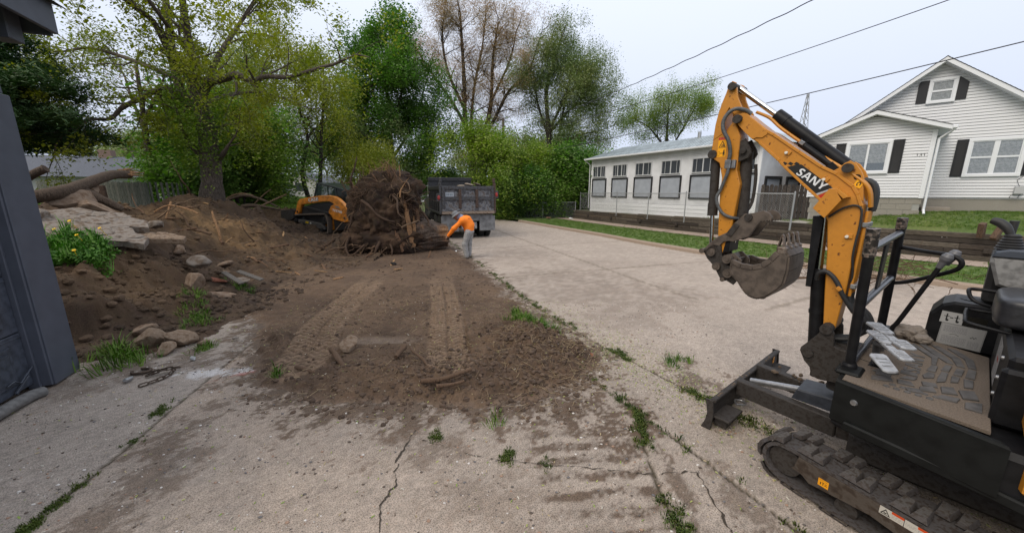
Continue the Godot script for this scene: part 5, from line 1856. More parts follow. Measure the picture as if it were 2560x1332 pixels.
	copy_of(b0, "bush", "bright green bush farther right, under the tall feathery tree", P(0.9, 0.0, 30.0), 2.0, 0.85)
	copy_of(b0, "bush", "leafy bush between the large maple and the spring trees", P(-13.0, 1.25, 17.8), 1.0, 0.75)
	var b1 := wild_tree("shrub", "dark green shrub at the kerb end beside the chain link fence", 3.4, 0.05, 4, 0.35, ob, bd, mid, deep, 0.8, 1.5, 33, P(1.3, 0.0, 28.4), "shrub", "shrubs along the end of the street", Color(1.7, 1.5, 1.2), Color(0.7, 0.85, 0.8))
	copy_of(b1, "shrub", "dark green shrub spilling round the left end of the timber wall", P(3.7, 0.1, 28.6), 1.4, 1.0)
	copy_of(b1, "shrub", "dark green shrub just right of the truck's mud flap", P(-0.6, 0.0, 28.2), 2.9, 0.95)
	copy_of(b1, "shrub", "dark shrub at the corner of the long white building", P(5.2, 0.6, 29.0), 4.4, 1.3)
	copy_of(b1, "shrub", "dark green shrub left of the bare leaning trunk", P(-14.2, 1.3, 16.8), 0.7, 0.9)
	copy_of(b1, "shrub", "dark rounded shrub behind the heap, left of the maple trunk", P(-14.2, 1.3, 19.5), 5.2, 1.5)
	copy_of(b1, "shrub", "dark shrub behind the dump truck", P(-5.0, 0.0, 29.4), 3.0, 1.0)
	var yb := wild_tree("shrub", "yellowish twiggy shrub behind the loader", 4.6, 0.05, 4, 0.25, ow.merged({"n": 10, "start": 0.08, "len": 0.35}, true), bm, fine, yg, 0.7, 1.4, 36, P(-9.6, 0.4, 25.5), "shrub", "twiggy shrubs behind the yard")
	copy_of(yb, "shrub", "yellowish twiggy shrub left of the root ball", P(-8.4, 0.3, 22.6), 2.0, 0.9)
	copy_of(yb, "shrub", "pale twiggy shrub far behind, left of the loader", P(-20.0, 1.3, 26.0), 3.6, 0.9)
	# farther trees
	var f0 := wild_tree("far_tree", "pale far tree behind the grey roof", 8.5, 0.28, 1, 0.05, ow.merged({"start": 0.3, "len": 0.34}, true), bm, big, olive, 0.6, 1.2, 41, P(-47, 1.3, 48), "tree", "far trees behind the houses", Color(1.5, 1.35, 1.2), Color(0.9, 0.9, 0.8))
	var fl := [[-40.0, 52.0, 0.9, "pale far tree over the chimney of the grey roof"], [-36.0, 45.0, 0.75, "far tree over the right end of the grey roof"], [-55.0, 55.0, 1.1, "far tree beside the garage corner"], [-28.0, 56.0, 1.0, "far tree showing left of the large maple"], [-21.0, 60.0, 0.8, "far tree showing beyond the road"], [-14.0, 56.0, 0.75, "far tree behind the loader"], [-6.0, 50.0, 1.0, "far tree behind the dark leafy tree"], [1.0, 52.0, 1.15, "far tree between the two tallest trees"], [5.6, 47.0, 1.0, "far tree right of the tan budding tree"], [9.5, 52.0, 0.9, "far tree behind the feathery tree"], [41.0, 62.0, 0.95, "far tree at the gable of the white house"], [46.0, 60.0, 0.9, "far tree between the pylon and the house"], [-66.0, 58.0, 1.2, "far tree hidden mostly by the garage"]]
	for q in fl:
		copy_of(f0, "far_tree", q[3], P(q[0], base_h(q[0], q[1]), q[1]), q[0], q[2])
	# far woods closing the view: one mass
	var lv := []
	for k in 3800:
		var x := rg.randf_range(-95.0, 34.0)
		var f := rg.randf_range(66.0, 84.0)
		var top := 3.6 + 2.6 * nz.get_noise_2d(x * 9.0, 3.0)
		lv.append([P(x, 0.6 + top * pow(rg.randf(), 0.8), f), x])
	var xf := []
	var cs := []
	for e in lv:
		xf.append(Transform3D(Basis(Vector3.UP, rg.randf() * TAU) * rg.randf_range(1.2, 2.6), e[0]))
		cs.append(Color(0.8, 1.0, 0.7).lerp(Color(1.5, 1.25, 0.9), clampf(0.5 + nz.get_noise_2d(e[1] * 12.0, 90.0) + rg.randfn() * 0.15, 0.0, 1.0)))
	tag(scatter("woods", big, olive, xf, cs), "distant budding woods on the horizon", "woods")
	make_cedar(rg)

func make_cedar(rg: RandomNumberGenerator) -> void:
	var t := thing("cedar_tree", "dark evergreen cedar behind the corner of the blue grey garage", "tree", P(-14.3, 1.3, 10.6))
	var tr := MB.new()
	tr.tube(V3([0, -0.3, 0, 0.05, 3, 0, 0, 6.6, 0]), F([0.2, 0.14, 0.02]), 8)
	var lv := []
	for k in 110:
		var y := 2.1 + 4.4 * pow(rg.randf(), 0.9)
		var a := rg.randf() * TAU
		var L := (1.0 - (y - 2.1) / 5.2) * 1.9 + 0.5
		if cos(a - 0.15) > 0.75 and y > 2.3 and y < 3.7: L *= 1.45
		L *= rg.randf_range(0.65, 1.1)
		var d := Vector3(cos(a), 0.1, sin(a)).normalized()
		var e := Vector3(0, y, 0) + d * L + Vector3(0, -0.12 * L, 0)
		tr.tube(PackedVector3Array([Vector3(0, y, 0), Vector3(0, y, 0) + d * L * 0.5 + Vector3(0, 0.05, 0), e]), F([0.03, 0.018, 0.006]), 4, false)
		for j in int(L * 34):
			var s := rg.randf_range(0.18, 1.02)
			lv.append(Vector3(0, y, 0) + d * L * s + Vector3(rg.randfn() * 0.13, rg.randfn() * 0.08 - 0.10 * L * s * s, rg.randfn() * 0.13))
	build("trunk", tr, mats["bark_dark"], t)
	crown(t, lv, leaf_clump(16, 0.16, 0.14, 0.028, rg, 0.25), leafm("leaf_cedar", Color(0.03, 0.07, 0.022), 0.3), 0.8, 1.6, rg, Color(1.6, 1.4, 1.1), Color(0.7, 0.85, 0.8))

# ================================================================ MINI EXCAVATOR
const SIDE := Transform3D(Vector3(0, 0, 1), Vector3(0, 1, 0), Vector3(1, 0, 0), Vector3.ZERO)   # outlines in (z, y), thickness along x

func flat_label(nm: String, parent: Node, at: Vector3, right: Vector3, up: Vector3, size: Vector2, im: Image, rough := 0.5) -> MeshInstance3D:
	var q := QuadMesh.new()
	q.size = size
	var m := StandardMaterial3D.new()
	m.resource_name = nm
	m.albedo_texture = ImageTexture.create_from_image(im)
	m.roughness = rough
	m.cull_mode = BaseMaterial3D.CULL_DISABLED
	var o := build(nm, q, m, parent)
	right = right.normalized()
	var n := right.cross(up).normalized()
	o.transform = Transform3D(Basis(right, n.cross(right), n), at)
	return o

func img(w: int, h: int, c: Color) -> Image:
	var i := Image.create(w, h, false, Image.FORMAT_RGB8)
	i.fill(c)
	return i

func tri_img(im: Image, a: Vector2, b: Vector2, d: Vector2, c: Color) -> void:
	for y in im.get_height():
		for x in im.get_width():
			if Geometry2D.point_is_inside_triangle(Vector2(x, y), a, b, d):
				im.set_pixel(x, y, c)

func print_lines(im: Image, x: int, y: int, w: int, h: int, step: int, c: Color, rg: RandomNumberGenerator) -> void:
	for j in range(y, y + h, step):
		var i := x
		while i < x + w:
			var l := rg.randi_range(2, 9)
			im.fill_rect(Rect2i(i, j, mini(l, x + w - i), maxi(1, step / 3)), c)
			i += l + rg.randi_range(2, 4)

# a rounded cushion: a ball pushed out towards a box
func pillow(mb: MB, c: Vector3, h: Vector3, e: float) -> void:
	var ic := ico(4)
	var vs: Array[Vector3] = ic[0]
	var fs: Array = ic[1]
	var p := PackedVector3Array()
	var nn := PackedVector3Array()
	for d in vs:
		p.append(c + Vector3(signf(d.x) * pow(absf(d.x), e), signf(d.y) * pow(absf(d.y), e), signf(d.z) * pow(absf(d.z), e)) * h)
		nn.append(Vector3(signf(d.x) * pow(absf(d.x), 2.0 - e) / h.x, signf(d.y) * pow(absf(d.y), 2.0 - e) / h.y, signf(d.z) * pow(absf(d.z), 2.0 - e) / h.z).normalized())
	for i in range(0, fs.size(), 3):
		mb.tri(p[fs[i]], p[fs[i + 1]], p[fs[i + 2]], nn[fs[i]], nn[fs[i + 1]], nn[fs[i + 2]])

func make_excavator() -> void:
	var e := thing("mini_excavator", "yellow and black mini excavator with raised folded boom at the right", "excavator", Vector3(2.6, 0, -2.85), 0.6681)
	var rg := RandomNumberGenerator.new()
	rg.seed = 77
	var ye := mat("machine_yellow", Color(0.53, 0.215, 0.016), 0.42, "worn", 1.6, 0.0, 0.05)
	ye.clearcoat_enabled = true
	ye.clearcoat = 0.25
	ye.albedo_texture = ntex("paintdirt", 0.02, grey(0), grey(1), FastNoiseLite.TYPE_SIMPLEX_SMOOTH, 6, 0.0, [[0.0, 0.12, 0.17, 0.3, 1.0], [Color(0.35, 0.3, 0.28), Color(0.62, 0.55, 0.5), Color(0.95, 0.94, 0.93), grey(1.0), Color(0.95, 0.94, 0.93)]])
	var bk := mat("machine_black", Color(0.014, 0.014, 0.016), 0.42, "dusty", 3.0, 0.0, 0.1)
	var bkd := mat("machine_black_dusty", Color(0.036, 0.031, 0.028), 0.75, "worn", 4.0, 0.0, 0.5)
	bk.metallic_specular = 0.3
	var rub := mat("hose_rubber", Color(0.020, 0.020, 0.021), 0.6)
	var chrome := mat("chrome_rod", Color(0.55, 0.56, 0.57), 0.18, "", 1.0, 1.0)
	var steel := mat("bright_steel", Color(0.42, 0.42, 0.43), 0.35, "dusty", 4.0, 0.8, 0.1)
	var rusty := mat("bucket_steel", Color(0.125, 0.098, 0.080), 0.6, "dusty", 3.2, 0.25, 0.7)
	var silver := mat("pedal_alloy", Color(0.38, 0.39, 0.41), 0.4, "dusty", 5.0, 0.15, 0.1)
	var mud := mat("dried_mud", Color(0.15, 0.108, 0.076), 1.0, "soil", 3.0, 0.0, 0.8)

	# ---------------------------------------------------------------- boom
	var boom := MB.new()
	boom.prism(P2([-0.857,2.748,-0.835,2.766,-0.799,2.764,-0.764,2.755,-0.682,2.680,-0.588,2.598,-0.540,2.564,-0.345,2.410,-0.188,2.288,-0.088,2.230,0.023,2.137,0.058,2.074,0.091,1.992,0.088,1.751,0.086,1.501,0.084,1.339,0.064,1.024,0.028,1.018,-0.010,1.025,-0.039,1.312,-0.070,1.657,-0.098,1.868,-0.119,1.911,-0.159,2.014,-0.289,2.140,-0.438,2.289,-0.473,2.330,-0.633,2.490,-0.705,2.540,-0.767,2.605,-0.823,2.670]), SIDE, -0.1, 0.1, 0.006)
	# raised flanges and the doubler plate at the tip
	var top := [-0.60,2.594,-0.540,2.556,-0.345,2.402,-0.188,2.280,-0.088,2.222,0.015,2.130,0.050,2.070,0.082,1.985]
	for s in [-0.103, 0.103]:
		for i in range(0, top.size() - 2, 2):
			boom.bar(Vector3(s, top[i + 1], top[i]), Vector3(s, top[i + 3], top[i + 2]), 0.014, 0.022, Vector3(0, 1, 0.3), 0.003)
		var bot := [-0.640,2.505,-0.473,2.342,-0.438,2.300,-0.289,2.152,-0.159,2.026]
		for i in range(0, bot.size() - 2, 2):
			boom.bar(Vector3(s, bot[i + 1], bot[i]), Vector3(s, bot[i + 3], bot[i + 2]), 0.014, 0.02, Vector3(0, 1, 0.3), 0.003)
		boom.prism(P2([-0.857,2.748,-0.835,2.766,-0.799,2.764,-0.764,2.753,-0.69,2.684,-0.60,2.60,-0.585,2.565,-0.62,2.54,-0.665,2.545,-0.69,2.535,-0.705,2.543,-0.767,2.605,-0.823,2.67]), SIDE, s, s + 0.008 * signf(s), 0.002)
		# ear for the arm cylinder
		boom.prism(P2([-0.115,2.248,-0.085,2.268,-0.058,2.300,-0.029,2.318,0.006,2.295,0.044,2.240,0.062,2.199,0.086,2.019,0.063,2.046,0.018,2.137]), SIDE, s * 0.78 - 0.01, s * 0.78 + 0.01, 0.003)
	var bo := build("boom", boom, ye, e)
	var pins := MB.new()
	for s in [-1.0, 1.0]:
		pins.lathe(P2([0.0, 0.0, 0.034, 0.0, 0.034, -0.035]), Transform3D(basis_to(Vector3(s, 0, 0)), Vector3(s * 0.135, 2.262, -0.03)), 16)
		pins.lathe(P2([0.0, 0.0, 0.036, 0.0, 0.036, -0.04]), Transform3D(basis_to(Vector3(s, 0, 0)), Vector3(s * 0.15, 2.715, -0.825)), 16)
	build("pin", pins, bkd, bo)
	var hole := MB.new()
	hole.lathe(P2([0.0, 0.0, 0.02, 0.0]), Transform3D(basis_to(Vector3(-1, 0, 0)), Vector3(-0.0925, 2.197, 0.028)), 14)
	build("lifting_hole", hole, bk, bo)
	for q in [[-0.42, 2.405], [-0.15, 2.186], [0.045, 1.762]]:
		var b := MB.new()
		b.box(T(Vector3(-0.105, q[1], q[0]), Vector3(0.6 if q[0] < 0 else 0.0, 0, 0)), Vector3(0.014, 0.035, 0.045), 0.003)
		var lug := build("hose_lug", b, ye, bo)
		var c := MB.new()
		c.lathe(P2([0, 0.016, 0.011, 0.014, 0.012, 0.0]), Transform3D(basis_to(Vector3(-1, 0, 0)), Vector3(-0.111, q[1] - 0.003, q[0] - 0.01)), 10)
		build("plastic_plug", c, mat("white_plug", Color(0.7, 0.66, 0.58), 0.5), lug)
	# decal: black field, chequer, silver and red stripe, lettering
	var dk := mat("decal_black", Color(0.012, 0.012, 0.012), 0.4)
	var d := MB.new()
	d.prism(P2([-0.418,2.288,-0.339,2.306,-0.318,2.304,-0.099,2.120,-0.205,2.072]), SIDE, -0.1035, -0.1005)
	for i in 3:
		var o := Vector2(0.041 * i, -0.003 * i)
		for j in (2 if i < 2 else 1):
			var c := Vector2(-0.432, 2.318) + o + Vector2(0.028, -0.021) * j * 0.0
			d.prism(PackedVector2Array([c + Vector2(-0.02, 0.0), c + Vector2(-0.005, 0.014), c + Vector2(0.018, 0.0), c + Vector2(0.003, -0.015)]), SIDE, -0.1034 + 0.0003 * j, -0.1005)
	build("decal", d, dk, bo)
	var rd := MB.new()
	rd.prism(P2([-0.186,2.055,-0.113,2.096,-0.128,2.064,-0.168,2.040]), SIDE, -0.1036, -0.1004)
	build("red_stripe", rd, mat("decal_red", Color(0.45, 0.015, 0.012), 0.4), bo)
	var sl := MB.new()
	sl.prism(P2([-0.205,2.071,-0.100,2.119,-0.107,2.107,-0.192,2.061]), SIDE, -0.1038, -0.1003)
	build("silver_stripe", sl, mat("decal_silver", Color(0.45, 0.46, 0.5), 0.4), bo)
	var rt := Vector3(0, -0.576, 0.817)
	var up := Vector3(0, 0.817, 0.576)
	letters("lettering", "SANY", 0.056, Transform3D(Basis(rt, up, Vector3(-1, 0, 0)), Vector3(-0.1045, 2.188, -0.238)), mat("decal_white", Color(0.72, 0.74, 0.76), 0.4), bo, 800, 1.18, false)
	var ydec := img(32, 32, Color(0.95, 0.68, 0.05))
	for y in 32:
		for x in 32:
			var r := Vector2(x - 16, (y - 15) * 0.85).length()
			if r < 9 and r > 5 and not (x > 15 and y > 20): ydec.set_pixel(x, y, Color(0.05, 0.04, 0.03))
	flat_label("sticker", bo, Vector3(-0.0935, 2.146, 0.042), Vector3(0, -0.35, 0.8), Vector3(0, 0.8, 0.35), Vector2(0.046, 0.05), ydec)
	# bent sheet guard over the boom cylinder head
	var fl := MB.new()
	fl.prism(P2([-0.181,1.965,-0.102,2.113,-0.060,2.117,0.014,2.053,-0.013,2.040,-0.065,2.098,-0.097,2.095,-0.105,1.9]), SIDE, -0.19, -0.102, 0.002)
	fl.prism(P2([-0.181,1.965,-0.102,2.113,-0.07,2.113,-0.02,2.03,-0.101,1.894]), SIDE, -0.195, -0.187, 0.002)
	fl.prism(P2([-0.181,1.965,-0.102,2.113,-0.07,2.113,-0.02,2.03,-0.101,1.894]), SIDE, 0.102, 0.195, 0.002)
	build("cylinder_guard", fl, ye, bo)
	# steel pipes and hoses along the back of the boom
	var pp := MB.new()
	for i in 5:
		var s := -0.06 + 0.034 * i
		pp.tube(V3([s, 1.30, 0.105, s, 1.52, 0.108, s, 1.76, 0.112, s, 1.95, 0.116]), F([0.011]), 8)
	for i in 2:
		var s := -0.055 + 0.05 * i
		pp.tube(curve(V3([s - 0.03, 2.76, -0.70, s, 2.70, -0.60, s, 2.60, -0.50, s, 2.42, -0.28, s, 2.33, -0.16, s - 0.03, 2.2, 0.02, s - 0.03, 2.11, 0.10, s, 1.98, 0.122]), 4), F([0.012]), 8)
	build("pipe", pp, ye, bo)
	var cl := MB.new()
	for y in [1.85, 1.38]:
		cl.bx(-0.085, 0.10, y - 0.018, y + 0.018, 0.10, 0.136, 0.004)
	cl.box(T(Vector3(-0.03, 2.475, -0.345), Vector3(0.66, 0, 0)), Vector3(0.11, 0.03, 0.04), 0.004)
	build("pipe_clamp", cl, steel, bo)
	var hs := MB.new()
	for i in 2:
		var s := 0.03 + 0.045 * i
		hs.tube(curve(V3([s, 2.18, 0.05, s, 2.15, 0.10, s, 2.08, 0.125, s, 1.98, 0.125, s, 1.95, 0.12]), 5), F([0.021]), 10)
	hs.tube(curve(V3([-0.11, 1.90, -0.091, -0.118, 1.945, -0.045, -0.118, 1.975, -0.005, -0.115, 1.992, 0.05, -0.11, 1.96, 0.088, -0.11, 1.84, 0.095, -0.112, 1.74, 0.09, -0.108, 1.607, 0.088, -0.08, 1.497, 0.10, -0.06, 1.4, 0.10]), 3), F([0.008]), 6)
	hs.tube(curve(V3([-0.10, 1.40, -0.10, -0.125, 1.455, -0.09, -0.13, 1.478, -0.05, -0.135, 1.45, -0.003, -0.135, 1.395, 0.037, -0.13, 1.316, 0.074, -0.10, 1.196, 0.147, -0.05, 1.10, 0.209, -0.02, 1.0, 0.16]), 4), F([0.017]), 8)
	for i in 4:
		var s := -0.05 + 0.03 * i
		hs.tube(curve(V3([s, 1.32, 0.105, s, 1.25, 0.115, s + 0.02, 1.16, 0.17 + 0.015 * i, s + 0.03, 1.05, 0.215 + 0.01 * i, s + 0.02, 0.96, 0.16, s, 0.93, 0.06]), 4), F([0.017]), 8)
	build("hose", hs, rub, bo)
	var tie := MB.new()
	tie.box(T(Vector3(-0.13, 1.36, 0.05), Vector3(0.8, 0, 0)), Vector3(0.05, 0.03, 0.035), 0.004)
	build("hose_clip", tie, ye, bo)

	# ---------------------------------------------------------------- cylinders
	var ac := build("arm_cylinder", MB.new(), bk, e)
	var c1 := MB.new()
	c1.rod(Vector3(0, 2.716, -0.555), Vector3(0, 2.275, -0.045), 0.046, 16)
	c1.rod(Vector3(0, 2.729, -0.571), Vector3(0, 2.66, -0.49), 0.051, 16)
	c1.rod(Vector3(-0.05, 2.475, -0.36), Vector3(-0.05, 2.30, -0.15), 0.026, 10)
	c1.rod(Vector3(-0.05, 2.48, -0.366), Vector3(0.0, 2.52, -0.36), 0.02, 8)
	c1.bar(Vector3(-0.03, 2.30, -0.16), Vector3(-0.03, 2.24, -0.09), 0.09, 0.07, Vector3.UP, 0.01)
	build("barrel", c1, bk, ac)
	var c2 := MB.new()
	c2.rod(Vector3(0, 3.01, -0.9), Vector3(0, 2.70, -0.54), 0.0235, 14)
	build("piston_rod", c2, chrome, ac)
	var bc := build("boom_cylinder", MB.new(), bk, e)
	var c3 := MB.new()
	c3.rod(Vector3(-0.0, 0.80, -0.055), Vector3(-0.0, 1.46, -0.115), 0.05, 16)
	c3.rod(Vector3(-0.0, 1.10, -0.082), Vector3(-0.0, 1.13, -0.085), 0.056, 16)
	c3.rod(Vector3(-0.0, 1.43, -0.112), Vector3(-0.0, 1.47, -0.116), 0.056, 16)
	c3.bx(-0.06, 0.06, 0.74, 0.86, -0.1, 0.0, 0.01)
	build("barrel", c3, bk, bc)
	var c4 := MB.new()
	c4.rod(Vector3(0.0, 1.45, -0.114), Vector3(0.0, 1.90, -0.135), 0.024, 14)
	build("piston_rod", c4, chrome, bc)
	var gd := MB.new()
	gd.prism(P2([-0.198,1.90,-0.178,1.90,-0.152,1.322,-0.172,1.322]), SIDE, -0.07, 0.07, 0.003)
	gd.prism(P2([-0.18,1.90,-0.128,1.88,-0.135,1.322,-0.155,1.322]), SIDE, -0.07, -0.062, 0.002)
	gd.prism(P2([-0.18,1.90,-0.128,1.88,-0.135,1.322,-0.155,1.322]), SIDE, 0.062, 0.07, 0.002)
	build("rod_guard", gd, bk, bc)
	var kc := build("bucket_cylinder", MB.new(), bk, e)
	var c5 := MB.new()
	c5.rod(Vector3(0, 2.44, -0.762), Vector3(0, 1.83, -0.735), 0.05, 16)
	c5.rod(Vector3(0, 1.86, -0.736), Vector3(0, 1.80, -0.733), 0.055, 16)
	c5.prism(P2([-0.80,2.53,-0.762,2.55,-0.71,2.46,-0.70,2.42,-0.72,2.38,-0.80,2.35]), SIDE, -0.085, -0.055, 0.004)
	c5.prism(P2([-0.80,2.53,-0.762,2.55,-0.71,2.46,-0.70,2.42,-0.72,2.38,-0.80,2.35]), SIDE, 0.055, 0.085, 0.004)
	c5.lathe(P2([0.0, 0.0, 0.026, 0.0, 0.026, -0.24]), Transform3D(basis_to(Vector3(-1, 0, 0)), Vector3(-0.115, 2.445, -0.76)), 14)
	c5.tube(curve(V3([0.03, 2.33, -0.69, 0.03, 2.2, -0.675, 0.03, 2.0, -0.68, 0.0, 1.9, -0.71]), 4), F([0.014]), 8)
	build("barrel", c5, bkd, kc)
	var c6 := MB.new()
	c6.rod(Vector3(0, 1.82, -0.735), Vector3(0, 1.62, -0.79), 0.026, 12)
	build("piston_rod", c6, chrome, kc)
	var tc := build("thumb_cylinder", MB.new(), bk, e)
	var c7 := MB.new()
	c7.rod(Vector3(-0.03, 2.40, -1.012), Vector3(-0.03, 1.90, -0.992), 0.04, 14)
	c7.rod(Vector3(-0.03, 1.98, -0.995), Vector3(-0.03, 1.86, -0.990), 0.045, 14)
	c7.lathe(P2([0.0, 0.0, 0.04, 0.0, 0.04, -0.12]), Transform3D(basis_to(Vector3(-1, 0, 0)), Vector3(-0.115, 2.432, -1.018)), 14)
	build("barrel", c7, bkd, tc)
	var c8 := MB.new()
	c8.rod(Vector3(-0.03, 1.88, -0.991), Vector3(-0.03, 1.53, -0.966), 0.019, 12)
	build("piston_rod", c8, chrome, tc)

	# ---------------------------------------------------------------- arm
	var arm := MB.new()
	arm.prism(P2([-1.033,2.472,-1.009,2.392,-0.949,2.349,-0.912,2.214,-0.915,2.070,-0.891,1.692,-0.845,1.512,-0.780,1.539,-0.775,1.828,-0.752,2.156,-0.793,2.280,-0.797,2.564,-0.851,2.696,-0.862,2.716,-0.914,2.644,-0.918,2.607,-0.948,2.607,-1.0285,2.560]), SIDE, -0.1, 0.1, 0.006)
	for s in [-0.1, 0.075]:
		arm.prism(P2([-1.0285,2.5605,-0.9485,2.6075,-0.957,2.627,-0.949,2.686,-0.944,2.775,-0.917,2.830,-0.878,2.773,-0.852,2.74,-0.80,2.745,-0.775,2.765,-0.788,2.788,-0.812,2.813,-0.845,2.88,-0.859,2.914,-0.873,2.988,-0.886,3.033,-0.916,3.05,-0.942,3.023,-0.957,2.961,-0.985,2.878,-1.008,2.785,-1.022,2.696,-1.026,2.627]), SIDE, s, s + 0.025, 0.004)
	arm.prism(P2([-0.985,2.878,-0.945,2.85,-0.944,2.775,-0.949,2.686,-0.957,2.627,-1.026,2.60,-1.022,2.696,-1.008,2.785]), SIDE, -0.07, 0.07)
	var ao := build("arm", arm, ye, e)
	var ap := MB.new()
	for s in [-1.0, 1.0]:
		ap.lathe(P2([0.0, 0.0, 0.033, 0.0, 0.033, -0.05]), Transform3D(basis_to(Vector3(s, 0, 0)), Vector3(s * 0.135, 3.0, -0.905)), 16)
	ap.rod(Vector3(-0.1, 3.0, -0.905), Vector3(0.1, 3.0, -0.905), 0.03, 12)
	ap.rod(Vector3(-0.07, 2.73, -0.83), Vector3(0.07, 2.73, -0.83), 0.05, 12)
	build("pin", ap, bkd, ao)
	var blk := MB.new()
	blk.prism(P2([-0.80,1.70,-0.775,1.70,-0.775,1.54,-0.83,1.52]), SIDE, -0.103, 0.103, 0.002)
	build("black_sleeve", blk, bk, ao)
	# warning sticker
	var w := img(48, 112, Color(0.95, 0.66, 0.03))
	w.fill_rect(Rect2i(0, 0, 48, 14), Color(0.72, 0.10, 0.05))
	print_lines(w, 8, 4, 34, 6, 5, Color(0.9, 0.8, 0.7), rg)
	tri_img(w, Vector2(24, 18), Vector2(4, 56), Vector2(44, 56), Color(0.06, 0.05, 0.04))
	tri_img(w, Vector2(24, 25), Vector2(10, 53), Vector2(38, 53), Color(0.95, 0.66, 0.03))
	for q in [[16, 44, 10, 2], [22, 38, 3, 14], [26, 44, 8, 2], [18, 50, 14, 2], [30, 34, 6, 18], [0, 60, 48, 1]]:
		w.fill_rect(Rect2i(q[0], q[1], q[2], q[3]), Color(0.06, 0.05, 0.04))
	for q in [[4, 78, 9, 1], [4, 104, 9, 1], [4, 78, 1, 27], [12, 78, 1, 27], [16, 90, 12, 2], [16, 88, 3, 6], [26, 88, 3, 6], [34, 72, 7, 12], [32, 84, 11, 14], [33, 98, 4, 9], [39, 98, 4, 9]]:
		w.fill_rect(Rect2i(q[0], q[1], q[2], q[3]), Color(0.06, 0.05, 0.04))
	flat_label("warning_sticker", ao, Vector3(-0.1015, 2.49, -0.94), Vector3(0, 0.0, 1), Vector3(0, 1, 0.02), Vector2(0.072, 0.172), w)
	var ah := MB.new()
	ah.tube(curve(V3([-0.08, 2.751, -0.736, -0.10, 2.786, -0.780, -0.145, 2.80, -0.844, -0.16, 2.768, -0.897, -0.165, 2.707, -0.926, -0.165, 2.632, -0.918, -0.15, 2.537, -0.871, -0.13, 2.439, -0.853, -0.125, 2.372, -0.860]), 4), F([0.0165]), 10)
	ah.tube(curve(V3([-0.125, 2.30, -0.858, -0.128, 2.265, -0.855, -0.13, 2.110, -0.898, -0.14, 2.044, -0.921, -0.14, 1.974, -0.909, -0.13, 1.896, -0.862, -0.115, 1.860, -0.800, -0.06, 1.846, -0.745]), 4), F([0.0145]), 10)
	build("hose", ah, mat("braided_hose", Color(0.13, 0.135, 0.14), 0.5, "dusty", 12.0, 0.3), ao)
	var vb := MB.new()
	vb.bx(-0.145, -0.10, 2.295, 2.372, -0.885, -0.835, 0.005)
	vb.bx(-0.135, -0.10, 2.295, 2.37, -0.832, -0.80, 0.005)
	build("hose_manifold", vb, steel, ao)

	# ---------------------------------------------------------------- coupler, thumb, bucket
	var lk := MB.new()
	for s in [-0.128, 0.104]:
		lk.prism(P2([-0.998,1.521,-0.909,1.60,-0.84,1.585,-0.826,1.496,-0.768,1.42,-0.73,1.40,-0.70,1.341,-0.674,1.271,-0.695,1.235,-0.757,1.265,-0.798,1.247,-0.884,1.384,-0.954,1.450]), SIDE, s, s + 0.024, 0.004)
	lk.bx(-0.10, 0.10, 1.30, 1.42, -0.85, -0.78, 0.01)
	var lo := build("coupler", lk, bkd, e)
	for q in [[-0.911, 1.518, 0.036], [-0.853, 1.389, 0.036], [-0.764, 1.473, 0.042], [-0.745, 1.340, 0.042], [-0.784, 1.274, 0.02], [-1.0, 1.522, 0.024]]:
		var m := MB.new()
		m.rod(Vector3(-0.16, q[1], q[0]), Vector3(0.16, q[1], q[0]), q[2], 14)
		m.rod(Vector3(-0.166, q[1], q[0]), Vector3(0.166, q[1], q[0]), q[2] * 0.5, 10)
		build("pin", m, rusty, lo)
	var th := MB.new()
	for s in [-0.128, 0.098]:
		th.prism(P2([-0.985,1.55,-0.93,1.62,-0.882,1.668,-0.800,1.719,-0.744,1.812,-0.675,1.894,-0.607,1.906,-0.529,1.930,-0.484,1.912,-0.458,1.872,-0.464,1.839,-0.475,1.850,-0.482,1.836,-0.492,1.848,-0.503,1.830,-0.512,1.842,-0.525,1.826,-0.536,1.838,-0.564,1.799,-0.620,1.691,-0.687,1.663,-0.741,1.635,-0.774,1.640,-0.823,1.626,-0.868,1.565,-0.875,1.508,-0.925,1.485]), SIDE, s, s + 0.03, 0.005)
	th.prism(P2([-0.76,1.76,-0.70,1.84,-0.64,1.82,-0.66,1.70,-0.72,1.66]), SIDE, -0.098, 0.098, 0.004)
	var to := build("thumb", th, rusty, e)
	var tp := MB.new()
	tp.rod(Vector3(-0.145, 1.866, -0.637), Vector3(0.145, 1.866, -0.637), 0.032, 14)
	tp.prism(P2([-0.81,1.70,-0.745,1.81,-0.70,1.79,-0.76,1.68]), SIDE, -0.136, -0.128, 0.003)
	build("pin", tp, bkd, to)
	var bu := MB.new()
	var bs := P2([-0.690,1.482,-0.619,1.457,-0.527,1.455,-0.457,1.483,-0.401,1.541,-0.367,1.603,-0.342,1.63,-0.289,1.565,-0.285,1.45,-0.299,1.336,-0.328,1.288,-0.40,1.21,-0.464,1.176,-0.541,1.189,-0.624,1.297,-0.695,1.356])
	for s in [-0.215, 0.195]:
		bu.prism(bs, SIDE, s, s + 0.02, 0.003)
		var edge := [-0.690,1.486,-0.619,1.461,-0.527,1.459,-0.457,1.487,-0.401,1.545,-0.36,1.61]
		for i in range(0, edge.size() - 2, 2):
			bu.bar(Vector3(s + 0.01, edge[i + 1] - 0.02, edge[i]), Vector3(s + 0.01, edge[i + 3] - 0.02, edge[i + 2]), 0.034, 0.045, Vector3(0, 1, -0.2), 0.004)
	var sh := [-0.690,1.482,-0.70,1.42,-0.69,1.356,-0.624,1.297,-0.58,1.235,-0.541,1.195,-0.50,1.18,-0.464,1.180,-0.40,1.214,-0.328,1.292,-0.299,1.34,-0.285,1.45,-0.291,1.565,-0.335,1.64]
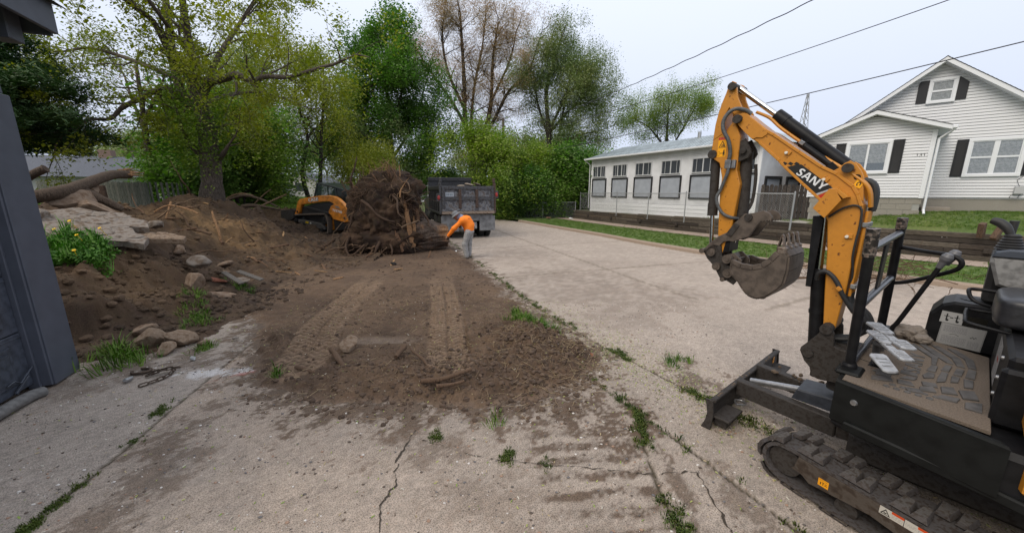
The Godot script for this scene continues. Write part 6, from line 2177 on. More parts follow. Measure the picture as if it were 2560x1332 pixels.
	for i in range(0, sh.size() - 2, 2):
		var a := Vector2(sh[i], sh[i + 1])
		var b := Vector2(sh[i + 2], sh[i + 3])
		var n := (b - a).orthogonal().normalized() * 0.016
		bu.prism(PackedVector2Array([a, b, b + n, a + n]), SIDE, -0.2, 0.2)
	# hanger plates
	for s in [-0.10, 0.08]:
		bu.prism(P2([-0.80,1.50,-0.73,1.53,-0.66,1.47,-0.66,1.33,-0.73,1.30,-0.79,1.32,-0.74,1.40]), SIDE, s, s + 0.02, 0.003)
	bu.tube(curve(V3([-0.03, 1.20, -0.545, -0.03, 1.15, -0.52, -0.03, 1.145, -0.47, -0.03, 1.175, -0.45]), 4), F([0.013]), 8)
	var buo := build("bucket", bu, rusty, e)
	for i in 4:
		var m := MB.new()
		var x := -0.185 + 0.1233 * i
		m.prism(P2([-0.375,1.575,-0.372,1.65,-0.357,1.735,-0.347,1.748,-0.337,1.735,-0.318,1.65,-0.30,1.57]), SIDE, x - 0.026, x + 0.026, 0.012)
		m.bx(x - 0.033, x + 0.033, 1.58, 1.645, -0.372, -0.302, 0.012)
		build("tooth", m, mat("worn_tooth", Color(0.20, 0.165, 0.14), 0.5, "worn", 4.0, 0.4, 0.6), buo)

	# ---------------------------------------------------------------- swing post
	var sw := MB.new()
	for s in [-0.165, 0.125]:
		sw.prism(P2([0.0,1.05,0.045,1.05,0.075,1.0,0.086,0.903,0.16,0.88,0.20,0.80,0.19,0.66,0.151,0.61,0.025,0.598,-0.019,0.612,-0.038,0.679,-0.08,0.721,-0.118,0.80,-0.114,0.83,-0.069,0.895,-0.02,0.975]), SIDE, s, s + 0.04, 0.006)
	sw.rod(Vector3(-0.19, 1.03, 0.025), Vector3(0.19, 1.03, 0.025), 0.04, 14)
	sw.rod(Vector3(-0.19, 0.80, -0.06), Vector3(0.19, 0.80, -0.06), 0.035, 14)
	sw.rod(Vector3(0, 0.50, 0.13), Vector3(0, 0.90, 0.13), 0.07, 16)
	sw.bx(-0.16, 0.16, 0.60, 0.66, -0.03, 0.2, 0.01)
	sw.bx(-0.16, 0.16, 0.84, 0.89, 0.0, 0.24, 0.01)
	build("swing_post", sw, bkd, e)

	# ---------------------------------------------------------------- upper body
	var bod := MB.new()
	# side skirt and front, as an outline seen from above
	var pl := P2([-0.80, 0.235, -0.60, 0.225, 0.30, 0.225, 0.42, 0.21, 0.99, 0.20, 1.0, 0.5, 1.0, 1.95, 0.6, 2.15, -0.55, 2.15, -0.96, 1.95, -1.0, 1.2, -0.985, 0.90, -0.88, 0.5])
	var plan := Transform3D(Vector3(1, 0, 0), Vector3(0, 0, 1), Vector3(0, 1, 0), Vector3.ZERO)
	bod.prism(pl, plan, 0.57, 0.865, 0.03)
	var fo := build("body_frame", bod, bk, e)
	var sk := MB.new()
	sk.prism(P2([-0.815, 0.225, -0.60, 0.215, -0.55, 0.24, -0.78, 0.26, -0.955, 0.88, -1.01, 0.90]), plan, 0.62, 0.905, 0.012)
	sk.prism(P2([-0.83, 0.30, -0.86, 0.30, -1.0, 0.90, -1.03, 1.0, -0.99, 1.0]), plan, 0.60, 0.66, 0.01)
	sk.bx(-0.70, -0.52, 0.90, 0.93, 0.19, 0.32, 0.012)
	var skm := mat("skirt_black", Color(0.011, 0.012, 0.012), 0.5, "dusty", 2.5, 0.0, 0.1)
	skm.metallic_specular = 0.3
	build("side_skirt", sk, skm, e)
	for q in [[-0.845, 0.80, 0.33], [-1.035, 0.70, 1.06]]:
		var m := MB.new()
		m.lathe(P2([0, 0.012, 0.016, 0.010, 0.02, 0.0]), Transform3D(basis_to(Vector3(-1, 0, -0.3)), Vector3(q[0], q[1], q[2])), 12)
		build("bolt", m, steel, fo)
	# floor mat with raised pads and lettering
	var dust := mat("floor_dust", Color(0.165, 0.128, 0.098), 0.95, "soil", 3.0, 0.0, 0.3)
	var padm := mat("floor_pad", Color(0.105, 0.098, 0.095), 0.8, "dusty", 3.0, 0.0, 0.2)
	var fm := MB.new()
	fm.prism(P2([-0.79, 0.25, 0.66, 0.235, 0.60, 0.52, 0.44, 0.84, -0.72, 0.84, -0.90, 0.84]), plan, 0.89, 0.912, 0.003)
	var mo := build("floor_mat", fm, dust, e)
	var pads := [[-0.66,0.365,-0.60,0.36,-0.53,0.44,-0.60,0.46], [-0.50,0.35,-0.44,0.37,-0.43,0.47,-0.49,0.43], [-0.55,0.37,-0.50,0.37,-0.50,0.44,-0.54,0.43],
		[-0.60,0.48,-0.54,0.47,-0.52,0.53,-0.58,0.55], [-0.50,0.48,-0.44,0.50,-0.42,0.55,-0.47,0.54], [-0.40,0.47,-0.34,0.47,-0.34,0.54,-0.39,0.55],
		[-0.38,0.575,-0.33,0.565,-0.24,0.585,-0.25,0.615,-0.33,0.615], [-0.21,0.575,-0.08,0.59,-0.08,0.62,-0.21,0.615],
		[-0.40,0.63,-0.30,0.63,-0.17,0.64,-0.17,0.67,-0.34,0.665], [-0.13,0.635,0.0,0.65,0.0,0.68,-0.13,0.67],
		[-0.33,0.685,-0.20,0.685,-0.20,0.72,-0.30,0.715], [-0.16,0.69,-0.02,0.70,-0.02,0.735,-0.16,0.725],
		[-0.36,0.74,-0.20,0.735,-0.20,0.775,-0.34,0.775], [-0.16,0.74,0.02,0.75,0.02,0.785,-0.16,0.78],
		[0.10,0.58,0.32,0.46,0.36,0.47,0.14,0.61,-0.06,0.61,-0.06,0.59], [0.06,0.655,0.16,0.60,0.38,0.50,0.40,0.53,0.18,0.65,0.06,0.685], [0.04,0.70,0.20,0.67,0.42,0.56,0.43,0.60,0.22,0.71,0.04,0.735], [0.06,0.75,0.24,0.73,0.43,0.64,0.42,0.69,0.25,0.77,0.06,0.785],
		[-0.62,0.575,-0.56,0.57,-0.50,0.62,-0.58,0.64], [-0.68,0.53,-0.64,0.51,-0.61,0.57,-0.66,0.60], [-0.52,0.58,-0.46,0.57,-0.43,0.63,-0.49,0.64], [-0.56,0.66,-0.46,0.65,-0.42,0.70,-0.52,0.72], [-0.66,0.64,-0.60,0.66,-0.58,0.73,-0.65,0.72], [-0.56,0.74,-0.44,0.72,-0.39,0.78,-0.52,0.80], [-0.70,0.75,-0.61,0.75,-0.56,0.81,-0.70,0.81]]
	for q in pads:
		var m := MB.new()
		m.prism(P2(q), plan, 0.905, 0.922, 0.003)
		build("tread_pad", m, padm, mo)
	for i in 10:
		var m := MB.new()
		m.lathe(P2([0.0, 0.008, 0.014, 0.006, 0.016, 0.0]), T(Vector3(-0.70 + 0.05 * (i % 2), 0.912, 0.44 + 0.045 * (i / 2.0))), 10)
		build("tread_stud", m, padm, mo)
	var sl2 := letters("lettering", "SANY", 0.075, Transform3D(Basis(Vector3(1, 0, 0), Vector3(0, 0, -1), Vector3(0, 1, 0)), Vector3(-0.10, 0.914, 0.515)), padm, mo, 800, 1.7)
	var seam := MB.new()
	seam.bar(Vector3(-0.31, 0.9125, 0.24), Vector3(-0.34, 0.9125, 0.318), 0.006, 0.003)
	seam.bar(Vector3(0.025, 0.9125, 0.24), Vector3(0.025, 0.9125, 0.30), 0.006, 0.003)
	seam.bx(-0.41, -0.255, 0.9, 0.9135, 0.315, 0.385)
	seam.bx(0.10, 0.19, 0.9, 0.9135, 0.235, 0.275)
	seam.bar(Vector3(0.12, 0.94, 0.24), Vector3(0.17, 0.94, 0.27), 0.012, 0.01)
	build("pedal_slot", seam, bk, mo)
	# pedals
	var peds := [[Vector3(-0.58, 1.06, 0.36), Vector3(-0.10, -0.06, 0.09), Vector3(-0.33, 0.90, 0.35), 0.10], [Vector3(-0.26, 1.10, 0.31), Vector3(-0.33, -0.03, 0.19), Vector3(-0.2, 0.90, 0.33), 0.085], [Vector3(-0.10, 1.12, 0.29), Vector3(-0.31, -0.03, 0.2), Vector3(0.0, 0.90, 0.33), 0.10]]
	for i in 3:
		var q = peds[i]
		var a: Vector3 = q[0]
		var dv: Vector3 = q[1]
		var m := MB.new()
		var dir := dv.normalized()
		var side := dir.cross(Vector3.UP).normalized()
		var fr := Basis(side, side.cross(dir) * -1.0, dir)
		var L := dv.length()
		var wd: float = q[3]
		for seg in ([[0.0, 1.0]] if i == 0 else [[-0.15, 0.38], [0.62, 1.0]]):
			var c: Vector3 = a + dir * L * (seg[0] + seg[1]) * 0.5
			var ln: float = L * (seg[1] - seg[0])
			m.prism(P2([-wd * 0.5, -ln * 0.4, -wd * 0.35, -ln * 0.5, wd * 0.35, -ln * 0.5, wd * 0.5, -ln * 0.4, wd * 0.42, ln * 0.42, wd * 0.2, ln * 0.5, -wd * 0.2, ln * 0.5, -wd * 0.42, ln * 0.42]), Transform3D(Basis(side, dir, Vector3.UP), c), -0.008, 0.008, 0.004)
			for r in 3:
				m.bar(c + side * wd * 0.28 + dir * ln * (r - 1) * 0.2 + Vector3.UP * 0.009, c - side * wd * 0.28 + dir * ln * (r - 1) * 0.2 + Vector3.UP * 0.009, 0.012, 0.008, Vector3.UP, 0.002)
		m.bar(a + dir * L * 0.3 - Vector3.UP * 0.012, a + dir * L * 0.75 - Vector3.UP * 0.012, 0.05, 0.02, Vector3.UP, 0.004)
		var stem: Vector3 = q[2]
		var po := build("pedal", m, silver, e)
		var s := MB.new()
		s.tube(PackedVector3Array([stem, stem.lerp(a, 0.6) + Vector3(0, 0.01, 0), a + dir * L * (0.35 if i == 0 else 0.45) - Vector3.UP * 0.015]), F([0.022, 0.02, 0.022]), 8)
		build("pedal_stem", s, mat("pedal_stem_grey", Color(0.12, 0.12, 0.125), 0.5), po)

	# front guard rail
	var rail := build("guard_rail", MB.new(), bk, e)
	var rz := 0.245
	var rs := MB.new()
	rs.rod(Vector3(-0.585, 0.9, rz), Vector3(-0.69, 1.70, rz), 0.028, 14)
	rs.lathe(P2([0.042, 0, 0.042, 0.02, 0.03, 0.045]), T(Vector3(-0.586, 0.925, rz)), 14)
	build("post", rs, bk, rail)
	var r2 := MB.new()
	r2.rod(Vector3(0.69, 0.9, rz), Vector3(0.60, 1.80, rz), 0.030, 14)
	build("post", r2, bk, rail)
	var chipm := mat("chipped_paint", Color(0.20, 0.17, 0.15), 0.6, "", 1.0)
	chipm.uv1_triplanar = true
	chipm.uv1_scale = Vector3.ONE * 2.2
	chipm.albedo_texture = ntex("chips", 0.02, grey(0), grey(1), FastNoiseLite.TYPE_SIMPLEX_SMOOTH, 5, 0.0, [[0.0, 0.56, 0.59, 1.0], [grey(0.13), grey(0.15), Color(1.0, 1.0, 1.0), Color(0.75, 0.62, 0.55)]])
	var r3 := MB.new()
	r3.rod(Vector3(-0.689, 1.70, rz), Vector3(-0.712, 1.875, rz), 0.033, 14)
	r3.rod(Vector3(0.60, 1.79, rz), Vector3(0.592, 1.88, rz), 0.034, 14)
	build("worn_post_end", r3, chipm, rail)
	var r4 := MB.new()
	r4.rod(Vector3(-0.67, 1.745, rz), Vector3(0.604, 1.755, rz), 0.024, 12)
	r4.rod(Vector3(-0.64, 1.372, rz), Vector3(0.64, 1.369, rz), 0.024, 12)
	r4.rod(Vector3(-0.57, 0.93, rz), Vector3(0.69, 0.93, rz), 0.02, 10)
	build("rail_bar", r4, mat("rail_gloss", Color(0.03, 0.032, 0.04), 0.3), rail)
	var r5 := MB.new()
	r5.box(Transform3D(Basis(Vector3(0, 0, 1), -0.12), Vector3(-0.015, 1.56, rz)), Vector3(0.16, 0.37, 0.012), 0.003)
	r5.box(Transform3D(Basis(Vector3(0, 0, 1), -0.12), Vector3(0.06, 1.56, rz - 0.012)), Vector3(0.02, 0.37, 0.02), 0.003)
	build("rail_plate", r5, bk, rail)
	# travel levers with their knobs
	for k in 2:
		var l := MB.new()
		if k == 0:
			l.tube(curve(V3([0.42, 0.90, 0.325, 0.41, 1.0, 0.335, 0.40, 1.06, 0.36, 0.38, 1.32, 0.44, 0.36, 1.58, 0.52]), 4), F([0.016]), 10)
		else:
			l.tube(curve(V3([0.63, 1.635, 0.26, 0.48, 1.632, 0.42, 0.40, 1.63, 0.54, 0.38, 1.60, 0.60, 0.39, 1.545, 0.60, 0.43, 1.49, 0.54, 0.56, 1.37, 0.36, 0.66, 1.32, 0.26]), 5), F([0.016]), 10)
		var o := build("travel_lever", l, bk, e)
		var n := MB.new()
		n.lathe(P2([0.0, 0.075, 0.022, 0.068, 0.034, 0.045, 0.033, 0.02, 0.024, 0.0, 0.018, -0.05]), Transform3D(basis_to(Vector3(-0.1, 1, 0.35)), Vector3(0.36, 1.58, 0.52) if k == 0 else Vector3(0.43, 1.60, 0.55)), 14)
		build("knob", n, mat("grey_knob", Color(0.11, 0.11, 0.12), 0.45), o)
	# right hand console with instruction plates
	var con := MB.new()
	con.prism(P2([0.50,0.88,0.505,1.13,0.56,1.22,0.62,1.25,1.35,1.25,1.35,0.88]), SIDE, 0.60, 1.0, 0.02)
	var co := build("console", con, bk, e)
	var cn := MB.new()
	cn.bx(0.72, 0.94, 1.235, 1.252, 0.86, 1.2)
	cn.lathe(P2([0.0, 0.001, 0.07, 0.001, 0.08, 0.004]), T(Vector3(0.80, 1.2495, 0.72)), 16)
	build("tray", cn, mat("tray_black", Color(0.006, 0.006, 0.007), 0.6), co)
	var plate := img(192, 160, Color(0.60, 0.60, 0.60))
	for q in [[3, 3, 186, 1], [3, 156, 186, 1], [3, 3, 1, 154], [188, 3, 1, 154]]:
		plate.fill_rect(Rect2i(q[0], q[1], q[2], q[3]), Color(0.25, 0.25, 0.25))
	print_lines(plate, 16, 16, 100, 44, 6, Color(0.38, 0.38, 0.4), rg)
	print_lines(plate, 16, 92, 106, 52, 6, Color(0.38, 0.38, 0.4), rg)
	print_lines(plate, 132, 100, 46, 44, 6, Color(0.40, 0.40, 0.42), rg)
	for i in 40:
		plate.fill_rect(Rect2i(48 + i, 78 - int(8.0 * sin(i * 0.09)), 2, 2), Color(0.15, 0.15, 0.15))
		if i < 26: plate.fill_rect(Rect2i(134 + i, 70 + int(7.0 * sin(i * 0.5)), 3, 2), Color(0.12, 0.12, 0.12))
	flat_label("instruction_plate", co, Vector3(0.597, 0.985, 0.69), Vector3(0, -0.04, 1), Vector3(0, 1, 0.04), Vector2(0.225, 0.175), plate)
	var head := img(96, 72, Color(0.66, 0.66, 0.66))
	for c in [Vector2(26, 36), Vector2(70, 38)]:
		head.fill_rect(Rect2i(int(c.x) - 3, int(c.y) - 22, 6, 40), Color(0.04, 0.04, 0.04))
		head.fill_rect(Rect2i(int(c.x) - 12, int(c.y) - 8, 24, 4), Color(0.04, 0.04, 0.04))
		for y in 72:
			for x in 96:
				if Vector2(x, y).distance_to(c + Vector2(4, 18)) < 7: head.set_pixel(x, y, Color(0.04, 0.04, 0.04))
	head.fill_rect(Rect2i(40, 33, 14, 6), Color(0.1, 0.1, 0.1))
	flat_label("pattern_plate", co, Vector3(0.597, 1.122, 0.625), Vector3(0, -0.04, 1), Vector3(0, 1, 0.04), Vector2(0.115, 0.09), head)
	flat_label("display", co, Vector3(0.597, 1.115, 0.742), Vector3(0, -0.04, 1), Vector3(0, 1, 0.04), Vector2(0.11, 0.075), img(8, 8, Color(0.09, 0.085, 0.07)), 0.15)
	# seat on its base, with the front cover
	var sb := MB.new()
	sb.bx(-0.70, 0.42, 0.88, 1.26, 0.845, 1.9, 0.02)
	sb.bx(-0.74, -0.66, 0.88, 1.20, 0.83, 1.0, 0.02)
	var so := build("seat_base", sb, bk, e)
	var lbl := img(24, 96, Color(0.62, 0.61, 0.60))
	print_lines(lbl, 3, 6, 18, 84, 5, Color(0.3, 0.3, 0.3), rg)
	lbl.fill_rect(Rect2i(8, 40, 8, 10), Color(0.6, 0.08, 0.05))
	flat_label("label_strip", so, Vector3(-0.10, 1.06, 0.8435), Vector3(-1, 0, 0), Vector3.UP, Vector2(0.30, 0.26), lbl)
	for y in [0.95, 1.05, 1.17]:
		var m := MB.new()
		m.lathe(P2([0, 0.012, 0.012, 0.010, 0.014, 0.0]), Transform3D(basis_to(Vector3(0, 0, -1)), Vector3(-0.42, y, 0.845)), 10)
		build("bolt", m, steel, so)
	var st := MB.new()
	pillow(st, Vector3(0.07, 1.375, 1.03), Vector3(0.27, 0.10, 0.25), 0.32)
	pillow(st, Vector3(0.07, 1.455, 1.05), Vector3(0.22, 0.03, 0.19), 0.5)
	pillow(st, Vector3(0.07, 1.72, 1.36), Vector3(0.25, 0.32, 0.08), 0.35)
	build("seat", st, mat("seat_vinyl", Color(0.028, 0.029, 0.034), 0.38, "dusty", 6.0, 0.0, 0.2), e)
	var hb := MB.new()
	hb.tube(curve(V3([0.30, 1.27, 0.86, 0.30, 1.27, 0.70, 0.22, 1.28, 0.68, -0.06, 1.28, 0.68, -0.14, 1.27, 0.70, -0.14, 1.25, 0.86]), 4), F([0.011]), 8)
	hb.tube(curve(V3([0.42, 1.40, 0.80, 0.42, 1.40, 0.69, 0.36, 1.39, 0.67, 0.30, 1.34, 0.70, 0.30, 1.31, 0.78]), 4), F([0.012]), 8)
	build("seat_handle", hb, bk, so)
	# joystick consoles
	for k in 2:
		var x0 := 0.44 if k == 0 else -0.62
		if k == 1: continue
		var a := MB.new()
		a.prism(P2([0.735,1.64,0.73,1.60,0.78,1.44,0.9,1.40,1.3,1.40,1.3,1.64]), SIDE, x0, x0 + 0.22, 0.02)
		var o := build("armrest", a, mat("console_grey", Color(0.26, 0.26, 0.26), 0.6, "dusty", 5.0, 0.0, 0.1), e)
		var cap := MB.new()
		cap.prism(P2([0.732,1.64,0.742,1.68,0.80,1.70,1.3,1.70,1.3,1.642]), SIDE, x0 - 0.004, x0 + 0.224, 0.012)
		build("armrest_top", cap, mat("console_blue", Color(0.045, 0.055, 0.075), 0.5), o)
		var bt := MB.new()
		var prof := PackedVector2Array()
		for i in 5:
			prof.append(Vector2(0.070 - 0.006 * i, 0.018 * i))
			prof.append(Vector2(0.072 - 0.006 * i, 0.018 * i + 0.006))
			prof.append(Vector2(0.062 - 0.006 * i, 0.018 * i + 0.013))
		prof.append(Vector2(0.040, 0.10)); prof.append(Vector2(0.030, 0.11)); prof.append(Vector2(0.0, 0.112))
		bt.lathe(prof, T(Vector3(x0 + 0.10, 1.69, 0.80)), 18)
		build("boot", bt, rub, o)
		var j := MB.new()
		j.tube(curve(V3([x0 + 0.10, 1.79, 0.79, x0 + 0.10, 1.84, 0.765, x0 + 0.11, 1.875, 0.73, x0 + 0.12, 1.89, 0.69]), 4), F([0.020, 0.020, 0.022, 0.024, 0.026, 0.028, 0.028, 0.028, 0.028, 0.027, 0.026, 0.024, 0.018]), 12)
		build("joystick", j, rub, o)
	var lv := MB.new()
	lv.tube(V3([0.80, 1.66, 0.80, 0.80, 1.76, 0.80]), F([0.05, 0.03]), 12)
	lv.tube(V3([0.80, 1.74, 0.80, 0.80, 1.88, 0.80]), F([0.018, 0.024]), 10)
	lv.bx(0.68, 0.95, 1.25, 1.67, 0.74, 1.2, 0.03)
	build("blade_lever", lv, rub, co)
	# engine cover behind the seat
	var hd := MB.new()
	hd.prism(P2([-0.985, 0.93, -0.60, 0.93, -0.60, 1.5, 0.60, 1.5, 1.0, 1.0, 1.0, 1.95, 0.6, 2.15, -0.55, 2.15, -0.97, 1.95, -1.01, 1.2]), plan, 0.90, 1.32, 0.05)
	hd.prism(P2([-1.02, 0.96, -0.985, 0.95, -0.985, 1.9, -1.025, 1.2]), plan, 0.70, 0.90, 0.01)
	build("engine_cover", hd, ye, e)
	# slewing ring and undercarriage
	var un := MB.new()
	un.rod(Vector3(0.0, 0.42, 0.95), Vector3(0.0, 0.58, 0.95), 0.36, 24)
	un.bx(-0.5, 0.55, 0.22, 0.42, 0.3, 1.9, 0.03)
	build("undercarriage", un, bkd, e)

	# ---------------------------------------------------------------- tracks
	var U := Vector3(0.42, 0, 0.907).normalized()
	var inv := e.transform.affine_inverse()
	for side in 2:
		var off := 0.145 if side == 0 else 1.36
		var org := Vector3(1.98, 0, -2.24) + Vector3(0.907, 0, -0.42) * off
		var fr := inv * Transform3D(Basis(Vector3(0.907, 0, -0.42).normalized(), Vector3.UP, U), org)
		var L := 2.05
		var R := 0.168
		var belt := MB.new()
		var loop := []
		# profile: bottom straight, rear round, top straight, front round; (z, y) with outward normals
		var nb := 34
		for i in nb: loop.append([Vector2(-0.07 + (L + 0.0) * i / nb, 0.03), Vector2(0, -1)])
		for i in 12:
			var a := -PI / 2 + PI * i / 12.0
			loop.append([Vector2(L - 0.07 + cos(a) * (R - 0.03), R + 0.005 + sin(a) * (R - 0.03)), Vector2(cos(a), sin(a))])
		for i in nb: loop.append([Vector2(L - 0.07 - L * i / nb, 2.0 * R - 0.02 - 0.012 * sin(PI * i / nb)), Vector2(0, 1)])
		for i in 12:
			var a := PI / 2 + PI * i / 12.0
			loop.append([Vector2(-0.07 + cos(a) * (R - 0.03), R + 0.005 + sin(a) * (R - 0.03)), Vector2(cos(a), sin(a))])
		var W := 0.135
		var nl := loop.size()
		for i in nl:
			var p0: Vector2 = loop[i][0]
			var p1: Vector2 = loop[(i + 1) % nl][0]
			var n0: Vector2 = loop[i][1]
			var n1: Vector2 = loop[(i + 1) % nl][1]
			var q := []
			for s in [-1.0, 1.0]:
				q.append([Vector3(W * s, p0.y, p0.x), Vector3(W * s, p1.y, p1.x), Vector3(W * s, p0.y - n0.y * 0.025, p0.x - n0.x * 0.025), Vector3(W * s, p1.y - n1.y * 0.025, p1.x - n1.x * 0.025)])
			var on := Vector3(0, n0.y, n0.x)
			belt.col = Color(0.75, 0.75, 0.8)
			belt.quad(q[0][0], q[0][1], q[1][1], q[1][0], on)
			belt.quad(q[0][2], q[0][3], q[1][3], q[1][2], -on)
			for s in 2:
				belt.quad(q[s][0], q[s][1], q[s][3], q[s][2], Vector3(-1 if s == 0 else 1, 0, 0))
			# moulded lugs, two rows in alternation
			if i % 2 == 0:
				var row := 1.0 if (i / 2) % 2 == 0 else -1.0
				for rr in [row, -row]:
					var len := 0.066 if rr == row else 0.052
					var t := Vector3(0, (p1 - p0).y, (p1 - p0).x).normalized()
					var nn := Vector3(0, n0.y, n0.x)
					var mid := Vector3(0, p0.y, p0.x) + nn * 0.012 + t * (0.0 if rr == row else 0.045)
					var x0: float = rr * 0.012
					var x1: float = rr * (W + 0.004)
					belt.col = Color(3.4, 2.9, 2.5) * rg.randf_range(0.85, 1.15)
					var a := mid + Vector3(x0, 0, 0)
					var b := mid + Vector3(x1, 0, 0)
					var pts := []
					for h in [[0.0, 1.0], [0.030, 0.66]]:
						pts.append([a + nn * h[0] - t * len * 0.5 * h[1], a + nn * h[0] + t * len * 0.5 * h[1], b + nn * h[0] + t * len * 0.72 * h[1] - Vector3(rr, 0, 0) * (1.0 - h[1]) * 0.03, b + nn * h[0] - t * len * 0.72 * h[1] - Vector3(rr, 0, 0) * (1.0 - h[1]) * 0.03])
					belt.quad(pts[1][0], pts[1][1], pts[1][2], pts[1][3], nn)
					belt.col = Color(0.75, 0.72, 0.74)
					for k in 4:
						var k2 := (k + 1) % 4
						var c: Vector3 = (pts[0][0] + pts[0][2]) * 0.5
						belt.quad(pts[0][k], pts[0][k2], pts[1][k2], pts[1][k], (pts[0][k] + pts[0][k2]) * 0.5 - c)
		var tr := build("track", MB.new(), bkd, e)
		var bo2 := build("rubber_belt", belt, mat("track_rubber", Color(0.085, 0.078, 0.074), 0.75, "worn", 5.0, 0.0, 0.5), tr)
		bo2.transform = fr
		var fr2 := MB.new()
		fr2.prism(P2([0.0, 0.20, 0.02, 0.285, L - 0.2, 0.285, L - 0.15, 0.12, 1.0, 0.115, 0.55, 0.15, 0.42, 0.17, 0.1, 0.13]), SIDE, -0.135, 0.115, 0.008)
		fr2.prism(P2([-0.02, 0.16, 0.03, 0.24, 0.25, 0.20, 0.2, 0.13]), SIDE, -0.118, 0.118, 0.006)
		var f2 := build("track_frame", fr2, mat("frame_mud", Color(0.066, 0.052, 0.041), 0.85, "worn", 2.0, 0.0, 0.7), tr)
		f2.transform = fr
		for i in 6:
			var m := MB.new()
			var zc := [-0.07, 0.30, 0.62, 0.94, 1.26, L - 0.07][i] as float
			var rad := 0.105 if (i == 0 or i == 5) else 0.06
			var yc := R + 0.005 if (i == 0 or i == 5) else 0.065 + 0.03
			m.rod(Vector3(-0.10, yc, zc), Vector3(0.10, yc, zc), rad, 18)
			var o := build("roller", m, bkd, tr)
			o.transform = fr
		if side == 0:
			var ydl := img(48, 40, Color(0.9, 0.60, 0.05))
			print_lines(ydl, 4, 4, 40, 8, 4, Color(0.2, 0.12, 0.02), rg)
			for q in [[10, 18, 4, 14], [18, 16, 10, 3], [22, 19, 3, 12], [32, 18, 8, 3], [30, 26, 12, 3]]:
				ydl.fill_rect(Rect2i(q[0], q[1], q[2], q[3]), Color(0.1, 0.07, 0.02))
			var o := flat_label("warning_sticker", tr, Vector3.ZERO, Vector3(1, 0, 0), Vector3.UP, Vector2(0.058, 0.052), ydl)
			o.transform = fr * Transform3D(Basis(Vector3(0, 0, 1), Vector3.UP, Vector3(-1, 0, 0)), Vector3(-0.1365, 0.20, 0.18))
			var wl := img(160, 40, Color(0.72, 0.70, 0.66))
			for q in [[40, 0, 40, 12], [122, 0, 38, 12]]:
				wl.fill_rect(Rect2i(q[0], q[1], q[2], q[3]), Color(0.75, 0.26, 0.05))
			wl.fill_rect(Rect2i(80, 0, 2, 40), Color(0.2, 0.2, 0.2))
			tri_img(wl, Vector2(20, 5), Vector2(3, 35), Vector2(37, 35), Color(0.06, 0.06, 0.06))
			tri_img(wl, Vector2(20, 12), Vector2(9, 32), Vector2(31, 32), Color(0.72, 0.70, 0.66))
			wl.fill_rect(Rect2i(15, 24, 10, 6), Color(0.06, 0.06, 0.06))
			print_lines(wl, 42, 16, 34, 20, 4, Color(0.45, 0.42, 0.4), rg)
			print_lines(wl, 124, 16, 32, 20, 4, Color(0.45, 0.42, 0.4), rg)
			print_lines(wl, 86, 14, 32, 14, 5, Color(0.4, 0.4, 0.4), rg)
			var o2 := flat_label("warning_label", tr, Vector3.ZERO, Vector3(1, 0, 0), Vector3.UP, Vector2(0.21, 0.05), wl)
			o2.transform = fr * Transform3D(Basis(Vector3(0, 0, 1), Vector3.UP, Vector3(-1, 0, 0)), Vector3(-0.1365, 0.257, 0.56))

	# ---------------------------------------------------------------- dozer blade
	var bl := MB.new()
	var bz := -0.56
	# curved plate: outline in (z, y)
	bl.prism(P2([-0.60,0.275,-0.575,0.28,-0.565,0.22,-0.56,0.14,-0.575,0.06,-0.60,0.005,-0.625,0.01,-0.605,0.07,-0.592,0.14,-0.597,0.22]), SIDE, -0.60, 1.07, 0.003)
	for s in [-0.615, 1.07]:
		bl.prism(P2([-0.625,0.285,-0.56,0.285,-0.545,0.15,-0.56,0.0,-0.64,0.0,-0.61,0.08,-0.60,0.16]), SIDE, s, s + 0.018, 0.003)
	bl.bx(-0.60, 1.07, 0.262, 0.292, -0.585, -0.545, 0.006)
	var blo := build("blade", bl, bkd, e)
	for q in [[-0.59, -0.30], [0.80, 1.06]]:
		var m := MB.new()
		m.bx(q[0], q[1], 0.12, 0.14, -0.57, -0.42, 0.004)
		m.bx(q[0] + 0.05, q[1] - 0.02, 0.03, 0.12, -0.56, -0.46, 0.006)
		build("step_bracket", m, bkd, blo)
	var ring := MB.new()
	ring.tube(curve(V3([-0.26, 0.15, -0.49, -0.19, 0.15, -0.53, -0.15, 0.15, -0.48, -0.20, 0.15, -0.44, -0.26, 0.15, -0.49]), 5), F([0.009]), 8)
	build("tie_ring", ring, steel, blo)
	for l in [-0.07, 0.93]:
		var yd := img(12, 20, Color(0.85, 0.55, 0.06))
		yd.fill_rect(Rect2i(3, 4, 5, 3), Color(0.1, 0.07, 0.03)); yd.fill_rect(Rect2i(3, 10, 6, 3), Color(0.1, 0.07, 0.03))
		flat_label("sticker", blo, Vector3(l, 0.215, -0.559), Vector3(1, 0, 0), Vector3.UP, Vector2(0.05, 0.075), yd)
	# push arms back to the undercarriage, cylinder with its cover
	for q in [[Vector3(-0.09, 0.25, -0.55), Vector3(-0.20, 0.27, 0.20), Vector3(-0.18, 0.30, 0.8)], [Vector3(0.42, 0.25, -0.55), Vector3(0.30, 0.27, -0.1), Vector3(0.36, 0.30, 0.8)]]:
		var m := MB.new()
		m.bar(q[0], q[1], 0.085, 0.15, Vector3.UP, 0.008)
		m.bar(q[1], q[2], 0.085, 0.13, Vector3.UP, 0.008)
		build("push_arm", m, bkd, blo)
	var cg := MB.new()
	cg.prism(P2([-0.13,0.34,-0.10,0.44,0.26,0.46,0.26,0.34]), SIDE, -0.13, 0.16, 0.012)
	build("cylinder_cover", cg, mat("cover_blueblack", Color(0.035, 0.04, 0.052), 0.5, "dusty", 4.0, 0.0, 0.15), blo)
	var cr := MB.new()
	cr.rod(Vector3(0.08, 0.27, -0.50), Vector3(0.05, 0.38, -0.05), 0.03, 12)
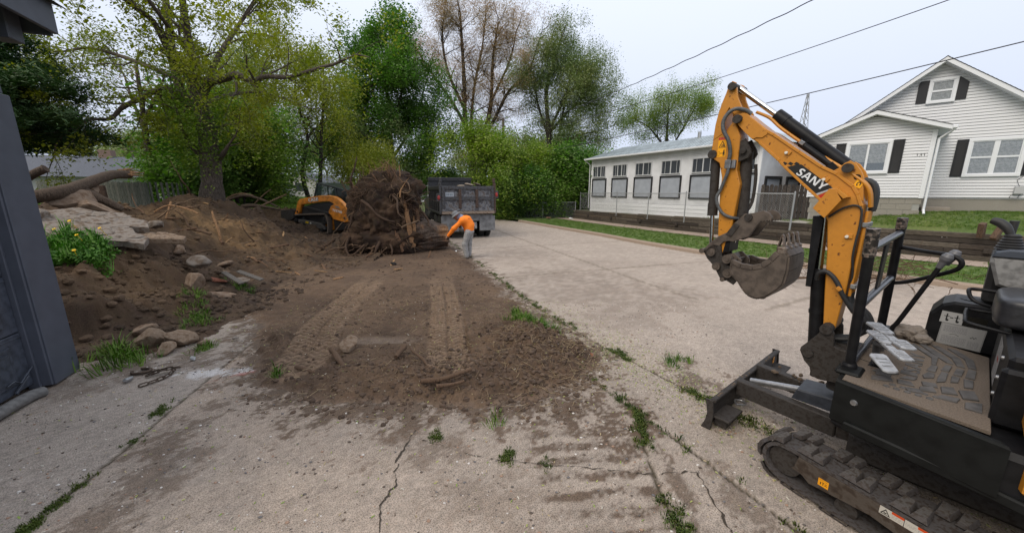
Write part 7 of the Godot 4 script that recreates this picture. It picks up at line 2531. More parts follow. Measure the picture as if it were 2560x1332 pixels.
	build("piston_rod", cr, steel, blo)
	# dried mud and clods on blade and arms
	var md := MB.new()
	for i in 46:
		var t := rg.randf()
		var at := Vector3(lerpf(-0.58, 1.05, t), 0.29, -0.57 + rg.randfn() * 0.012)
		if i > 24: at = Vector3(0.34 + rg.randfn() * 0.06, 0.35, lerpf(-0.42, 0.15, t))
		rock_into(md, Transform3D(Basis.from_euler(Vector3(rg.randf() * 6, rg.randf() * 6, 0)), at), Vector3(1, 0.7, 1) * rg.randf_range(0.012, 0.06 if i > 24 else 0.035), rg, 8, 0.1, 1)
	build("mud", md, mud, blo, "stuff")

# ================================================================ UPROOTED STUMP
func blob_into(mb: MB, c: Vector3, r: Vector3, amp: float, fr: float, sub: int, sd: float, base := Color.WHITE, hi := Color.WHITE) -> void:
	var ic := ico(sub)
	var vs: Array[Vector3] = ic[0]
	var fs: Array = ic[1]
	var pts := PackedVector3Array()
	var nn := PackedVector3Array()
	nn.resize(vs.size())
	for d in vs:
		var q := d * r
		var n := nz2.get_noise_3d(q.x * fr + sd, q.y * fr, q.z * fr) + 0.35 * nz2.get_noise_3d(q.x * fr * 4.0, q.y * fr * 4.0 + sd, q.z * fr * 4.0)
		pts.append(c + q * (1.0 + amp * n / maxf(r.length() * 0.58, 0.1)))
	for i in range(0, fs.size(), 3):
		var k := (pts[fs[i + 2]] - pts[fs[i]]).cross(pts[fs[i + 1]] - pts[fs[i]])
		if k.dot(vs[fs[i]]) < 0: k = -k
		nn[fs[i]] += k; nn[fs[i + 1]] += k; nn[fs[i + 2]] += k
	for i in nn.size(): nn[i] = nn[i].normalized()
	for i in range(0, fs.size(), 3):
		var p := pts[fs[i]]
		var t := clampf(0.5 + 1.4 * nz2.get_noise_3d(p.x * 120.0 + sd, p.y * 120.0, p.z * 120.0), 0.0, 1.0)
		mb.col = base.lerp(hi, t)
		mb.tri(pts[fs[i]], pts[fs[i + 1]], pts[fs[i + 2]], nn[fs[i]], nn[fs[i + 1]], nn[fs[i + 2]])
	mb.col = Color.WHITE

func root_path(p: Vector3, d: Vector3, L: float, grav: float, rg: RandomNumberGenerator, wob := 0.35) -> PackedVector3Array:
	var q := PackedVector3Array([p - d * 0.12])
	var n := 6
	for i in n:
		d = (d + Vector3(rg.randfn(), rg.randfn(), rg.randfn()) * wob + Vector3.UP * grav).normalized()
		p += d * L / n
		q.append(p)
	return curve(q, 3)

func taper(n: int, r0: float, r1: float, rg: RandomNumberGenerator) -> PackedFloat32Array:
	var r := PackedFloat32Array()
	for i in n:
		r.append(lerpf(r0, r1, float(i) / (n - 1)) * (1.0 + 0.10 * rg.randfn()))
	return r

func make_stump() -> void:
	var rg := RandomNumberGenerator.new()
	rg.seed = 55
	var o := P(-4.3, 0.0, 12.4)
	var t := thing("uprooted_stump", "huge uprooted tree stump on its side with its root plate facing the driveway", "tree stump", o)
	var soil := mat("root_soil", Color(1, 1, 1), 1.0, "soil", 1.6, 0.0, 1.2)
	var ball := MB.new()
	var d0 := Color(0.024, 0.014, 0.009)
	var d1 := Color(0.085, 0.050, 0.029)
	blob_into(ball, Vector3(0.0, 1.28, -0.1), Vector3(1.15, 1.32, 0.85), 0.42, 95.0, 5, 1.0, d0, d1)
	blob_into(ball, Vector3(-0.72, 0.42, 0.1), Vector3(0.72, 0.5, 0.6), 0.3, 110.0, 4, 40.0, d0, d1)
	blob_into(ball, Vector3(0.25, 1.98, -0.1), Vector3(0.98, 0.78, 0.65), 0.4, 110.0, 4, 80.0, d0, d1)
	blob_into(ball, Vector3(0.3, 0.45, 0.35), Vector3(1.0, 0.5, 0.5), 0.3, 120.0, 4, 120.0, d0, d1)
	build("root_ball", ball, soil, t)
	# trunk stub lying to the right, bark furrowed by geometry
	var tk := MB.new()
	var ax := Vector3(1.0, 0.03, -0.30).normalized()
	var c0 := Vector3(0.45, 0.62, 0.05)
	var rings := 34
	var sides := 64
	var prev := []
	for i in rings:
		var s := i / (rings - 1.0)
		var c := c0 + ax * (1.66 * s) + Vector3(0, -0.10 * s, 0)
		var R := 0.50 + 0.13 * sin(PI * clampf(s * 1.25, 0.0, 1.0)) - 0.04 * s
		var u := ax.cross(Vector3.UP).normalized()
		var w := u.cross(ax)
		var ring := []
		for k in sides:
			var a := TAU * k / sides
			var rid := absf(nz2.get_noise_3d(cos(a) * 160.0, sin(a) * 160.0, s * 90.0))
			var lump := nz.get_noise_3d(cos(a) * 60.0, sin(a) * 60.0, s * 60.0)
			var rr := R * (1.0 + 0.14 * lump) - 0.075 * (0.35 - minf(rid, 0.35)) / 0.35
			ring.append(c + (u * cos(a) + w * sin(a)) * rr + ax * 0.10 * lump * s)
		if i > 0:
			for k in sides:
				var k2 := (k + 1) % sides
				var q := [prev[k], prev[k2], ring[k2], ring[k]]
				var m := nz2.get_noise_3d(q[0].x * 150.0, q[0].y * 150.0, q[0].z * 150.0)
				tk.col = Color(0.115, 0.085, 0.066).lerp(Color(0.30, 0.165, 0.085), clampf(m * 2.2 - 0.1 + 1.6 * maxf(0.0, s - 0.72), 0.0, 1.0))
				tk.quad(q[0], q[1], q[2], q[3], q[0] - c)
		prev = ring
	var endc := c0 + ax * 1.69 + Vector3(0, -0.10, 0)
	for k in sides:
		tk.col = Color(0.36, 0.22, 0.12).lerp(Color(0.24, 0.13, 0.07), rg.randf())
		tk.flat(prev[k], prev[(k + 1) % sides], endc + Vector3(rg.randfn(), rg.randfn(), 0) * 0.01, ax)
	build("trunk", tk, mat("stump_bark", Color(1, 1, 1), 0.95, "bark", 3.0, 0.0, 1.5), t)
	# roots, each a piece of its own
	var rm := [mat("root_dark", Color(0.085, 0.050, 0.031), 0.95, "bark", 5.0, 0.0, 1.2), mat("root_brown", Color(0.15, 0.09, 0.054), 0.95, "bark", 5.0, 0.0, 1.2), mat("root_pale", Color(0.24, 0.155, 0.09), 0.9, "bark", 5.0, 0.0, 1.0)]
	for i in 210:
		# directions over the face turned to the driveway
		var a := rg.randf() * TAU
		var e := Vector3(cos(a), sin(a), rg.randf_range(-0.15, 1.1)).normalized()
		if i < 12: e = Vector3(-rg.randf_range(0.5, 1.0), rg.randf_range(-0.3, 0.9), rg.randf_range(-0.3, 0.5)).normalized()
		var p := Vector3(0.0, 1.28, -0.1) + e * Vector3(1.1, 1.3, 0.85)
		if e.y < -0.3: p = Vector3(e.x * 1.5 - 0.2, 0.28 + 0.3 * rg.randf(), 0.55 + 0.2 * rg.randf())
		if e.x < -0.6 and p.y < 1.0: p.x -= 0.5
		var big := rg.randf()
		var r0 := lerpf(0.008, 0.055, pow(big, 4.0))
		var L := rg.randf_range(0.35, 1.0) * (1.0 + big * 0.4)
		var d := (e + Vector3(rg.randfn(), rg.randfn() - 0.25, rg.randfn() * 0.6) * 0.7).normalized()
		if p.y < 0.55:
			d.y = -absf(d.y) * 0.5
			if i % 3: continue
		var q := root_path(p, d, L, -0.12, rg)
		for k in q.size():
			q[k].y = maxf(q[k].y, 0.05)
		var e2 := q[q.size() - 1]
		if e2.x < (-1.3 if e2.y > 0.55 else -1.75): continue
		var m := MB.new()
		m.tube(q, taper(q.size(), r0, r0 * 0.3, rg), 6)
		build("root", m, rm[[0, 0, 1, 1, 1, 2, 2][rg.randi() % 7]], t)
	# the thick root lying across the face, one along the ground, dangling loops
	for q in [[[-0.45, 1.78, 0.66, -0.15, 1.62, 0.86, 0.08, 1.35, 0.88, 0.38, 1.18, 0.86, 0.55, 1.12, 0.7], 0.05], [[-1.5, 0.15, 0.5, -1.1, 0.34, 0.66, -0.7, 0.3, 0.72, -0.3, 0.45, 0.8], 0.03], [[0.1, 0.5, 0.85, 0.02, 0.3, 1.0, -0.05, 0.05, 1.05], 0.05], [[0.4, 0.45, 0.8, 0.5, 0.25, 0.95, 0.48, 0.05, 0.98], 0.04], [[-0.4, 0.4, 0.85, -0.62, 0.18, 1.0, -0.8, 0.05, 1.02], 0.045], [[-0.9, 1.9, 0.2, -1.15, 2.15, 0.2, -1.3, 2.45, 0.1], 0.03], [[0.55, 1.55, 0.7, 0.85, 1.7, 0.75, 1.15, 1.9, 0.5], 0.022], [[-1.6, 0.5, 0.3, -1.95, 0.25, 0.4, -2.1, 0.06, 0.45], 0.05]]:
		var m := MB.new()
		var c := curve(V3(q[0]), 5)
		m.tube(c, taper(c.size(), q[1], q[1] * 0.55, rg), 9)
		build("root", m, rm[0], t)
	# torn fibrous wood: slabs standing on the right, tufts on top
	var wm := mat("torn_wood", Color(0.36, 0.20, 0.095), 0.9, "bark", 5.0, 0.0, 1.5)
	var wm2 := mat("torn_wood_dark", Color(0.19, 0.105, 0.06), 0.95, "bark", 5.0, 0.0, 1.5)
	for q in [[0.95, 1.0, 0.55, 1.25, 0.16, 0.05], [1.08, 0.75, 0.45, 1.0, 0.14, -0.1], [0.85, 1.45, 0.4, 0.9, 0.12, 0.12], [0.7, 0.5, 0.78, 0.7, 0.13, 0.3], [1.15, 1.25, 0.15, 0.8, 0.12, 0.02], [0.9, 0.35, 0.7, 0.4, 0.14, 0.9]]:
		var m := MB.new()
		var h: float = q[3]
		var w: float = q[4]
		m.prism(P2([-w * 0.5, -h * 0.5, w * 0.5, -h * 0.45, w * 0.55, 0, w * 0.35, h * 0.3, w * 0.4, h * 0.42, w * 0.1, h * 0.35, 0.0, h * 0.55, -w * 0.2, h * 0.4, -w * 0.45, h * 0.3, -w * 0.35, 0]), T(Vector3(q[0], q[1], q[2]), Vector3(-0.1, 0.6, q[5])), -0.035, 0.035, 0.012)
		build("splinter", m, wm if rg.randf() < 0.6 else wm2, t)
	for i in 42:
		var p := Vector3(0.15 + rg.randfn() * 0.28, 2.45 + rg.randf() * 0.2, -0.05 + rg.randfn() * 0.25)
		if i > 30: p = Vector3(rg.randf_range(-0.9, 1.0), 2.0, rg.randfn() * 0.3)
		var q := root_path(p, Vector3(rg.randfn() * 0.3, 1, rg.randfn() * 0.3).normalized(), rg.randf_range(0.25, 0.75), 0.0, rg, 0.18)
		var m := MB.new()
		m.tube(q, taper(q.size(), rg.randf_range(0.008, 0.03), 0.004, rg), 5)
		build("root", m, wm if i % 3 else wm2, t)
	# hair roots: too fine to tell apart
	var hr := MB.new()
	for i in 700:
		var a := rg.randf() * TAU
		var e := Vector3(cos(a), sin(a), rg.randf_range(-0.2, 1.2)).normalized()
		var p := Vector3(0.0, 1.25, -0.1) + e * Vector3(1.15, 1.35, 0.9)
		if p.y < 0.1: continue
		var q := root_path(p, (e + Vector3(rg.randfn(), rg.randfn() - 0.4, rg.randfn()) * 0.8).normalized(), rg.randf_range(0.15, 0.6), -0.15, rg, 0.5)
		if q[q.size() - 1].x < -1.35: continue
		hr.tube(q, taper(q.size(), 0.006, 0.003, rg), 3, false)
	build("hair_roots", hr, rm[1], t, "stuff")

# ================================================================ DUMP TRUCK
func make_truck() -> void:
	var t := thing("dump_truck", "old black and grey dump truck with a battered tailgate standing in the street", "truck")
	t.transform = along(P(-1.9, 0, 16.1), Vector3(0.944, 0, -0.33))
	var rg := RandomNumberGenerator.new()
	rg.seed = 8
	var bk := mat("truck_black", Color(0.030, 0.031, 0.036), 0.6, "worn", 1.6, 0.0, 0.4)
	var gry := mat("truck_worn_grey", Color(0.20, 0.205, 0.215), 0.65, "worn", 0.4, 0.2, 0.4)
	gry.albedo_texture = ntex("scratched", 0.02, grey(0), grey(1), FastNoiseLite.TYPE_SIMPLEX_SMOOTH, 6, 0.0, [[0.0, 0.36, 0.46, 0.6, 0.7, 1.0], [Color(0.55, 0.52, 0.52), Color(0.7, 0.69, 0.7), Color(0.92, 0.92, 0.95), grey(1.0), Color(0.85, 0.8, 0.77), Color(0.72, 0.64, 0.6)]])
	var dkg := mat("truck_dark_grey", Color(0.075, 0.078, 0.088), 0.6, "worn", 1.6, 0.2, 0.4)
	var rust := mat("truck_rust", Color(0.085, 0.058, 0.048), 0.85, "worn", 2.5, 0.0, 0.6)
	var tyre := mat("tyre_rubber", Color(0.020, 0.020, 0.020), 0.85)
	var steelg := mat("flap_grey", Color(0.26, 0.265, 0.27), 0.6, "dusty", 1.0, 0.2, 0.2)
	# box
	var box := MB.new()
	box.bx(-1.12, 1.12, 1.08, 1.16, -4.3, -0.06)
	for s in [-1.0, 1.0]:
		box.bx(s * 1.12, s * 1.06, 1.16, 2.12, -4.3, -0.1)
		box.bx(s * 1.20, s * 1.05, 2.12, 2.30, -4.35, -0.12, 0.02)
		box.bx(s * 1.20, s * 1.06, 1.06, 1.18, -4.35, -0.12, 0.02)
	box.bx(-1.15, 1.15, 1.16, 2.74, -4.40, -4.32)
	box.bx(-1.15, 1.15, 2.58, 2.78, -4.5, -4.28, 0.02)
	box.bx(-1.1, 1.1, 2.68, 2.74, -5.6, -4.5)
	var bo := build("dump_body", box, bk, t)
	for s in [-1.0, 1.0]:
		for i in 7:
			var m := MB.new()
			m.bx(s * 1.19, s * 1.07, 1.18, 2.12, -4.2 + 0.62 * i, -4.1 + 0.62 * i, 0.015)
			build("side_rib", m, bk, bo)
		var m2 := MB.new()
		m2.bx(s * 1.14, s * 1.07, 1.5, 1.62, -4.3, -0.12, 0.01)
		build("side_rail", m2, bk, bo)
	# tailgate
	var tg := MB.new()
	tg.bx(-1.12, 1.12, 1.14, 2.26, -0.05, 0.0)
	var to := build("tailgate", tg, gry, t)
	for q in [[-1.14, 1.14, 2.14, 2.28, 0.07, 1], [-1.14, 1.14, 1.22, 1.34, 0.06, 0], [-1.02, 1.02, 1.68, 1.84, 0.05, 1]]:
		var m := MB.new()
		m.bx(q[0], q[1], q[2], q[3], 0.002, q[4], 0.012)
		build("gate_beam", m, dkg if q[5] else gry, to)
	for x in [-1.08, -0.36, 0.38, 1.08]:
		var m := MB.new()
		m.bx(x - 0.06, x + 0.06, 1.345, 2.135, 0.003, 0.085, 0.012)
		build("gate_rib", m, dkg if absf(x) > 1.0 else rust, to)
	var sill := MB.new()
	sill.bx(-1.16, 1.16, 1.10, 1.215, -0.02, 0.11, 0.012)
	build("gate_sill", sill, mat("worn_tan_steel", Color(0.27, 0.215, 0.17), 0.7, "worn", 2.0, 0.0, 0.4), to)
	for s in [-1.0, 1.0]:
		var m := MB.new()
		m.bx(s * 1.24, s * 1.145, 1.1, 2.42, -0.12, 0.05, 0.012)
		m.bx(s * 1.22, s * 1.12, 2.42, 2.62, -0.10, 0.03, 0.02)
		build("corner_post", m, rust if s > 0 else dkg, bo)
		var l := MB.new()
		l.lathe(P2([0.0, 0.02, 0.05, 0.015, 0.06, 0.0]), Transform3D(Basis(Vector3(1, 0, 0), Vector3(0, 0, 1), Vector3(0, -1.7, 0)), Vector3(s * 1.27, 1.86 + 0.06 * s, 0.06)), 14)
		build("tail_light", l, mat("tail_red", Color(0.33, 0.03, 0.025), 0.3), bo)
		var lb := MB.new()
		lb.bx(s * 1.36, s * 1.20, 1.70 + 0.06 * s, 2.02 + 0.06 * s, -0.02, 0.055, 0.02)
		build("light_box", lb, dkg, bo)
	var pl := img(64, 36, Color(0.62, 0.65, 0.68))
	for q in [[8, 10, 3, 16], [14, 10, 3, 16], [20, 10, 8, 16], [34, 12, 8, 14], [46, 12, 8, 14]]:
		pl.fill_rect(Rect2i(q[0], q[1], q[2], q[3]), Color(0.42, 0.46, 0.5))
	flat_label("plate", to, Vector3(-0.80, 1.93, 0.012), Vector3(1, 0, 0), Vector3.UP, Vector2(0.36, 0.19), pl)
	# load: broken slabs showing over the gate
	for q in [[-0.15, 2.30, 0.5, 0.10], [0.28, 2.36, 0.45, 0.12], [0.62, 2.38, 0.42, 0.12], [-0.6, 2.22, 0.5, 0.1], [0.0, 2.2, 1.6, 0.2]]:
		var m := rock(Vector3(q[2], q[3], 0.5), rg, 12, 0.05, 2)
		var o := build("concrete_slab", m, mat("pale_rubble", Color(0.40, 0.35, 0.29), 0.95, "concrete", 1.0), t)
		o.position = Vector3(q[0], q[1], -0.7 - rg.randf() * 0.5)
	# apron and flaps
	var ap := MB.new()
	ap.bx(-1.14, 1.14, 0.78, 1.06, -0.2, -0.15, 0.006)
	build("rear_apron", ap, steelg, t)
	for q in [[-1.18, -0.42], [0.52, 1.24]]:
		var m := MB.new()
		m.bx(q[0], q[1], 0.34, 1.00, -0.14, -0.12, 0.004)
		build("mud_flap", m, steelg, t)
	var hit := MB.new()
	hit.bx(-0.28, 0.42, 0.42, 0.72, -0.55, -0.2, 0.02)
	build("hitch_plate", hit, mat("hitch_grey", Color(0.42, 0.42, 0.42), 0.6, "dusty", 2.0), t)
	var hl := MB.new()
	hl.bx(0.02, 0.30, 0.46, 0.58, -0.199, -0.17, 0.01)
	hl.rod(Vector3(0.1, 0.8, -0.25), Vector3(0.1, 0.9, -0.25), 0.04, 10)
	build("hitch_lights", hl, rust, t)
	# frame, axles and dual wheels
	var fr := MB.new()
	for s in [-1.0, 1.0]:
		fr.bx(s * 0.36, s * 0.46, 0.75, 1.05, -7.4, -0.3)
	for z in [-0.95, -2.25]:
		fr.rod(Vector3(-0.9, 0.52, z), Vector3(0.9, 0.52, z), 0.11, 12)
	fr.rod(Vector3(-0.9, 0.52, -6.4), Vector3(0.9, 0.52, -6.4), 0.08, 12)
	build("chassis", fr, tyre, t)
	for z in [-0.95, -2.25, -6.4]:
		for s in [-1.0, 1.0]:
			for k in (1 if z < -6 else 2):
				var w := MB.new()
				var x: float = s * (1.04 - 0.31 * k)
				w.lathe(P2([0.22, -0.13, 0.42, -0.13, 0.49, -0.11, 0.515, -0.07, 0.515, 0.07, 0.49, 0.11, 0.42, 0.13, 0.22, 0.13]), Transform3D(basis_to(Vector3(1, 0, 0)), Vector3(x, 0.515, z)), 28)
				for g in 28:
					var a := TAU * g / 28.0
					w.box(Transform3D(Basis(Vector3(1, 0, 0), -a), Vector3(x, 0.515 + sin(a) * 0.515, z + cos(a) * 0.515)), Vector3(0.2, 0.03, 0.022))
				var wo := build("tyre", w, tyre, t)
				var rm := MB.new()
				rm.lathe(P2([0.0, 0.02, 0.10, 0.02, 0.12, -0.04, 0.2, -0.03, 0.23, 0.10]), Transform3D(basis_to(Vector3(s, 0, 0)), Vector3(x + s * 0.0, 0.515, z)), 18)
				build("rim", rm, steelg, wo)
	# cab ahead of the box
	var cb := MB.new()
	cb.prism(P2([-4.7, 0.9, -4.7, 2.45, -4.85, 2.58, -5.9, 2.55, -6.2, 1.75, -7.6, 1.6, -7.7, 0.9]), SIDE, -1.05, 1.05, 0.04)
	var co := build("cab", cb, mat("cab_paint", Color(0.035, 0.037, 0.045), 0.35), t)
	var wn := MB.new()
	for s in [-1.0, 1.0]:
		wn.prism(P2([-4.9, 1.75, -4.9, 2.4, -5.8, 2.4, -6.05, 1.75]), SIDE, s * 1.045, s * 1.056)
	wn.bx(-0.6, 0.6, 1.9, 2.4, -4.705, -4.69)
	build("cab_window", wn, mats["dark_pane"], co)
	for s in [-1.0, 1.0]:
		var m := MB.new()
		m.tube(V3([s * 1.05, 2.35, -5.9, s * 1.45, 2.38, -5.9, s * 1.48, 2.3, -5.9]), F([0.018]), 6)
		m.tube(V3([s * 1.05, 1.8, -5.95, s * 1.45, 1.75, -5.9]), F([0.015]), 6)
		m.bx(s * 1.40, s * 1.56, 1.82, 2.28, -5.93, -5.86, 0.02)
		build("mirror", m, mats["galvanised_pipe"], co)
	var tk := MB.new()
	tk.rod(Vector3(-0.85, 0.78, -5.9), Vector3(-0.85, 0.78, -4.75), 0.28, 18)
	build("fuel_tank", tk, bk, t)

# ================================================================ TRACK LOADER
func make_loader() -> void:
	var t := thing("track_loader", "orange compact track loader with a closed dark cab, climbing the earth ramp", "loader")
	t.transform = along(P(-7.52, 0, 15.0), Vector3(-0.924, 0, -0.381))
	var orange := mat("loader_orange", Color(0.72, 0.255, 0.025), 0.4, "dusty", 1.2, 0.0, 0.05)
	var bk := mat("loader_black", Color(0.020, 0.020, 0.022), 0.5, "dusty", 2.0, 0.0, 0.1)
	var cabm := mat("cab_green_black", Color(0.018, 0.026, 0.025), 0.3)
	var W := 1.85
	var XY := Transform3D()
	var armp := P2([1.96,1.08,1.86,1.22,1.80,1.34,1.74,1.52,1.66,1.66,1.50,1.75,1.10,1.81,0.32,1.90,-0.11,1.91,-0.41,1.87,-0.63,1.78,-0.80,1.65,-0.91,1.55,-1.02,1.47,-1.08,1.32,-1.14,1.26,-1.03,0.88,-0.85,0.85,-0.27,0.96,-0.18,1.09,-0.04,1.22,-0.06,1.30,-0.21,1.49,-0.40,1.56,-0.15,1.67,0.22,1.65,0.91,1.57,1.43,1.52,1.53,1.43,1.58,1.26,1.73,1.10])
	for k in 2:
		var a := MB.new()
		a.prism(armp, XY, 0.02 if k == 0 else W - 0.2, 0.2 if k == 0 else W - 0.02, 0.02)
		var ao := build("lift_arm", a, orange, t)
		if k == 0:
			var wm := mat("decal_white", Color(0.72, 0.74, 0.76), 0.4)
			var dk := mat("decal_black", Color(0.012, 0.012, 0.012), 0.4)
			var b := Basis(Vector3(-1, 0, 0).rotated(Vector3(0, 0, 1), -0.10), Vector3.UP.rotated(Vector3(0, 0, 1), -0.10), Vector3(0, 0, -1))
			letters("lettering_shadow", "CASE", 0.145, Transform3D(b, Vector3(0.72, 1.725, 0.0165)), dk, ao, 900, 1.32)
			letters("lettering", "CASE", 0.13, Transform3D(b, Vector3(0.725, 1.728, 0.0125)), wm, ao, 900, 1.36)
			var b2 := Basis(Vector3(-1, 0, 0).rotated(Vector3(0, 0, 1), 0.17), Vector3.UP.rotated(Vector3(0, 0, 1), 0.17), Vector3(0, 0, -1))
			letters("model_lettering", "TV370B", 0.095, Transform3D(b2, Vector3(-0.54, 1.285, 0.0155)), wm, ao, 800, 1.12)
			var m := MB.new()
			for i in 3:
				m.box(Transform3D(b2, Vector3(-0.60 + 0.03 * i, 1.415 + 0.035 * i, 0.016)), Vector3(0.26 - 0.03 * i, 0.022, 0.006))
			build("badge", m, mat("badge_grey", Color(0.22, 0.2, 0.18), 0.5), ao)
		var pv := MB.new()
		for q in [[1.74, 1.22], [-0.9, 1.02]]:
			pv.rod(Vector3(q[0], q[1], -0.0 if k == 0 else W), Vector3(q[0], q[1], 0.03 if k == 0 else W - 0.03), 0.045, 12)
		build("pivot", pv, bk, ao)
	# body between the arms
	var bd := MB.new()
	bd.prism(P2([1.53,1.43,0.91,1.57,0.22,1.64,-0.15,1.66,-0.40,1.54,-0.60,1.50,-0.95,1.45,-0.97,0.88,-0.18,0.80,0.3,0.66,1.63,0.90,1.66,1.12]), XY, 0.22, W - 0.22, 0.03)
	bd.prism(P2([1.53,1.41,0.91,1.55,0.22,1.62,-0.15,1.64,-0.40,1.54,-0.25,1.4,-0.1,1.25,-0.18,1.09,1.60,1.05]), XY, 0.10, 0.22, 0.01)
	bd.bar(Vector3(1.35, 1.42, 0.08), Vector3(-0.1, 1.16, 0.08), 0.06, 0.09, Vector3.UP, 0.01)
	build("body", bd, bk, t)
	var rr := MB.new()
	rr.prism(P2([-0.17,1.05,-0.34,0.96,-1.02,0.86,-0.93,0.56,-0.20,0.46]), XY, 0.12, W - 0.12, 0.03)
	rr.prism(P2([-0.55, 1.55, -0.98, 1.50, -1.02, 1.30, -1.0, 0.9, -0.5, 0.9]), XY, 0.24, W - 0.24, 0.04)
	build("rear_housing", rr, bk, t)
	var lo := MB.new()
	lo.prism(P2([1.73,1.10,1.62,1.24,1.12,1.14,0.4,1.13,0.35,0.6,-0.05,0.5,-0.1,1.0,0.3,1.18,1.2,1.10]), XY, 0.16, 0.26, 0.01)
	build("fender", lo, orange, t)
	# cab: frame, glass, roof
	var cb := MB.new()
	var z0 := 0.42
	var z1 := W - 0.42
	for q in [[1.15, 1.83, 0.89, 2.40], [-0.10, 2.22, -0.13, 1.65], [0.35, 1.75, 0.33, 2.3]]:
		for z in [z0 + 0.03, z1 - 0.03]:
			cb.bar(Vector3(q[0], q[1], z), Vector3(q[2], q[3], z), 0.07 if q[0] != 0.35 else 0.025, 0.07, Vector3(1, 0, 0), 0.01)
	cb.prism(P2([0.93,2.42,0.73,2.42,-0.10,2.27,-0.48,2.18,-0.62,2.12,-0.60,2.06,-0.15,2.18,0.72,2.35,0.92,2.37]), XY, z0 - 0.03, z1 + 0.03, 0.02)
	cb.prism(P2([-0.16,2.18,-0.62,2.1,-0.62,1.6,-0.12,1.62]), XY, z0 + 0.02, z1 - 0.02, 0.02)
	cb.bx(0.1, 0.5, 1.6, 2.15, z0 + 0.35, z1 - 0.35, 0.06)
	var co := build("cab", cb, cabm, t)
	var gl := glass("cab_glass", Color(0.25, 0.33, 0.31), 0.45)
	var g := MB.new()
	for z in [z0 + 0.02, z1 - 0.02]:
		g.prism(P2([1.13,1.80,0.86,2.36,-0.06,2.20,-0.10,1.70]), XY, z - 0.004, z + 0.004)
	build("cab_glass", g, gl, co)
	var ex := MB.new()
	ex.prism(P2([-0.50, 1.85, -0.62, 2.10, -0.66, 2.10, -0.62, 1.8]), XY, 0.3, 0.38, 0.01)
	build("exhaust", ex, bk, t)
	# bucket in front
	var bu := MB.new()
	bu.prism(P2([2.70,1.26,2.62,1.27,2.60,1.0,2.30,0.93,2.05,1.0,1.98,1.28,1.90,1.27,1.95,0.95,2.15,0.84,2.72,0.86]), XY, -0.02, W + 0.02, 0.01)
	for z in [-0.03, W + 0.01]:
		bu.prism(P2([2.70,1.26,1.92,1.28,1.95,0.95,2.15,0.85,2.72,0.87]), XY, z, z + 0.02, 0.004)
	build("bucket", bu, mat("bucket_black", Color(0.045, 0.045, 0.047), 0.55, "worn", 2.0, 0.2, 0.4), t)
	# tracks
	for k in 2:
		var za := 0.0 if k == 0 else W - 0.42
		var tr := build("track", MB.new(), bk, t)
		var outl := [2.17,0.89,2.12,0.98,2.02,1.03,1.85,1.07,0.27,1.14,0.16,1.09,0.09,0.97,0.06,0.75,0.10,0.45,0.14,0.37,0.22,0.345,0.40,0.37,1.22,0.49,1.78,0.61,2.05,0.70,2.15,0.78]
		var inl := P2([1.98,0.95,0.28,1.06,0.19,0.99,0.15,0.75,0.18,0.50,0.24,0.44,1.06,0.55,1.84,0.71,2.05,0.82])
		var bl := MB.new()
		var outp := curve(_xy(outl), 3)
		# closed belt of shoes with grousers
		for i in outp.size():
			var a := outp[i]
			var b := outp[(i + 1) % outp.size()]
			if a.distance_to(b) < 0.002: continue
			var n := (b - a).cross(Vector3(0, 0, 1)).normalized()
			bl.quad(a + Vector3(0, 0, za), b + Vector3(0, 0, za), b + Vector3(0, 0, za + 0.42), a + Vector3(0, 0, za + 0.42), -n)
			bl.quad(a + n * 0.05 + Vector3(0, 0, za), b + n * 0.05 + Vector3(0, 0, za), b + n * 0.05 + Vector3(0, 0, za + 0.42), a + n * 0.05 + Vector3(0, 0, za + 0.42), n)
			for z in [za, za + 0.42]:
				bl.quad(a + Vector3(0, 0, z), b + Vector3(0, 0, z), b + n * 0.05 + Vector3(0, 0, z), a + n * 0.05 + Vector3(0, 0, z), Vector3(0, 0, z - za - 0.2))
			var c := int(ceil(a.distance_to(b) / 0.10))
			for j in c:
				var q := a.lerp(b, (j + 0.5) / c)
				bl.box(Transform3D(Basis((b - a).normalized(), -n, Vector3(0, 0, 1)), q - n * 0.012 + Vector3(0, 0, za + 0.21)), Vector3(0.04, 0.03, 0.40), 0.004)
		build("rubber_belt", bl, mat("loader_rubber", Color(0.15, 0.125, 0.105), 0.85, "worn", 4.0, 0.0, 0.5), tr)
		var fr := MB.new()
		fr.prism(P2([1.86,0.90,1.3,0.86,0.5,0.75,0.3,0.6,0.3,0.5,1.06,0.60,1.84,0.76]), XY, za + 0.06, za + 0.34, 0.02)
		build("track_frame", fr, mat("loader_frame", Color(0.085, 0.08, 0.078), 0.6, "dusty", 2.0), tr)
		for q in [[1.92, 0.87, 0.10], [0.26, 0.90, 0.15], [1.5, 0.68, 0.085], [1.15, 0.60, 0.085], [0.8, 0.54, 0.085], [0.45, 0.49, 0.085]]:
			var m := MB.new()
			m.rod(Vector3(q[0], q[1], za + 0.02), Vector3(q[0], q[1], za + 0.38), q[2], 16)
			m.rod(Vector3(q[0], q[1], za + 0.0), Vector3(q[0], q[1], za + 0.4), q[2] * 0.4, 10)
			build("roller", m, bk, tr)
		if k == 0:
			var yd := img(24, 12, Color(0.9, 0.75, 0.05))
			yd.fill_rect(Rect2i(3, 3, 18, 2), Color(0.1, 0.1, 0.05)); yd.fill_rect(Rect2i(3, 7, 12, 2), Color(0.1, 0.1, 0.05))
			flat_label("warning_sticker", tr, Vector3(1.28, 0.78, 0.055), Vector3(-1, -0.12, 0), Vector3.UP, Vector2(0.16, 0.075), yd)
			flat_label("white_sticker", tr, Vector3(1.08, 0.755, 0.055), Vector3(-1, -0.12, 0), Vector3.UP, Vector2(0.09, 0.06), img(4, 4, Color(0.7, 0.7, 0.7)))

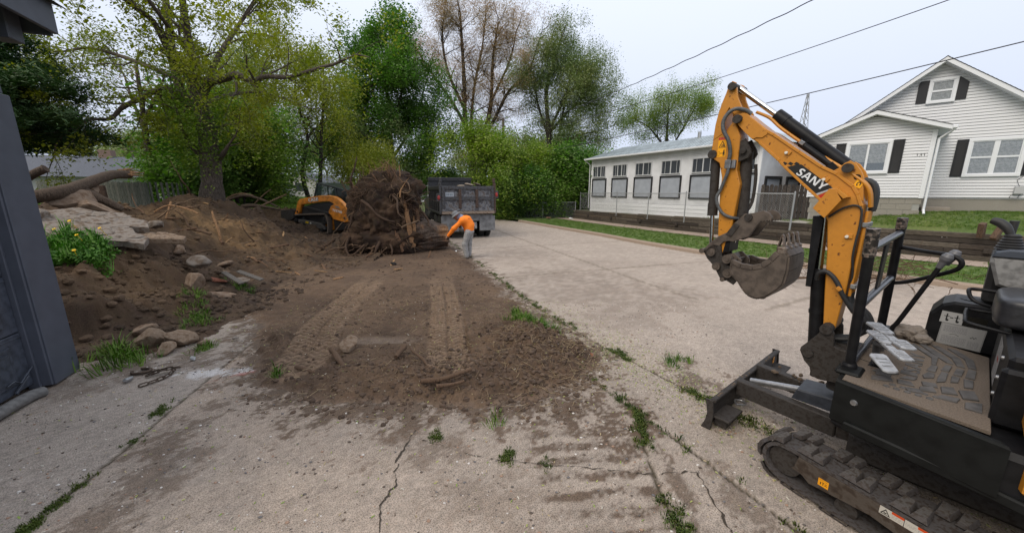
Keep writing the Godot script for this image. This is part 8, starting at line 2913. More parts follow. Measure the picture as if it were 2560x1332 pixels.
func _xy(a: Array) -> PackedVector3Array:
	var r := PackedVector3Array()
	for i in range(0, a.size(), 2):
		r.append(Vector3(a[i], a[i + 1], 0))
	return r

# ================================================================ PERSON (surface nets over a field of tapered capsules)
# bones: [a, b, ra, rb]; k is how far neighbours melt together
func skin(bones: Array, cell: float, k: float, mb: MB) -> void:
	var lo := Vector3.ONE * 1e9
	var hi := -lo
	for b in bones:
		var r: float = maxf(b[2], b[3]) + k + cell * 2.0
		lo = lo.min(b[0] - Vector3.ONE * r).min(b[1] - Vector3.ONE * r)
		hi = hi.max(b[0] + Vector3.ONE * r).max(b[1] + Vector3.ONE * r)
	var n := Vector3i(((hi - lo) / cell).ceil()) + Vector3i.ONE
	var g := PackedFloat32Array()
	g.resize(n.x * n.y * n.z)
	g.fill(1.0)
	for b in bones:
		var a: Vector3 = b[0]
		var e: Vector3 = b[1] - a
		var l2 := maxf(e.length_squared(), 1e-9)
		var r: float = maxf(b[2], b[3]) + k + cell * 2.0
		var i0 := Vector3i(((a.min(b[1]) - Vector3.ONE * r - lo) / cell).floor()).clamp(Vector3i.ZERO, n - Vector3i.ONE)
		var i1 := Vector3i(((a.max(b[1]) + Vector3.ONE * r - lo) / cell).ceil()).clamp(Vector3i.ZERO, n - Vector3i.ONE)
		for z in range(i0.z, i1.z + 1):
			for y in range(i0.y, i1.y + 1):
				for x in range(i0.x, i1.x + 1):
					var p := lo + Vector3(x, y, z) * cell
					var t := clampf((p - a).dot(e) / l2, 0.0, 1.0)
					var d: float = p.distance_to(a + e * t) - lerpf(b[2], b[3], t)
					var i := (z * n.y + y) * n.x + x
					var o := g[i]
					var h := maxf(k - absf(o - d), 0.0) / k
					g[i] = minf(o, d) - h * h * k * 0.25
	var vid := {}
	var pts := PackedVector3Array()
	var nn := PackedVector3Array()
	var sx := 1
	var sy := n.x
	var sz := n.x * n.y
	for z in n.z - 1:
		for y in n.y - 1:
			for x in n.x - 1:
				var i := (z * n.y + y) * n.x + x
				var s0 := g[i] < 0.0
				var c := Vector3.ZERO
				var m := 0
				var v := [g[i], g[i + 1], g[i + sy], g[i + sy + 1], g[i + sz], g[i + sz + 1], g[i + sz + sy], g[i + sz + sy + 1]]
				var mixed := false
				for q in 8:
					if (v[q] < 0.0) != s0: mixed = true
				if not mixed: continue
				for ed in [[0, 1], [2, 3], [4, 5], [6, 7], [0, 2], [1, 3], [4, 6], [5, 7], [0, 4], [1, 5], [2, 6], [3, 7]]:
					var va: float = v[ed[0]]
					var vb: float = v[ed[1]]
					if (va < 0.0) == (vb < 0.0): continue
					var t := va / (va - vb)
					var pa := Vector3(ed[0] & 1, (ed[0] >> 1) & 1, ed[0] >> 2)
					var pb := Vector3(ed[1] & 1, (ed[1] >> 1) & 1, ed[1] >> 2)
					c += pa.lerp(pb, t)
					m += 1
				vid[i] = pts.size()
				pts.append(lo + (Vector3(x, y, z) + c / m) * cell)
				nn.append(Vector3(v[1] - v[0] + v[3] - v[2] + v[5] - v[4] + v[7] - v[6], v[2] - v[0] + v[3] - v[1] + v[6] - v[4] + v[7] - v[5], v[4] - v[0] + v[5] - v[1] + v[6] - v[2] + v[7] - v[3]).normalized())
	for i in vid:
		var z: int = i / sz
		var y: int = (i % sz) / sy
		var x: int = i % sy
		for ax in 3:
			var st: int = [sx, sy, sz][ax]
			var u: int = [sy, sz, sx][ax]
			var w: int = [sz, sx, sy][ax]
			if (g[i] < 0.0) == (g[i + st] < 0.0): continue
			if not (vid.has(i - u) and vid.has(i - w) and vid.has(i - u - w)): continue
			var a: int = vid[i]
			var b: int = vid[i - u]
			var c: int = vid[i - u - w]
			var d: int = vid[i - w]
			mb.tri(pts[a], pts[b], pts[c], nn[a], nn[b], nn[c])
			mb.tri(pts[a], pts[c], pts[d], nn[a], nn[c], nn[d])

func make_person() -> void:
	var t := thing("person", "person in bright orange shirt, grey trousers and bucket hat bending over the cut trunk", "person", P(-1.42, 0, 11.4))
	# joints in local axes (x right, y up, z towards the camera)
	var hipL := Vector3(0.06, 0.83, 0.10)
	var hipR := Vector3(0.10, 0.83, -0.10)
	var pel := Vector3(0.09, 0.88, 0.0)
	var kneeL := Vector3(-0.06, 0.47, 0.11)
	var kneeR := Vector3(0.06, 0.46, -0.12)
	var ankL := Vector3(0.00, 0.10, 0.10)
	var ankR := Vector3(0.05, 0.10, -0.14)
	var waist := Vector3(0.07, 1.0, 0.0)
	var chest := Vector3(-0.04, 1.17, 0.0)
	var neck := Vector3(-0.19, 1.27, 0.0)
	var headc := Vector3(-0.30, 1.325, 0.01)
	var shL := Vector3(-0.10, 1.20, 0.185)
	var shR := Vector3(-0.12, 1.20, -0.185)
	var elL := Vector3(-0.36, 0.97, 0.20)
	var elR := Vector3(-0.38, 0.94, -0.16)
	var haL := Vector3(-0.57, 0.72, 0.13)
	var haR := Vector3(-0.60, 0.69, -0.06)
	var mb := MB.new()
	skin([[pel, waist, 0.135, 0.12], [waist, chest, 0.125, 0.15], [chest, neck, 0.13, 0.07], [neck, headc, 0.055, 0.06],
		[hipL, kneeL, 0.085, 0.055], [kneeL, ankL, 0.055, 0.037], [hipR, kneeR, 0.085, 0.055], [kneeR, ankR, 0.055, 0.037],
		[shL, elL, 0.052, 0.040], [elL, haL, 0.042, 0.028], [shR, elR, 0.052, 0.040], [elR, haR, 0.042, 0.028], [shL, shR, 0.075, 0.075]], 0.016, 0.04, mb)
	# head with face
	var f := Vector3(-0.80, -0.58, 0.10).normalized()
	var up := Vector3(-0.55, 0.83, 0.0).normalized()
	var sd := f.cross(up).normalized()
	var H := func(a: float, b: float, c: float) -> Vector3: return headc + f * a + up * b + sd * c
	skin([[H.call(-0.01, 0.04, 0), H.call(0.02, 0.02, 0), 0.088, 0.080], [H.call(0.035, -0.04, 0), H.call(0.05, -0.085, 0), 0.055, 0.035],
		[H.call(0.085, 0.01, 0), H.call(0.110, -0.022, 0), 0.010, 0.015], [H.call(0.09, -0.06, 0.015), H.call(0.09, -0.06, -0.015), 0.010, 0.010],
		[H.call(0.075, 0.03, 0.03), H.call(0.078, 0.03, 0.03), 0.012, 0.012], [H.call(0.075, 0.03, -0.03), H.call(0.078, 0.03, -0.03), 0.012, 0.012],
		[H.call(-0.01, 0.0, 0.082), H.call(-0.02, 0.035, 0.086), 0.014, 0.016], [H.call(-0.01, 0.0, -0.082), H.call(-0.02, 0.035, -0.086), 0.014, 0.016]], 0.006, 0.018, mb)
	# hands: palm, four unequal fingers bent round the edge of the wood, thumb from the side
	for h in 2:
		var w := haL if h == 0 else haR
		var e := elL if h == 0 else elR
		var d := (w - e).normalized()
		var s := Vector3(0, 0, 1.0 if h == 0 else -1.0)
		var bend := d.cross(s).normalized()
		if bend.y > 0: bend = -bend
		var bones := [[w, w + d * 0.07, 0.026, 0.030], [w + d * 0.04 + s * 0.015, w + d * 0.09 + s * 0.022, 0.020, 0.018], [w + d * 0.04 - s * 0.015, w + d * 0.09 - s * 0.022, 0.020, 0.018]]
		for i in 4:
			var b0 := w + d * 0.085 + s * (0.028 - 0.019 * i)
			var L: float = [0.060, 0.072, 0.068, 0.052][i]
			var k1 := b0 + d * L * 0.5 + bend * L * 0.12
			var k2 := k1 + d * L * 0.25 + bend * L * 0.33
			bones.append([b0, k1, 0.0095, 0.009]); bones.append([k1, k2, 0.009, 0.0075])
		var th := w + d * 0.035 + s * 0.03
		bones.append([th, th + d * 0.035 + s * 0.022 + bend * 0.01, 0.0125, 0.0105])
		bones.append([th + d * 0.035 + s * 0.022 + bend * 0.01, th + d * 0.062 + s * 0.018 + bend * 0.022, 0.0105, 0.009])
		skin(bones, 0.0045, 0.010, mb)
	build("body", mb, mat("skin", Color(0.22, 0.115, 0.07), 0.55), t)
	var sh := MB.new()
	skin([[pel + Vector3(-0.01, 0.02, 0), waist, 0.155, 0.15], [waist, chest, 0.15, 0.175], [chest, neck + Vector3(0.06, -0.02, 0), 0.165, 0.10], [shL, shR, 0.098, 0.098],
		[shL, elL, 0.078, 0.062], [elL, haL.lerp(elL, 0.06), 0.064, 0.042], [shR, elR, 0.078, 0.062], [elR, haR.lerp(elR, 0.06), 0.064, 0.042], [Vector3(0.13, 1.06, 0.0), Vector3(0.04, 1.22, 0.0), 0.12, 0.12]], 0.013, 0.05, sh)
	for i in sh.v.size():
		var p := sh.v[i]
		var k := nz2.get_noise_3d(p.x * 900.0 + p.y * 500.0, p.y * 380.0, p.z * 500.0)
		sh.v[i] = p + sh.n[i] * 0.012 * k
	var sho := build("shirt", sh, mat("hi_vis_orange", Color(0.95, 0.23, 0.012), 0.75), t)
	var tr := MB.new()
	skin([[pel + Vector3(0, -0.02, 0), hipL.lerp(hipR, 0.5), 0.145, 0.13], [hipL, kneeL, 0.112, 0.085], [kneeL, ankL + Vector3(0, -0.01, 0), 0.084, 0.072], [hipR, kneeR, 0.112, 0.085], [kneeR, ankR + Vector3(0, -0.01, 0), 0.084, 0.072]], 0.014, 0.035, tr)
	for i in tr.v.size():
		var p := tr.v[i]
		var k := nz2.get_noise_3d(p.x * 700.0, p.y * 420.0 + p.x * 300.0, p.z * 700.0)
		tr.v[i] = p + tr.n[i] * 0.016 * k
	build("trousers", tr, mat("work_grey", Color(0.36, 0.355, 0.35), 0.85, "dusty", 6.0), t)
	var bt := MB.new()
	for q in [[ankL, 0.0], [ankR, 0.0]]:
		var a: Vector3 = q[0]
		skin([[a + Vector3(0.02, 0.02, 0), a + Vector3(0.02, -0.06, 0), 0.050, 0.045], [a + Vector3(0.04, -0.055, 0), a + Vector3(-0.15, -0.065, 0.01), 0.042, 0.034], [a + Vector3(0.02, -0.075, 0), a + Vector3(-0.13, -0.078, 0.01), 0.03, 0.03]], 0.01, 0.02, bt)
	build("boots", bt, mat("boot_tan", Color(0.13, 0.105, 0.08), 0.8), t)
	var ht := MB.new()
	var hb := Transform3D(Basis(f.cross(up).normalized(), up, -(f)), headc + up * 0.045)
	ht.lathe(P2([0.165, -0.02, 0.155, 0.0, 0.108, 0.022, 0.104, 0.07, 0.085, 0.105, 0.05, 0.118, 0.0, 0.12]), hb, 22)
	ht.lathe(P2([0.163, -0.028, 0.150, -0.010, 0.100, 0.012]), hb, 22)
	build("bucket_hat", ht, mat("hat_grey", Color(0.17, 0.175, 0.185), 0.9), t)
	var gt := MB.new()
	skin([[neck + Vector3(0.03, 0.0, 0), neck.lerp(headc, 0.45), 0.10, 0.085], [neck + Vector3(0.05, 0.01, 0.02), neck + Vector3(0.0, 0.03, -0.03), 0.09, 0.09]], 0.012, 0.03, gt)
	build("neck_scarf", gt, mat("scarf_blue_grey", Color(0.22, 0.24, 0.33), 0.9), t)
	var sk := MB.new()
	sk.box(Transform3D(Basis.from_euler(Vector3(0, 0.2, 0.9)), Vector3(0.075, 1.235, 0.12)), Vector3(0.1, 0.012, 0.012))
	sk.box(Transform3D(Basis.from_euler(Vector3(0, 0.2, 0.9)), Vector3(0.06, 1.26, 0.1)), Vector3(0.07, 0.01, 0.012))
	build("shirt_print", sk, mat("print_brown", Color(0.30, 0.10, 0.03), 0.8), sho)

# ================================================================ RUBBLE, BRANCHES, SMALL THINGS
func loose(nm: String, label: String, cat: String, mb: MB, mt: Material, at: Vector3, rot := Vector3.ZERO, group := "") -> MeshInstance3D:
	var o := build(nm, mb, mt)
	tag(o, label, cat, group)
	o.position = at
	o.rotation = rot
	return o

func top_h(x: float, f: float) -> float:
	var h := 0.0
	if x < -4.1 and f > 3.9: h = maxf(h, yard_h(x, f) - 0.015)
	if x < 1.5 and x > -6.2 and f > 2.8 and f < 16.0: h = maxf(h, dirt_h(x, f))
	return h

func slab(pts: Array, th: float, rg: RandomNumberGenerator) -> MB:
	var m := MB.new()
	m.prism(P2(pts), Transform3D(Vector3(1, 0, 0), Vector3(0, 0, 1), Vector3(0, 1, 0), Vector3.ZERO), -th, 0.0, 0.012)
	for i in 55:
		var x := rg.randf_range(-0.85, 0.85)
		var z := rg.randf_range(-0.42, 0.42)
		if Geometry2D.is_point_in_polygon(Vector2(x, z), P2(pts)):
			rock_into(m, T(Vector3(x, 0.0, z), Vector3(0, rg.randf() * 6, 0)), Vector3(0.26, 0.06, 0.2) * rg.randf_range(0.3, 1.0), rg, 8, 0.15, 1)
	return m

func make_debris() -> void:
	var rg := RandomNumberGenerator.new()
	rg.seed = 202
	var pale := mat("rubble_pale", Color(0.225, 0.195, 0.168), 0.95, "worn", 1.2, 0.0, 1.0)
	var brownc := mat("rubble_brown", Color(0.225, 0.165, 0.12), 0.95, "worn", 1.5, 0.0, 0.8)
	var tan := mat("stone_tan", Color(0.235, 0.175, 0.125), 0.95, "worn", 2.5, 0.0, 0.8)
	var brick := mat("brick_red", Color(0.27, 0.105, 0.065), 0.95, "worn", 3.0, 0.0, 0.5)
	var barkm := mat("log_bark", Color(0.105, 0.072, 0.05), 0.95, "bark", 4.0, 0.0, 1.6)
	var wood: Material = mats["torn_wood"]
	# rubble heap on the bank beside the garage
	var sl := [-0.75, -0.25, -0.52, -0.22, -0.3, -0.45, 0.02, -0.33, 0.35, -0.38, 0.5, -0.2, 0.75, -0.1, 0.85, 0.2, 0.55, 0.2, 0.3, 0.35, 0.08, 0.3, -0.2, 0.45, -0.45, 0.3, -0.7, 0.25]
	loose("concrete_slab", "large pale broken concrete slab lying on the bank above the dandelions", "rubble", slab(sl, 0.13, rg), pale, P(-7.55, 1.62, 6.55), Vector3(0.32, 0.45, -0.16), "")
	loose("concrete_slab", "long pale slab edge poking from under the large slab, just above the dandelions", "rubble", slab(sl, 0.12, rg), pale, P(-7.15, 1.44, 6.2), Vector3(0.2, 0.2, -0.24))
	loose("concrete_slab", "thin grey slab jutting out over the pit edge, right of the rubble heap", "rubble", slab([-0.5, -0.2, 0.1, -0.25, 0.55, -0.1, 0.6, 0.12, 0.0, 0.25, -0.45, 0.2], 0.1, rg), tan, P(-6.72, 1.30, 6.7), Vector3(0.1, 0.3, -0.12))
	var bl := [[-8.25, 1.92, 7.0, 0.75, 0.36, 0.45, "brown dirty concrete block under the middle of the log"], [-7.95, 1.76, 7.05, 0.65, 0.3, 0.4, "dirty concrete block with a pale end below the forked log"], [-7.95, 1.62, 6.15, 0.45, 0.34, 0.35, "pale stone beside the garage corner board on the bank"], [-8.75, 2.1, 7.6, 0.9, 0.4, 0.6, "earthy block under the thick end of the log"], [-7.2, 1.42, 7.4, 0.4, 0.22, 0.3, "small brown block right of the orange split wood"]]
	for q in bl:
		loose("concrete_block", q[6], "rubble", rock(Vector3(q[3], q[4], q[5]), rg, 10, 0.04, 3), brownc if q[3] > 0.5 else pale, P(q[0], q[1], q[2]), Vector3(0.1, rg.randf() * 3.0, 0.1), "broken concrete by the garage")
	for i in 16:
		var x := rg.randf_range(-8.3, -6.7)
		var f := rg.randf_range(6.2, 7.6)
		var s := rg.randf_range(0.12, 0.34)
		loose("concrete_lump", "dirty lump of broken concrete on the bank around the large pale slab", "rubble", rock(Vector3(s, s * 0.6, s * 0.8), rg, 8, 0.08, 2), brownc if i % 3 else pale, P(x, yard_h(x, f) + s * 0.15 + (0.12 if f < 6.9 and x < -7.0 else 0.0), f), Vector3(0.2, rg.randf() * 3.0, 0.2), "lumps of rubble round the large slab")
	var lg := MB.new()
	var lc := curve(PA([-9.2, 1.80, 6.3, -8.45, 1.99, 6.6, -8.3, 2.085, 6.9, -8.38, 2.2, 7.3, -8.5, 2.36, 7.8, -8.66, 2.44, 8.2, -8.69, 2.455, 8.55]), 6)
	var lr := PackedFloat32Array()
	for i in lc.size(): lr.append(lerpf(0.12, 0.085, i / (lc.size() - 1.0)) * (1.0 + 0.10 * nz.get_noise_1d(i * 60.0)))
	lg.tube(lc, lr, 18)
	var lo := thing("fallen_log", "bent brown log with a splintered end resting on the rubble", "log")
	build("log", lg, barkm, lo)
	var e: Vector3 = lc[lc.size() - 1]
	var ed := (lc[lc.size() - 1] - lc[lc.size() - 3]).normalized()
	for i in 12:
		var m := MB.new()
		var off := Vector3(rg.randfn() * 0.05, rg.randfn() * 0.05, rg.randfn() * 0.04)
		m.tube(PackedVector3Array([e + off - ed * 0.12, e + off + ed * rg.randf_range(0.03, 0.2) + off * 0.3]), F([0.03, 0.004]), 5)
		build("splinter", m, wood, lo)
	var l2 := MB.new()
	l2.tube(curve(PA([-8.45, 2.12, 7.25, -8.2, 1.98, 7.3, -8.05, 1.86, 7.4, -7.9, 1.72, 7.5]), 5), F([0.11, 0.11, 0.1, 0.1, 0.1, 0.095, 0.09, 0.085, 0.08, 0.08, 0.075, 0.075, 0.07, 0.07, 0.06, 0.05]), 12)
	loose("log", "short forked log leaning down from the long bent log", "log", l2, barkm, Vector3.ZERO)
	var l3 := MB.new()
	l3.tube(curve(PA([-9.1, 2.3, 7.0, -8.85, 2.42, 7.0, -8.7, 2.5, 7.05]), 4), F([0.07]), 9)
	loose("branch_stub", "broken branch stub beside the garage, above the log", "branch", l3, barkm, Vector3.ZERO)
	var ow := MB.new()
	ow.tube(PackedVector3Array([P(-8.1, 1.60, 7.15), P(-7.65, 1.62, 7.2)]), F([0.05, 0.035]), 8)
	loose("split_wood", "orange split piece of wood below the concrete blocks", "wood", ow, wood, Vector3.ZERO)
	var bp := MB.new()
	bp.box(T(P(-10.45, 1.85, 9.5), Vector3(0, 0.4, 0.03)), Vector3(0.17, 0.75, 0.1), 0.008)
	loose("dark_post", "short dark wooden post standing before the stockade fence", "post", bp, mats["root_dark"], Vector3.ZERO)
	# stones at the foot of the bank
	var st := [[-4.95, 0.12, 4.72, 0.42, 0.34, 0.36, tan, "biggest tan stone at the foot of the bank by the long grass"], [-4.58, 0.10, 4.75, 0.40, 0.26, 0.32, tan, "tan stone right of the biggest stone at the foot of the bank"], [-4.55, 0.06, 4.5, 0.28, 0.18, 0.24, tan, "small tan stone in front of the other stones at the bank foot"], [-4.25, 0.05, 4.72, 0.2, 0.12, 0.15, tan, "little stone at the right end of the row below the bank"], [-5.35, 0.10, 5.05, 0.5, 0.22, 0.3, brownc, "flat rusty brown slab at the foot of the cut bank"], [-5.55, 0.55, 6.2, 0.45, 0.35, 0.3, brownc, "dirty stone half way up the slope of the pit"], [-6.0, 0.75, 6.9, 0.4, 0.28, 0.3, pale, "pale stone high on the slope of the pit"], [-2.15, 0.12, 4.52, 0.34, 0.12, 0.26, tan, "flat square stone lying on the churned dirt between the tracks"], [1.02, 0.03, 4.38, 0.1, 0.06, 0.08, brick, "red brick fragment at the edge of the dirt by the gutter"], [-4.02, 0.03, 4.28, 0.1, 0.05, 0.07, mats["galvanised"], "small grey blue stone left of the chalk patch"], [-4.3, 0.03, 3.75, 0.12, 0.06, 0.09, mats["galvanised"], "grey blue stone in front of the chain"], [-3.95, 0.04, 4.9, 0.1, 0.06, 0.06, pale, "small whitish stone at the edge of the pit"]]
	for q in st:
		loose("stone", q[7], "stone", rock(Vector3(q[3], q[4], q[5]), rg, 9, 0.05, 3), q[6], P(q[0], q[1], q[2]), Vector3(rg.randfn() * 0.15, rg.randf() * 3.0, rg.randfn() * 0.15), "stones around the pit")
	# pieces of slab, boards and wood down the slope
	for q in [[-6.2, 7.6, 0.55, 0.10, 0.3, brownc, "brown slab piece half buried in the slope"], [-5.9, 7.1, 0.4, 0.08, 0.26, brick, "flat red brick lying on the slope of the pit"], [-5.75, 7.5, 0.6, 0.07, 0.25, pale, "pale slab leaning on the slope beside the weeds"], [-5.4, 6.5, 0.6, 0.12, 0.3, brownc, "brown slab near the bottom of the slope"], [-6.6, 8.2, 0.5, 0.16, 0.35, brownc, "dark stone at the top of the slope below the thin slab"]]:
		loose("slab_piece", q[6], "rubble", rock(Vector3(q[2], q[3], q[4]), rg, 8, 0.03, 2), q[5], P(q[0], top_h(q[0], q[1]) + 0.04, q[1]), Vector3(0.25, rg.randf() * 3.0, -0.2), "broken slabs in the pit")
	var bd := MB.new()
	bd.bx(-0.32, 0.32, -0.015, 0.015, -0.045, 0.045, 0.004)
	var b1 := loose("board", "grey weathered board sliding down the slope of the pit", "board", bd, grain("old_board", Color(0.15, 0.135, 0.12), 0.95, Vector3(3, 0.4, 3), 1.0), P(-5.3, 0.42, 7.2), Vector3(0.2, -0.35, -0.22))
	var b2 := copy_of(b1, "board", "second grey board just under the first on the slope", P(-5.5, 0.42, 7.0), -0.2)
	b2.rotation = Vector3(0.1, -0.5, -0.25)
	# torn wood chips and roots scattered over the heap and the dirt: pieces one by one
	var kinds := []
	for k in 5:
		var m := MB.new()
		var L := 0.12 + 0.06 * k
		m.prism(P2([-L, -0.02, -L * 0.3, -0.032, L * 0.7, -0.02, L, 0.0, L * 0.5, 0.022, -L * 0.2, 0.028, -L * 0.9, 0.02]), Transform3D(Vector3(1, 0, 0), Vector3(0, 0, 1), Vector3(0, 1, 0), Vector3.ZERO), -0.012, 0.012, 0.005)
		kinds.append(m.mesh())
	var pw := mat("fresh_split", Color(0.44, 0.26, 0.12), 0.85, "bark", 6.0, 0.0, 1.0)
	var spots := [[-5.36, 8.93], [-5.6, 8.75], [-5.94, 10.46], [-5.1, 9.7], [-3.79, 11.79], [-4.9, 9.2], [-7.7, 11.2], [-8.5, 10.6], [-8.2, 9.5], [-7.9, 10.1], [-9.2, 10.4], [-7.2, 9.9], [-6.6, 9.1], [-9.6, 11.6], [-8.8, 11.3], [-6.9, 10.7], [-6.2, 9.8], [-7.4, 11.8], [-8.9, 9.6], [-10.0, 10.6], [-5.8, 9.3], [-3.4, 10.2], [-2.6, 11.2], [-4.4, 10.9], [-7.1, 12.6], [-6.4, 12.2], [-9.5, 13.2], [-8.0, 8.9], [-4.1, 8.4], [-3.0, 9.5]]
	for i in spots.size():
		var q = spots[i]
		var o := build("wood_chip", kinds[i % 4], [wood, pw, mats["torn_wood_dark"], mats["torn_wood_dark"]][i % 4])
		tag(o, "torn reddish piece of wood scattered on the dug earth", "wood chip", "wood chips scattered over the dirt")
		o.position = P(q[0], top_h(q[0], q[1]) + 0.03, q[1])
		o.rotation = Vector3(rg.randfn() * 0.3, rg.randf() * TAU, rg.randfn() * 0.4)
	for i in 34:
		var x := rg.randf_range(-10.2, -5.8)
		var f := rg.randf_range(8.2, 13.0)
		var q := root_path(Vector3.ZERO, Vector3(rg.randfn(), 0.15, rg.randfn()).normalized(), rg.randf_range(0.4, 1.3), -0.01, rg, 0.25)
		var m := MB.new()
		var r := rg.randf_range(0.010, 0.032)
		m.tube(q, taper(q.size(), r, r * 0.4, rg), 6)
		var o := build("torn_root", m, mats[["root_brown", "root_pale", "torn_wood_dark"][i % 3]])
		tag(o, "torn root sticking out of the heap of dug earth", "root", "torn roots in the spoil heap")
		o.position = P(x, top_h(x, f) + 0.02, f)
	for q in [[[-6.9, 0.95, 8.6, -6.95, 1.15, 8.65, -7.1, 1.5, 8.75, -7.15, 1.62, 8.8], 0.032, "reddish splintered root standing upright in the slope"], [[-9.3, 1.55, 9.6, -8.9, 1.72, 9.6, -8.3, 1.62, 9.5, -8.0, 1.52, 9.4], 0.028, "long reddish root lying across the heap"], [[-9.0, 1.62, 9.7, -8.92, 1.8, 9.7, -8.85, 1.4, 9.4], 0.03, "short split root crossing the long reddish root"]]:
		var m := MB.new()
		var c := curve(PA(q[0]), 4)
		m.tube(c, taper(c.size(), q[1], q[1] * 0.6, rg), 7)
		loose("torn_root", q[2], "root", m, wood, Vector3.ZERO)
	# sticks on the front heap
	for q in [[[-0.95, 0.15, 3.50, -0.75, 0.17, 3.50, -0.6, 0.19, 3.56, -0.44, 0.21, 3.64], 0.028, "thick curved brown stick on the front of the dirt heap"], [[-0.78, 0.13, 3.43, -0.6, 0.14, 3.46, -0.5, 0.15, 3.5], 0.022, "shorter stick in front of the thick curved stick"], [[-1.30, 0.12, 4.4, -1.22, 0.16, 4.2, -1.05, 0.15, 4.0, -0.92, 0.11, 3.8], 0.02, "thin root running down the middle of the dirt heap"], [[-2.3, 0.12, 4.35, -2.1, 0.10, 4.1, -1.9, 0.08, 3.88], 0.04, "flat reddish root below the square stone"], [[-1.38, 0.14, 4.4, -1.42, 0.11, 4.15], 0.04, "stubby root at the top of the dirt heap"], [[-2.55, 0.05, 4.0, -2.4, 0.07, 3.9, -2.25, 0.05, 3.85], 0.035, "dark flat stick at the left of the heap"]]:
		var m := MB.new()
		var c := curve(PA(q[0]), 5)
		m.tube(c, taper(c.size(), q[1], q[1] * 0.75, rg), 9)
		loose("stick", q[2], "stick", m, mats["root_brown"], Vector3.ZERO)
	# logs and brush by the loader's bucket
	for q in [[[-11.9, 1.7, 15.5, -11.0, 1.9, 15.3, -10.2, 1.75, 15.1, -9.5, 1.45, 15.0], 0.07, "long arching limb on top of the brush pile by the loader's bucket"], [[-10.4, 1.35, 14.9, -9.9, 1.6, 15.0, -9.2, 1.95, 15.2], 0.05, "pale straight limb pointing up at the loader's bucket"], [[-11.2, 1.45, 15.4, -10.4, 1.5, 15.0, -9.3, 1.35, 14.8], 0.09, "thickest limb, lying low in the brush pile left of the loader"], [[-12.6, 1.6, 16.0, -11.8, 1.95, 16.0, -11.0, 1.9, 15.8], 0.05, "curved limb at the left end of the brush pile"], [[-10.9, 1.5, 15.6, -10.3, 1.95, 15.5, -10.0, 2.15, 15.5], 0.03, "thin limb standing up out of the brush pile"]]:
		var m := MB.new()
		var c := curve(PA(q[0]), 4)
		m.tube(c, taper(c.size(), q[1], q[1] * 0.5, rg), 8)
		var o := build("brush_log", m, barkm if q[1] > 0.06 else mats["root_pale"])
		tag(o, q[2], "branch", "limbs in the brush pile")
	# clods: countless lumps of earth
	var cm := rock(Vector3(1.2, 1.2, 1.2), rg, 6, 0.25, 1).mesh()
	var xf := []
	var cs := []
	for i in 16500:
		var x := rg.randf_range(-12.0, -4.3)
		var f := rg.randf_range(4.2, 15.5)
		var s := 0.02 + 0.10 * pow(rg.randf(), 5.0)
		if i < 2300:
			x = rg.randf_range(-6.9, -4.5); f = rg.randf_range(4.2, 7.5)
			s = 0.012 + 0.12 * pow(rg.randf(), 6.0)
		i -= 1500
		if i > 8600:
			x = rg.randf_range(-3.6, 1.1); f = rg.randf_range(3.1, 12.5)
			s = 0.010 + 0.05 * pow(rg.randf(), 4.0)
			if i > 11000:
				x = -0.6 + rg.randfn() * 0.9; f = 3.75 + rg.randfn() * 0.4
			if i > 13200:
				x = 0.35 + rg.randfn() * 0.35; f = 4.6 + rg.randfn() * 0.5
			if f_dirt.at(x, f) < -0.25: continue
		elif i > 1100 and nz2.get_noise_2d(x * 80.0, f * 80.0 + 60.0) < -0.1: continue
		var h := top_h(x, f)
		if x < -4.3 and h < 0.01: continue
		xf.append(Transform3D(Basis.from_euler(Vector3(rg.randf() * 6, rg.randf() * 6, 0)).scaled(Vector3(s, s * 0.75, s)), P(x, h + s * 0.05, f)))
		cs.append((yard_col(x, f, h) if x < -4.3 else Color(0.115, 0.076, 0.052)) * rg.randf_range(0.7, 1.35))
	tag(scatter("clods", cm, mat("clod", Color(1, 1, 1), 1.0, "soil", 4.0), xf, cs), "loose clods of dark earth over the heap and the churned dirt", "earth")
	# grit on the concrete
	xf = []; cs = []
	for i in 16000:
		var x := rg.randf_range(-5.2, 3.2)
		var f := 1.15 + 5.5 * pow(rg.randf(), 1.4)
		if f_dirt.at(x, f) > 0.0 or x < pit_edge(f): continue
		if i % 3 and nz2.get_noise_2d(x * 120.0, f * 120.0 + 33.0) < 0.05: continue
		var s := 0.004 + 0.014 * pow(rg.randf(), 5.0)
		xf.append(Transform3D(Basis.from_euler(Vector3(rg.randf() * 6, rg.randf() * 6, 0)).scaled(Vector3(s * 1.4, s * 0.7, s)), P(x, s * 0.2, f)))
		cs.append([Color(0.10, 0.085, 0.075), Color(0.09, 0.065, 0.05), Color(0.62, 0.58, 0.54), Color(0.30, 0.19, 0.13), Color(0.13, 0.12, 0.12)][rg.randi() % 5])
	tag(scatter("grit", cm, leafm("grit_mat", Color.WHITE, 0.0), xf, cs), "dark and pale grit strewn over the concrete driveway", "grit")
	# straw and rootlets on the heap
	var stw := MB.new()
	stw.tube(V3([-0.06, 0, 0, 0.0, 0.012, 0.008, 0.06, 0.0, -0.01]), F([0.0022]), 3, false)
	xf = []; cs = []
	for i in 3200:
		var x := rg.randf_range(-3.6, 1.1)
		var f := rg.randf_range(3.0, 7.5)
		if i > 1500: x = 0.5 + rg.randfn() * 0.5; f = 4.5 + rg.randfn() * 0.6
		if i > 2500: x = rg.randf_range(-10, -4.5); f = rg.randf_range(5, 12)
		if x > -4.2 and f_dirt.at(x, f) < -0.3: continue
		xf.append(Transform3D(Basis.from_euler(Vector3(rg.randfn() * 0.3, rg.randf() * TAU, rg.randfn() * 0.3)) * rg.randf_range(0.4, 1.3), P(x, top_h(x, f) + 0.008, f)))
		cs.append(Color(0.36, 0.27, 0.15).lerp(Color(0.20, 0.13, 0.08), rg.randf()))
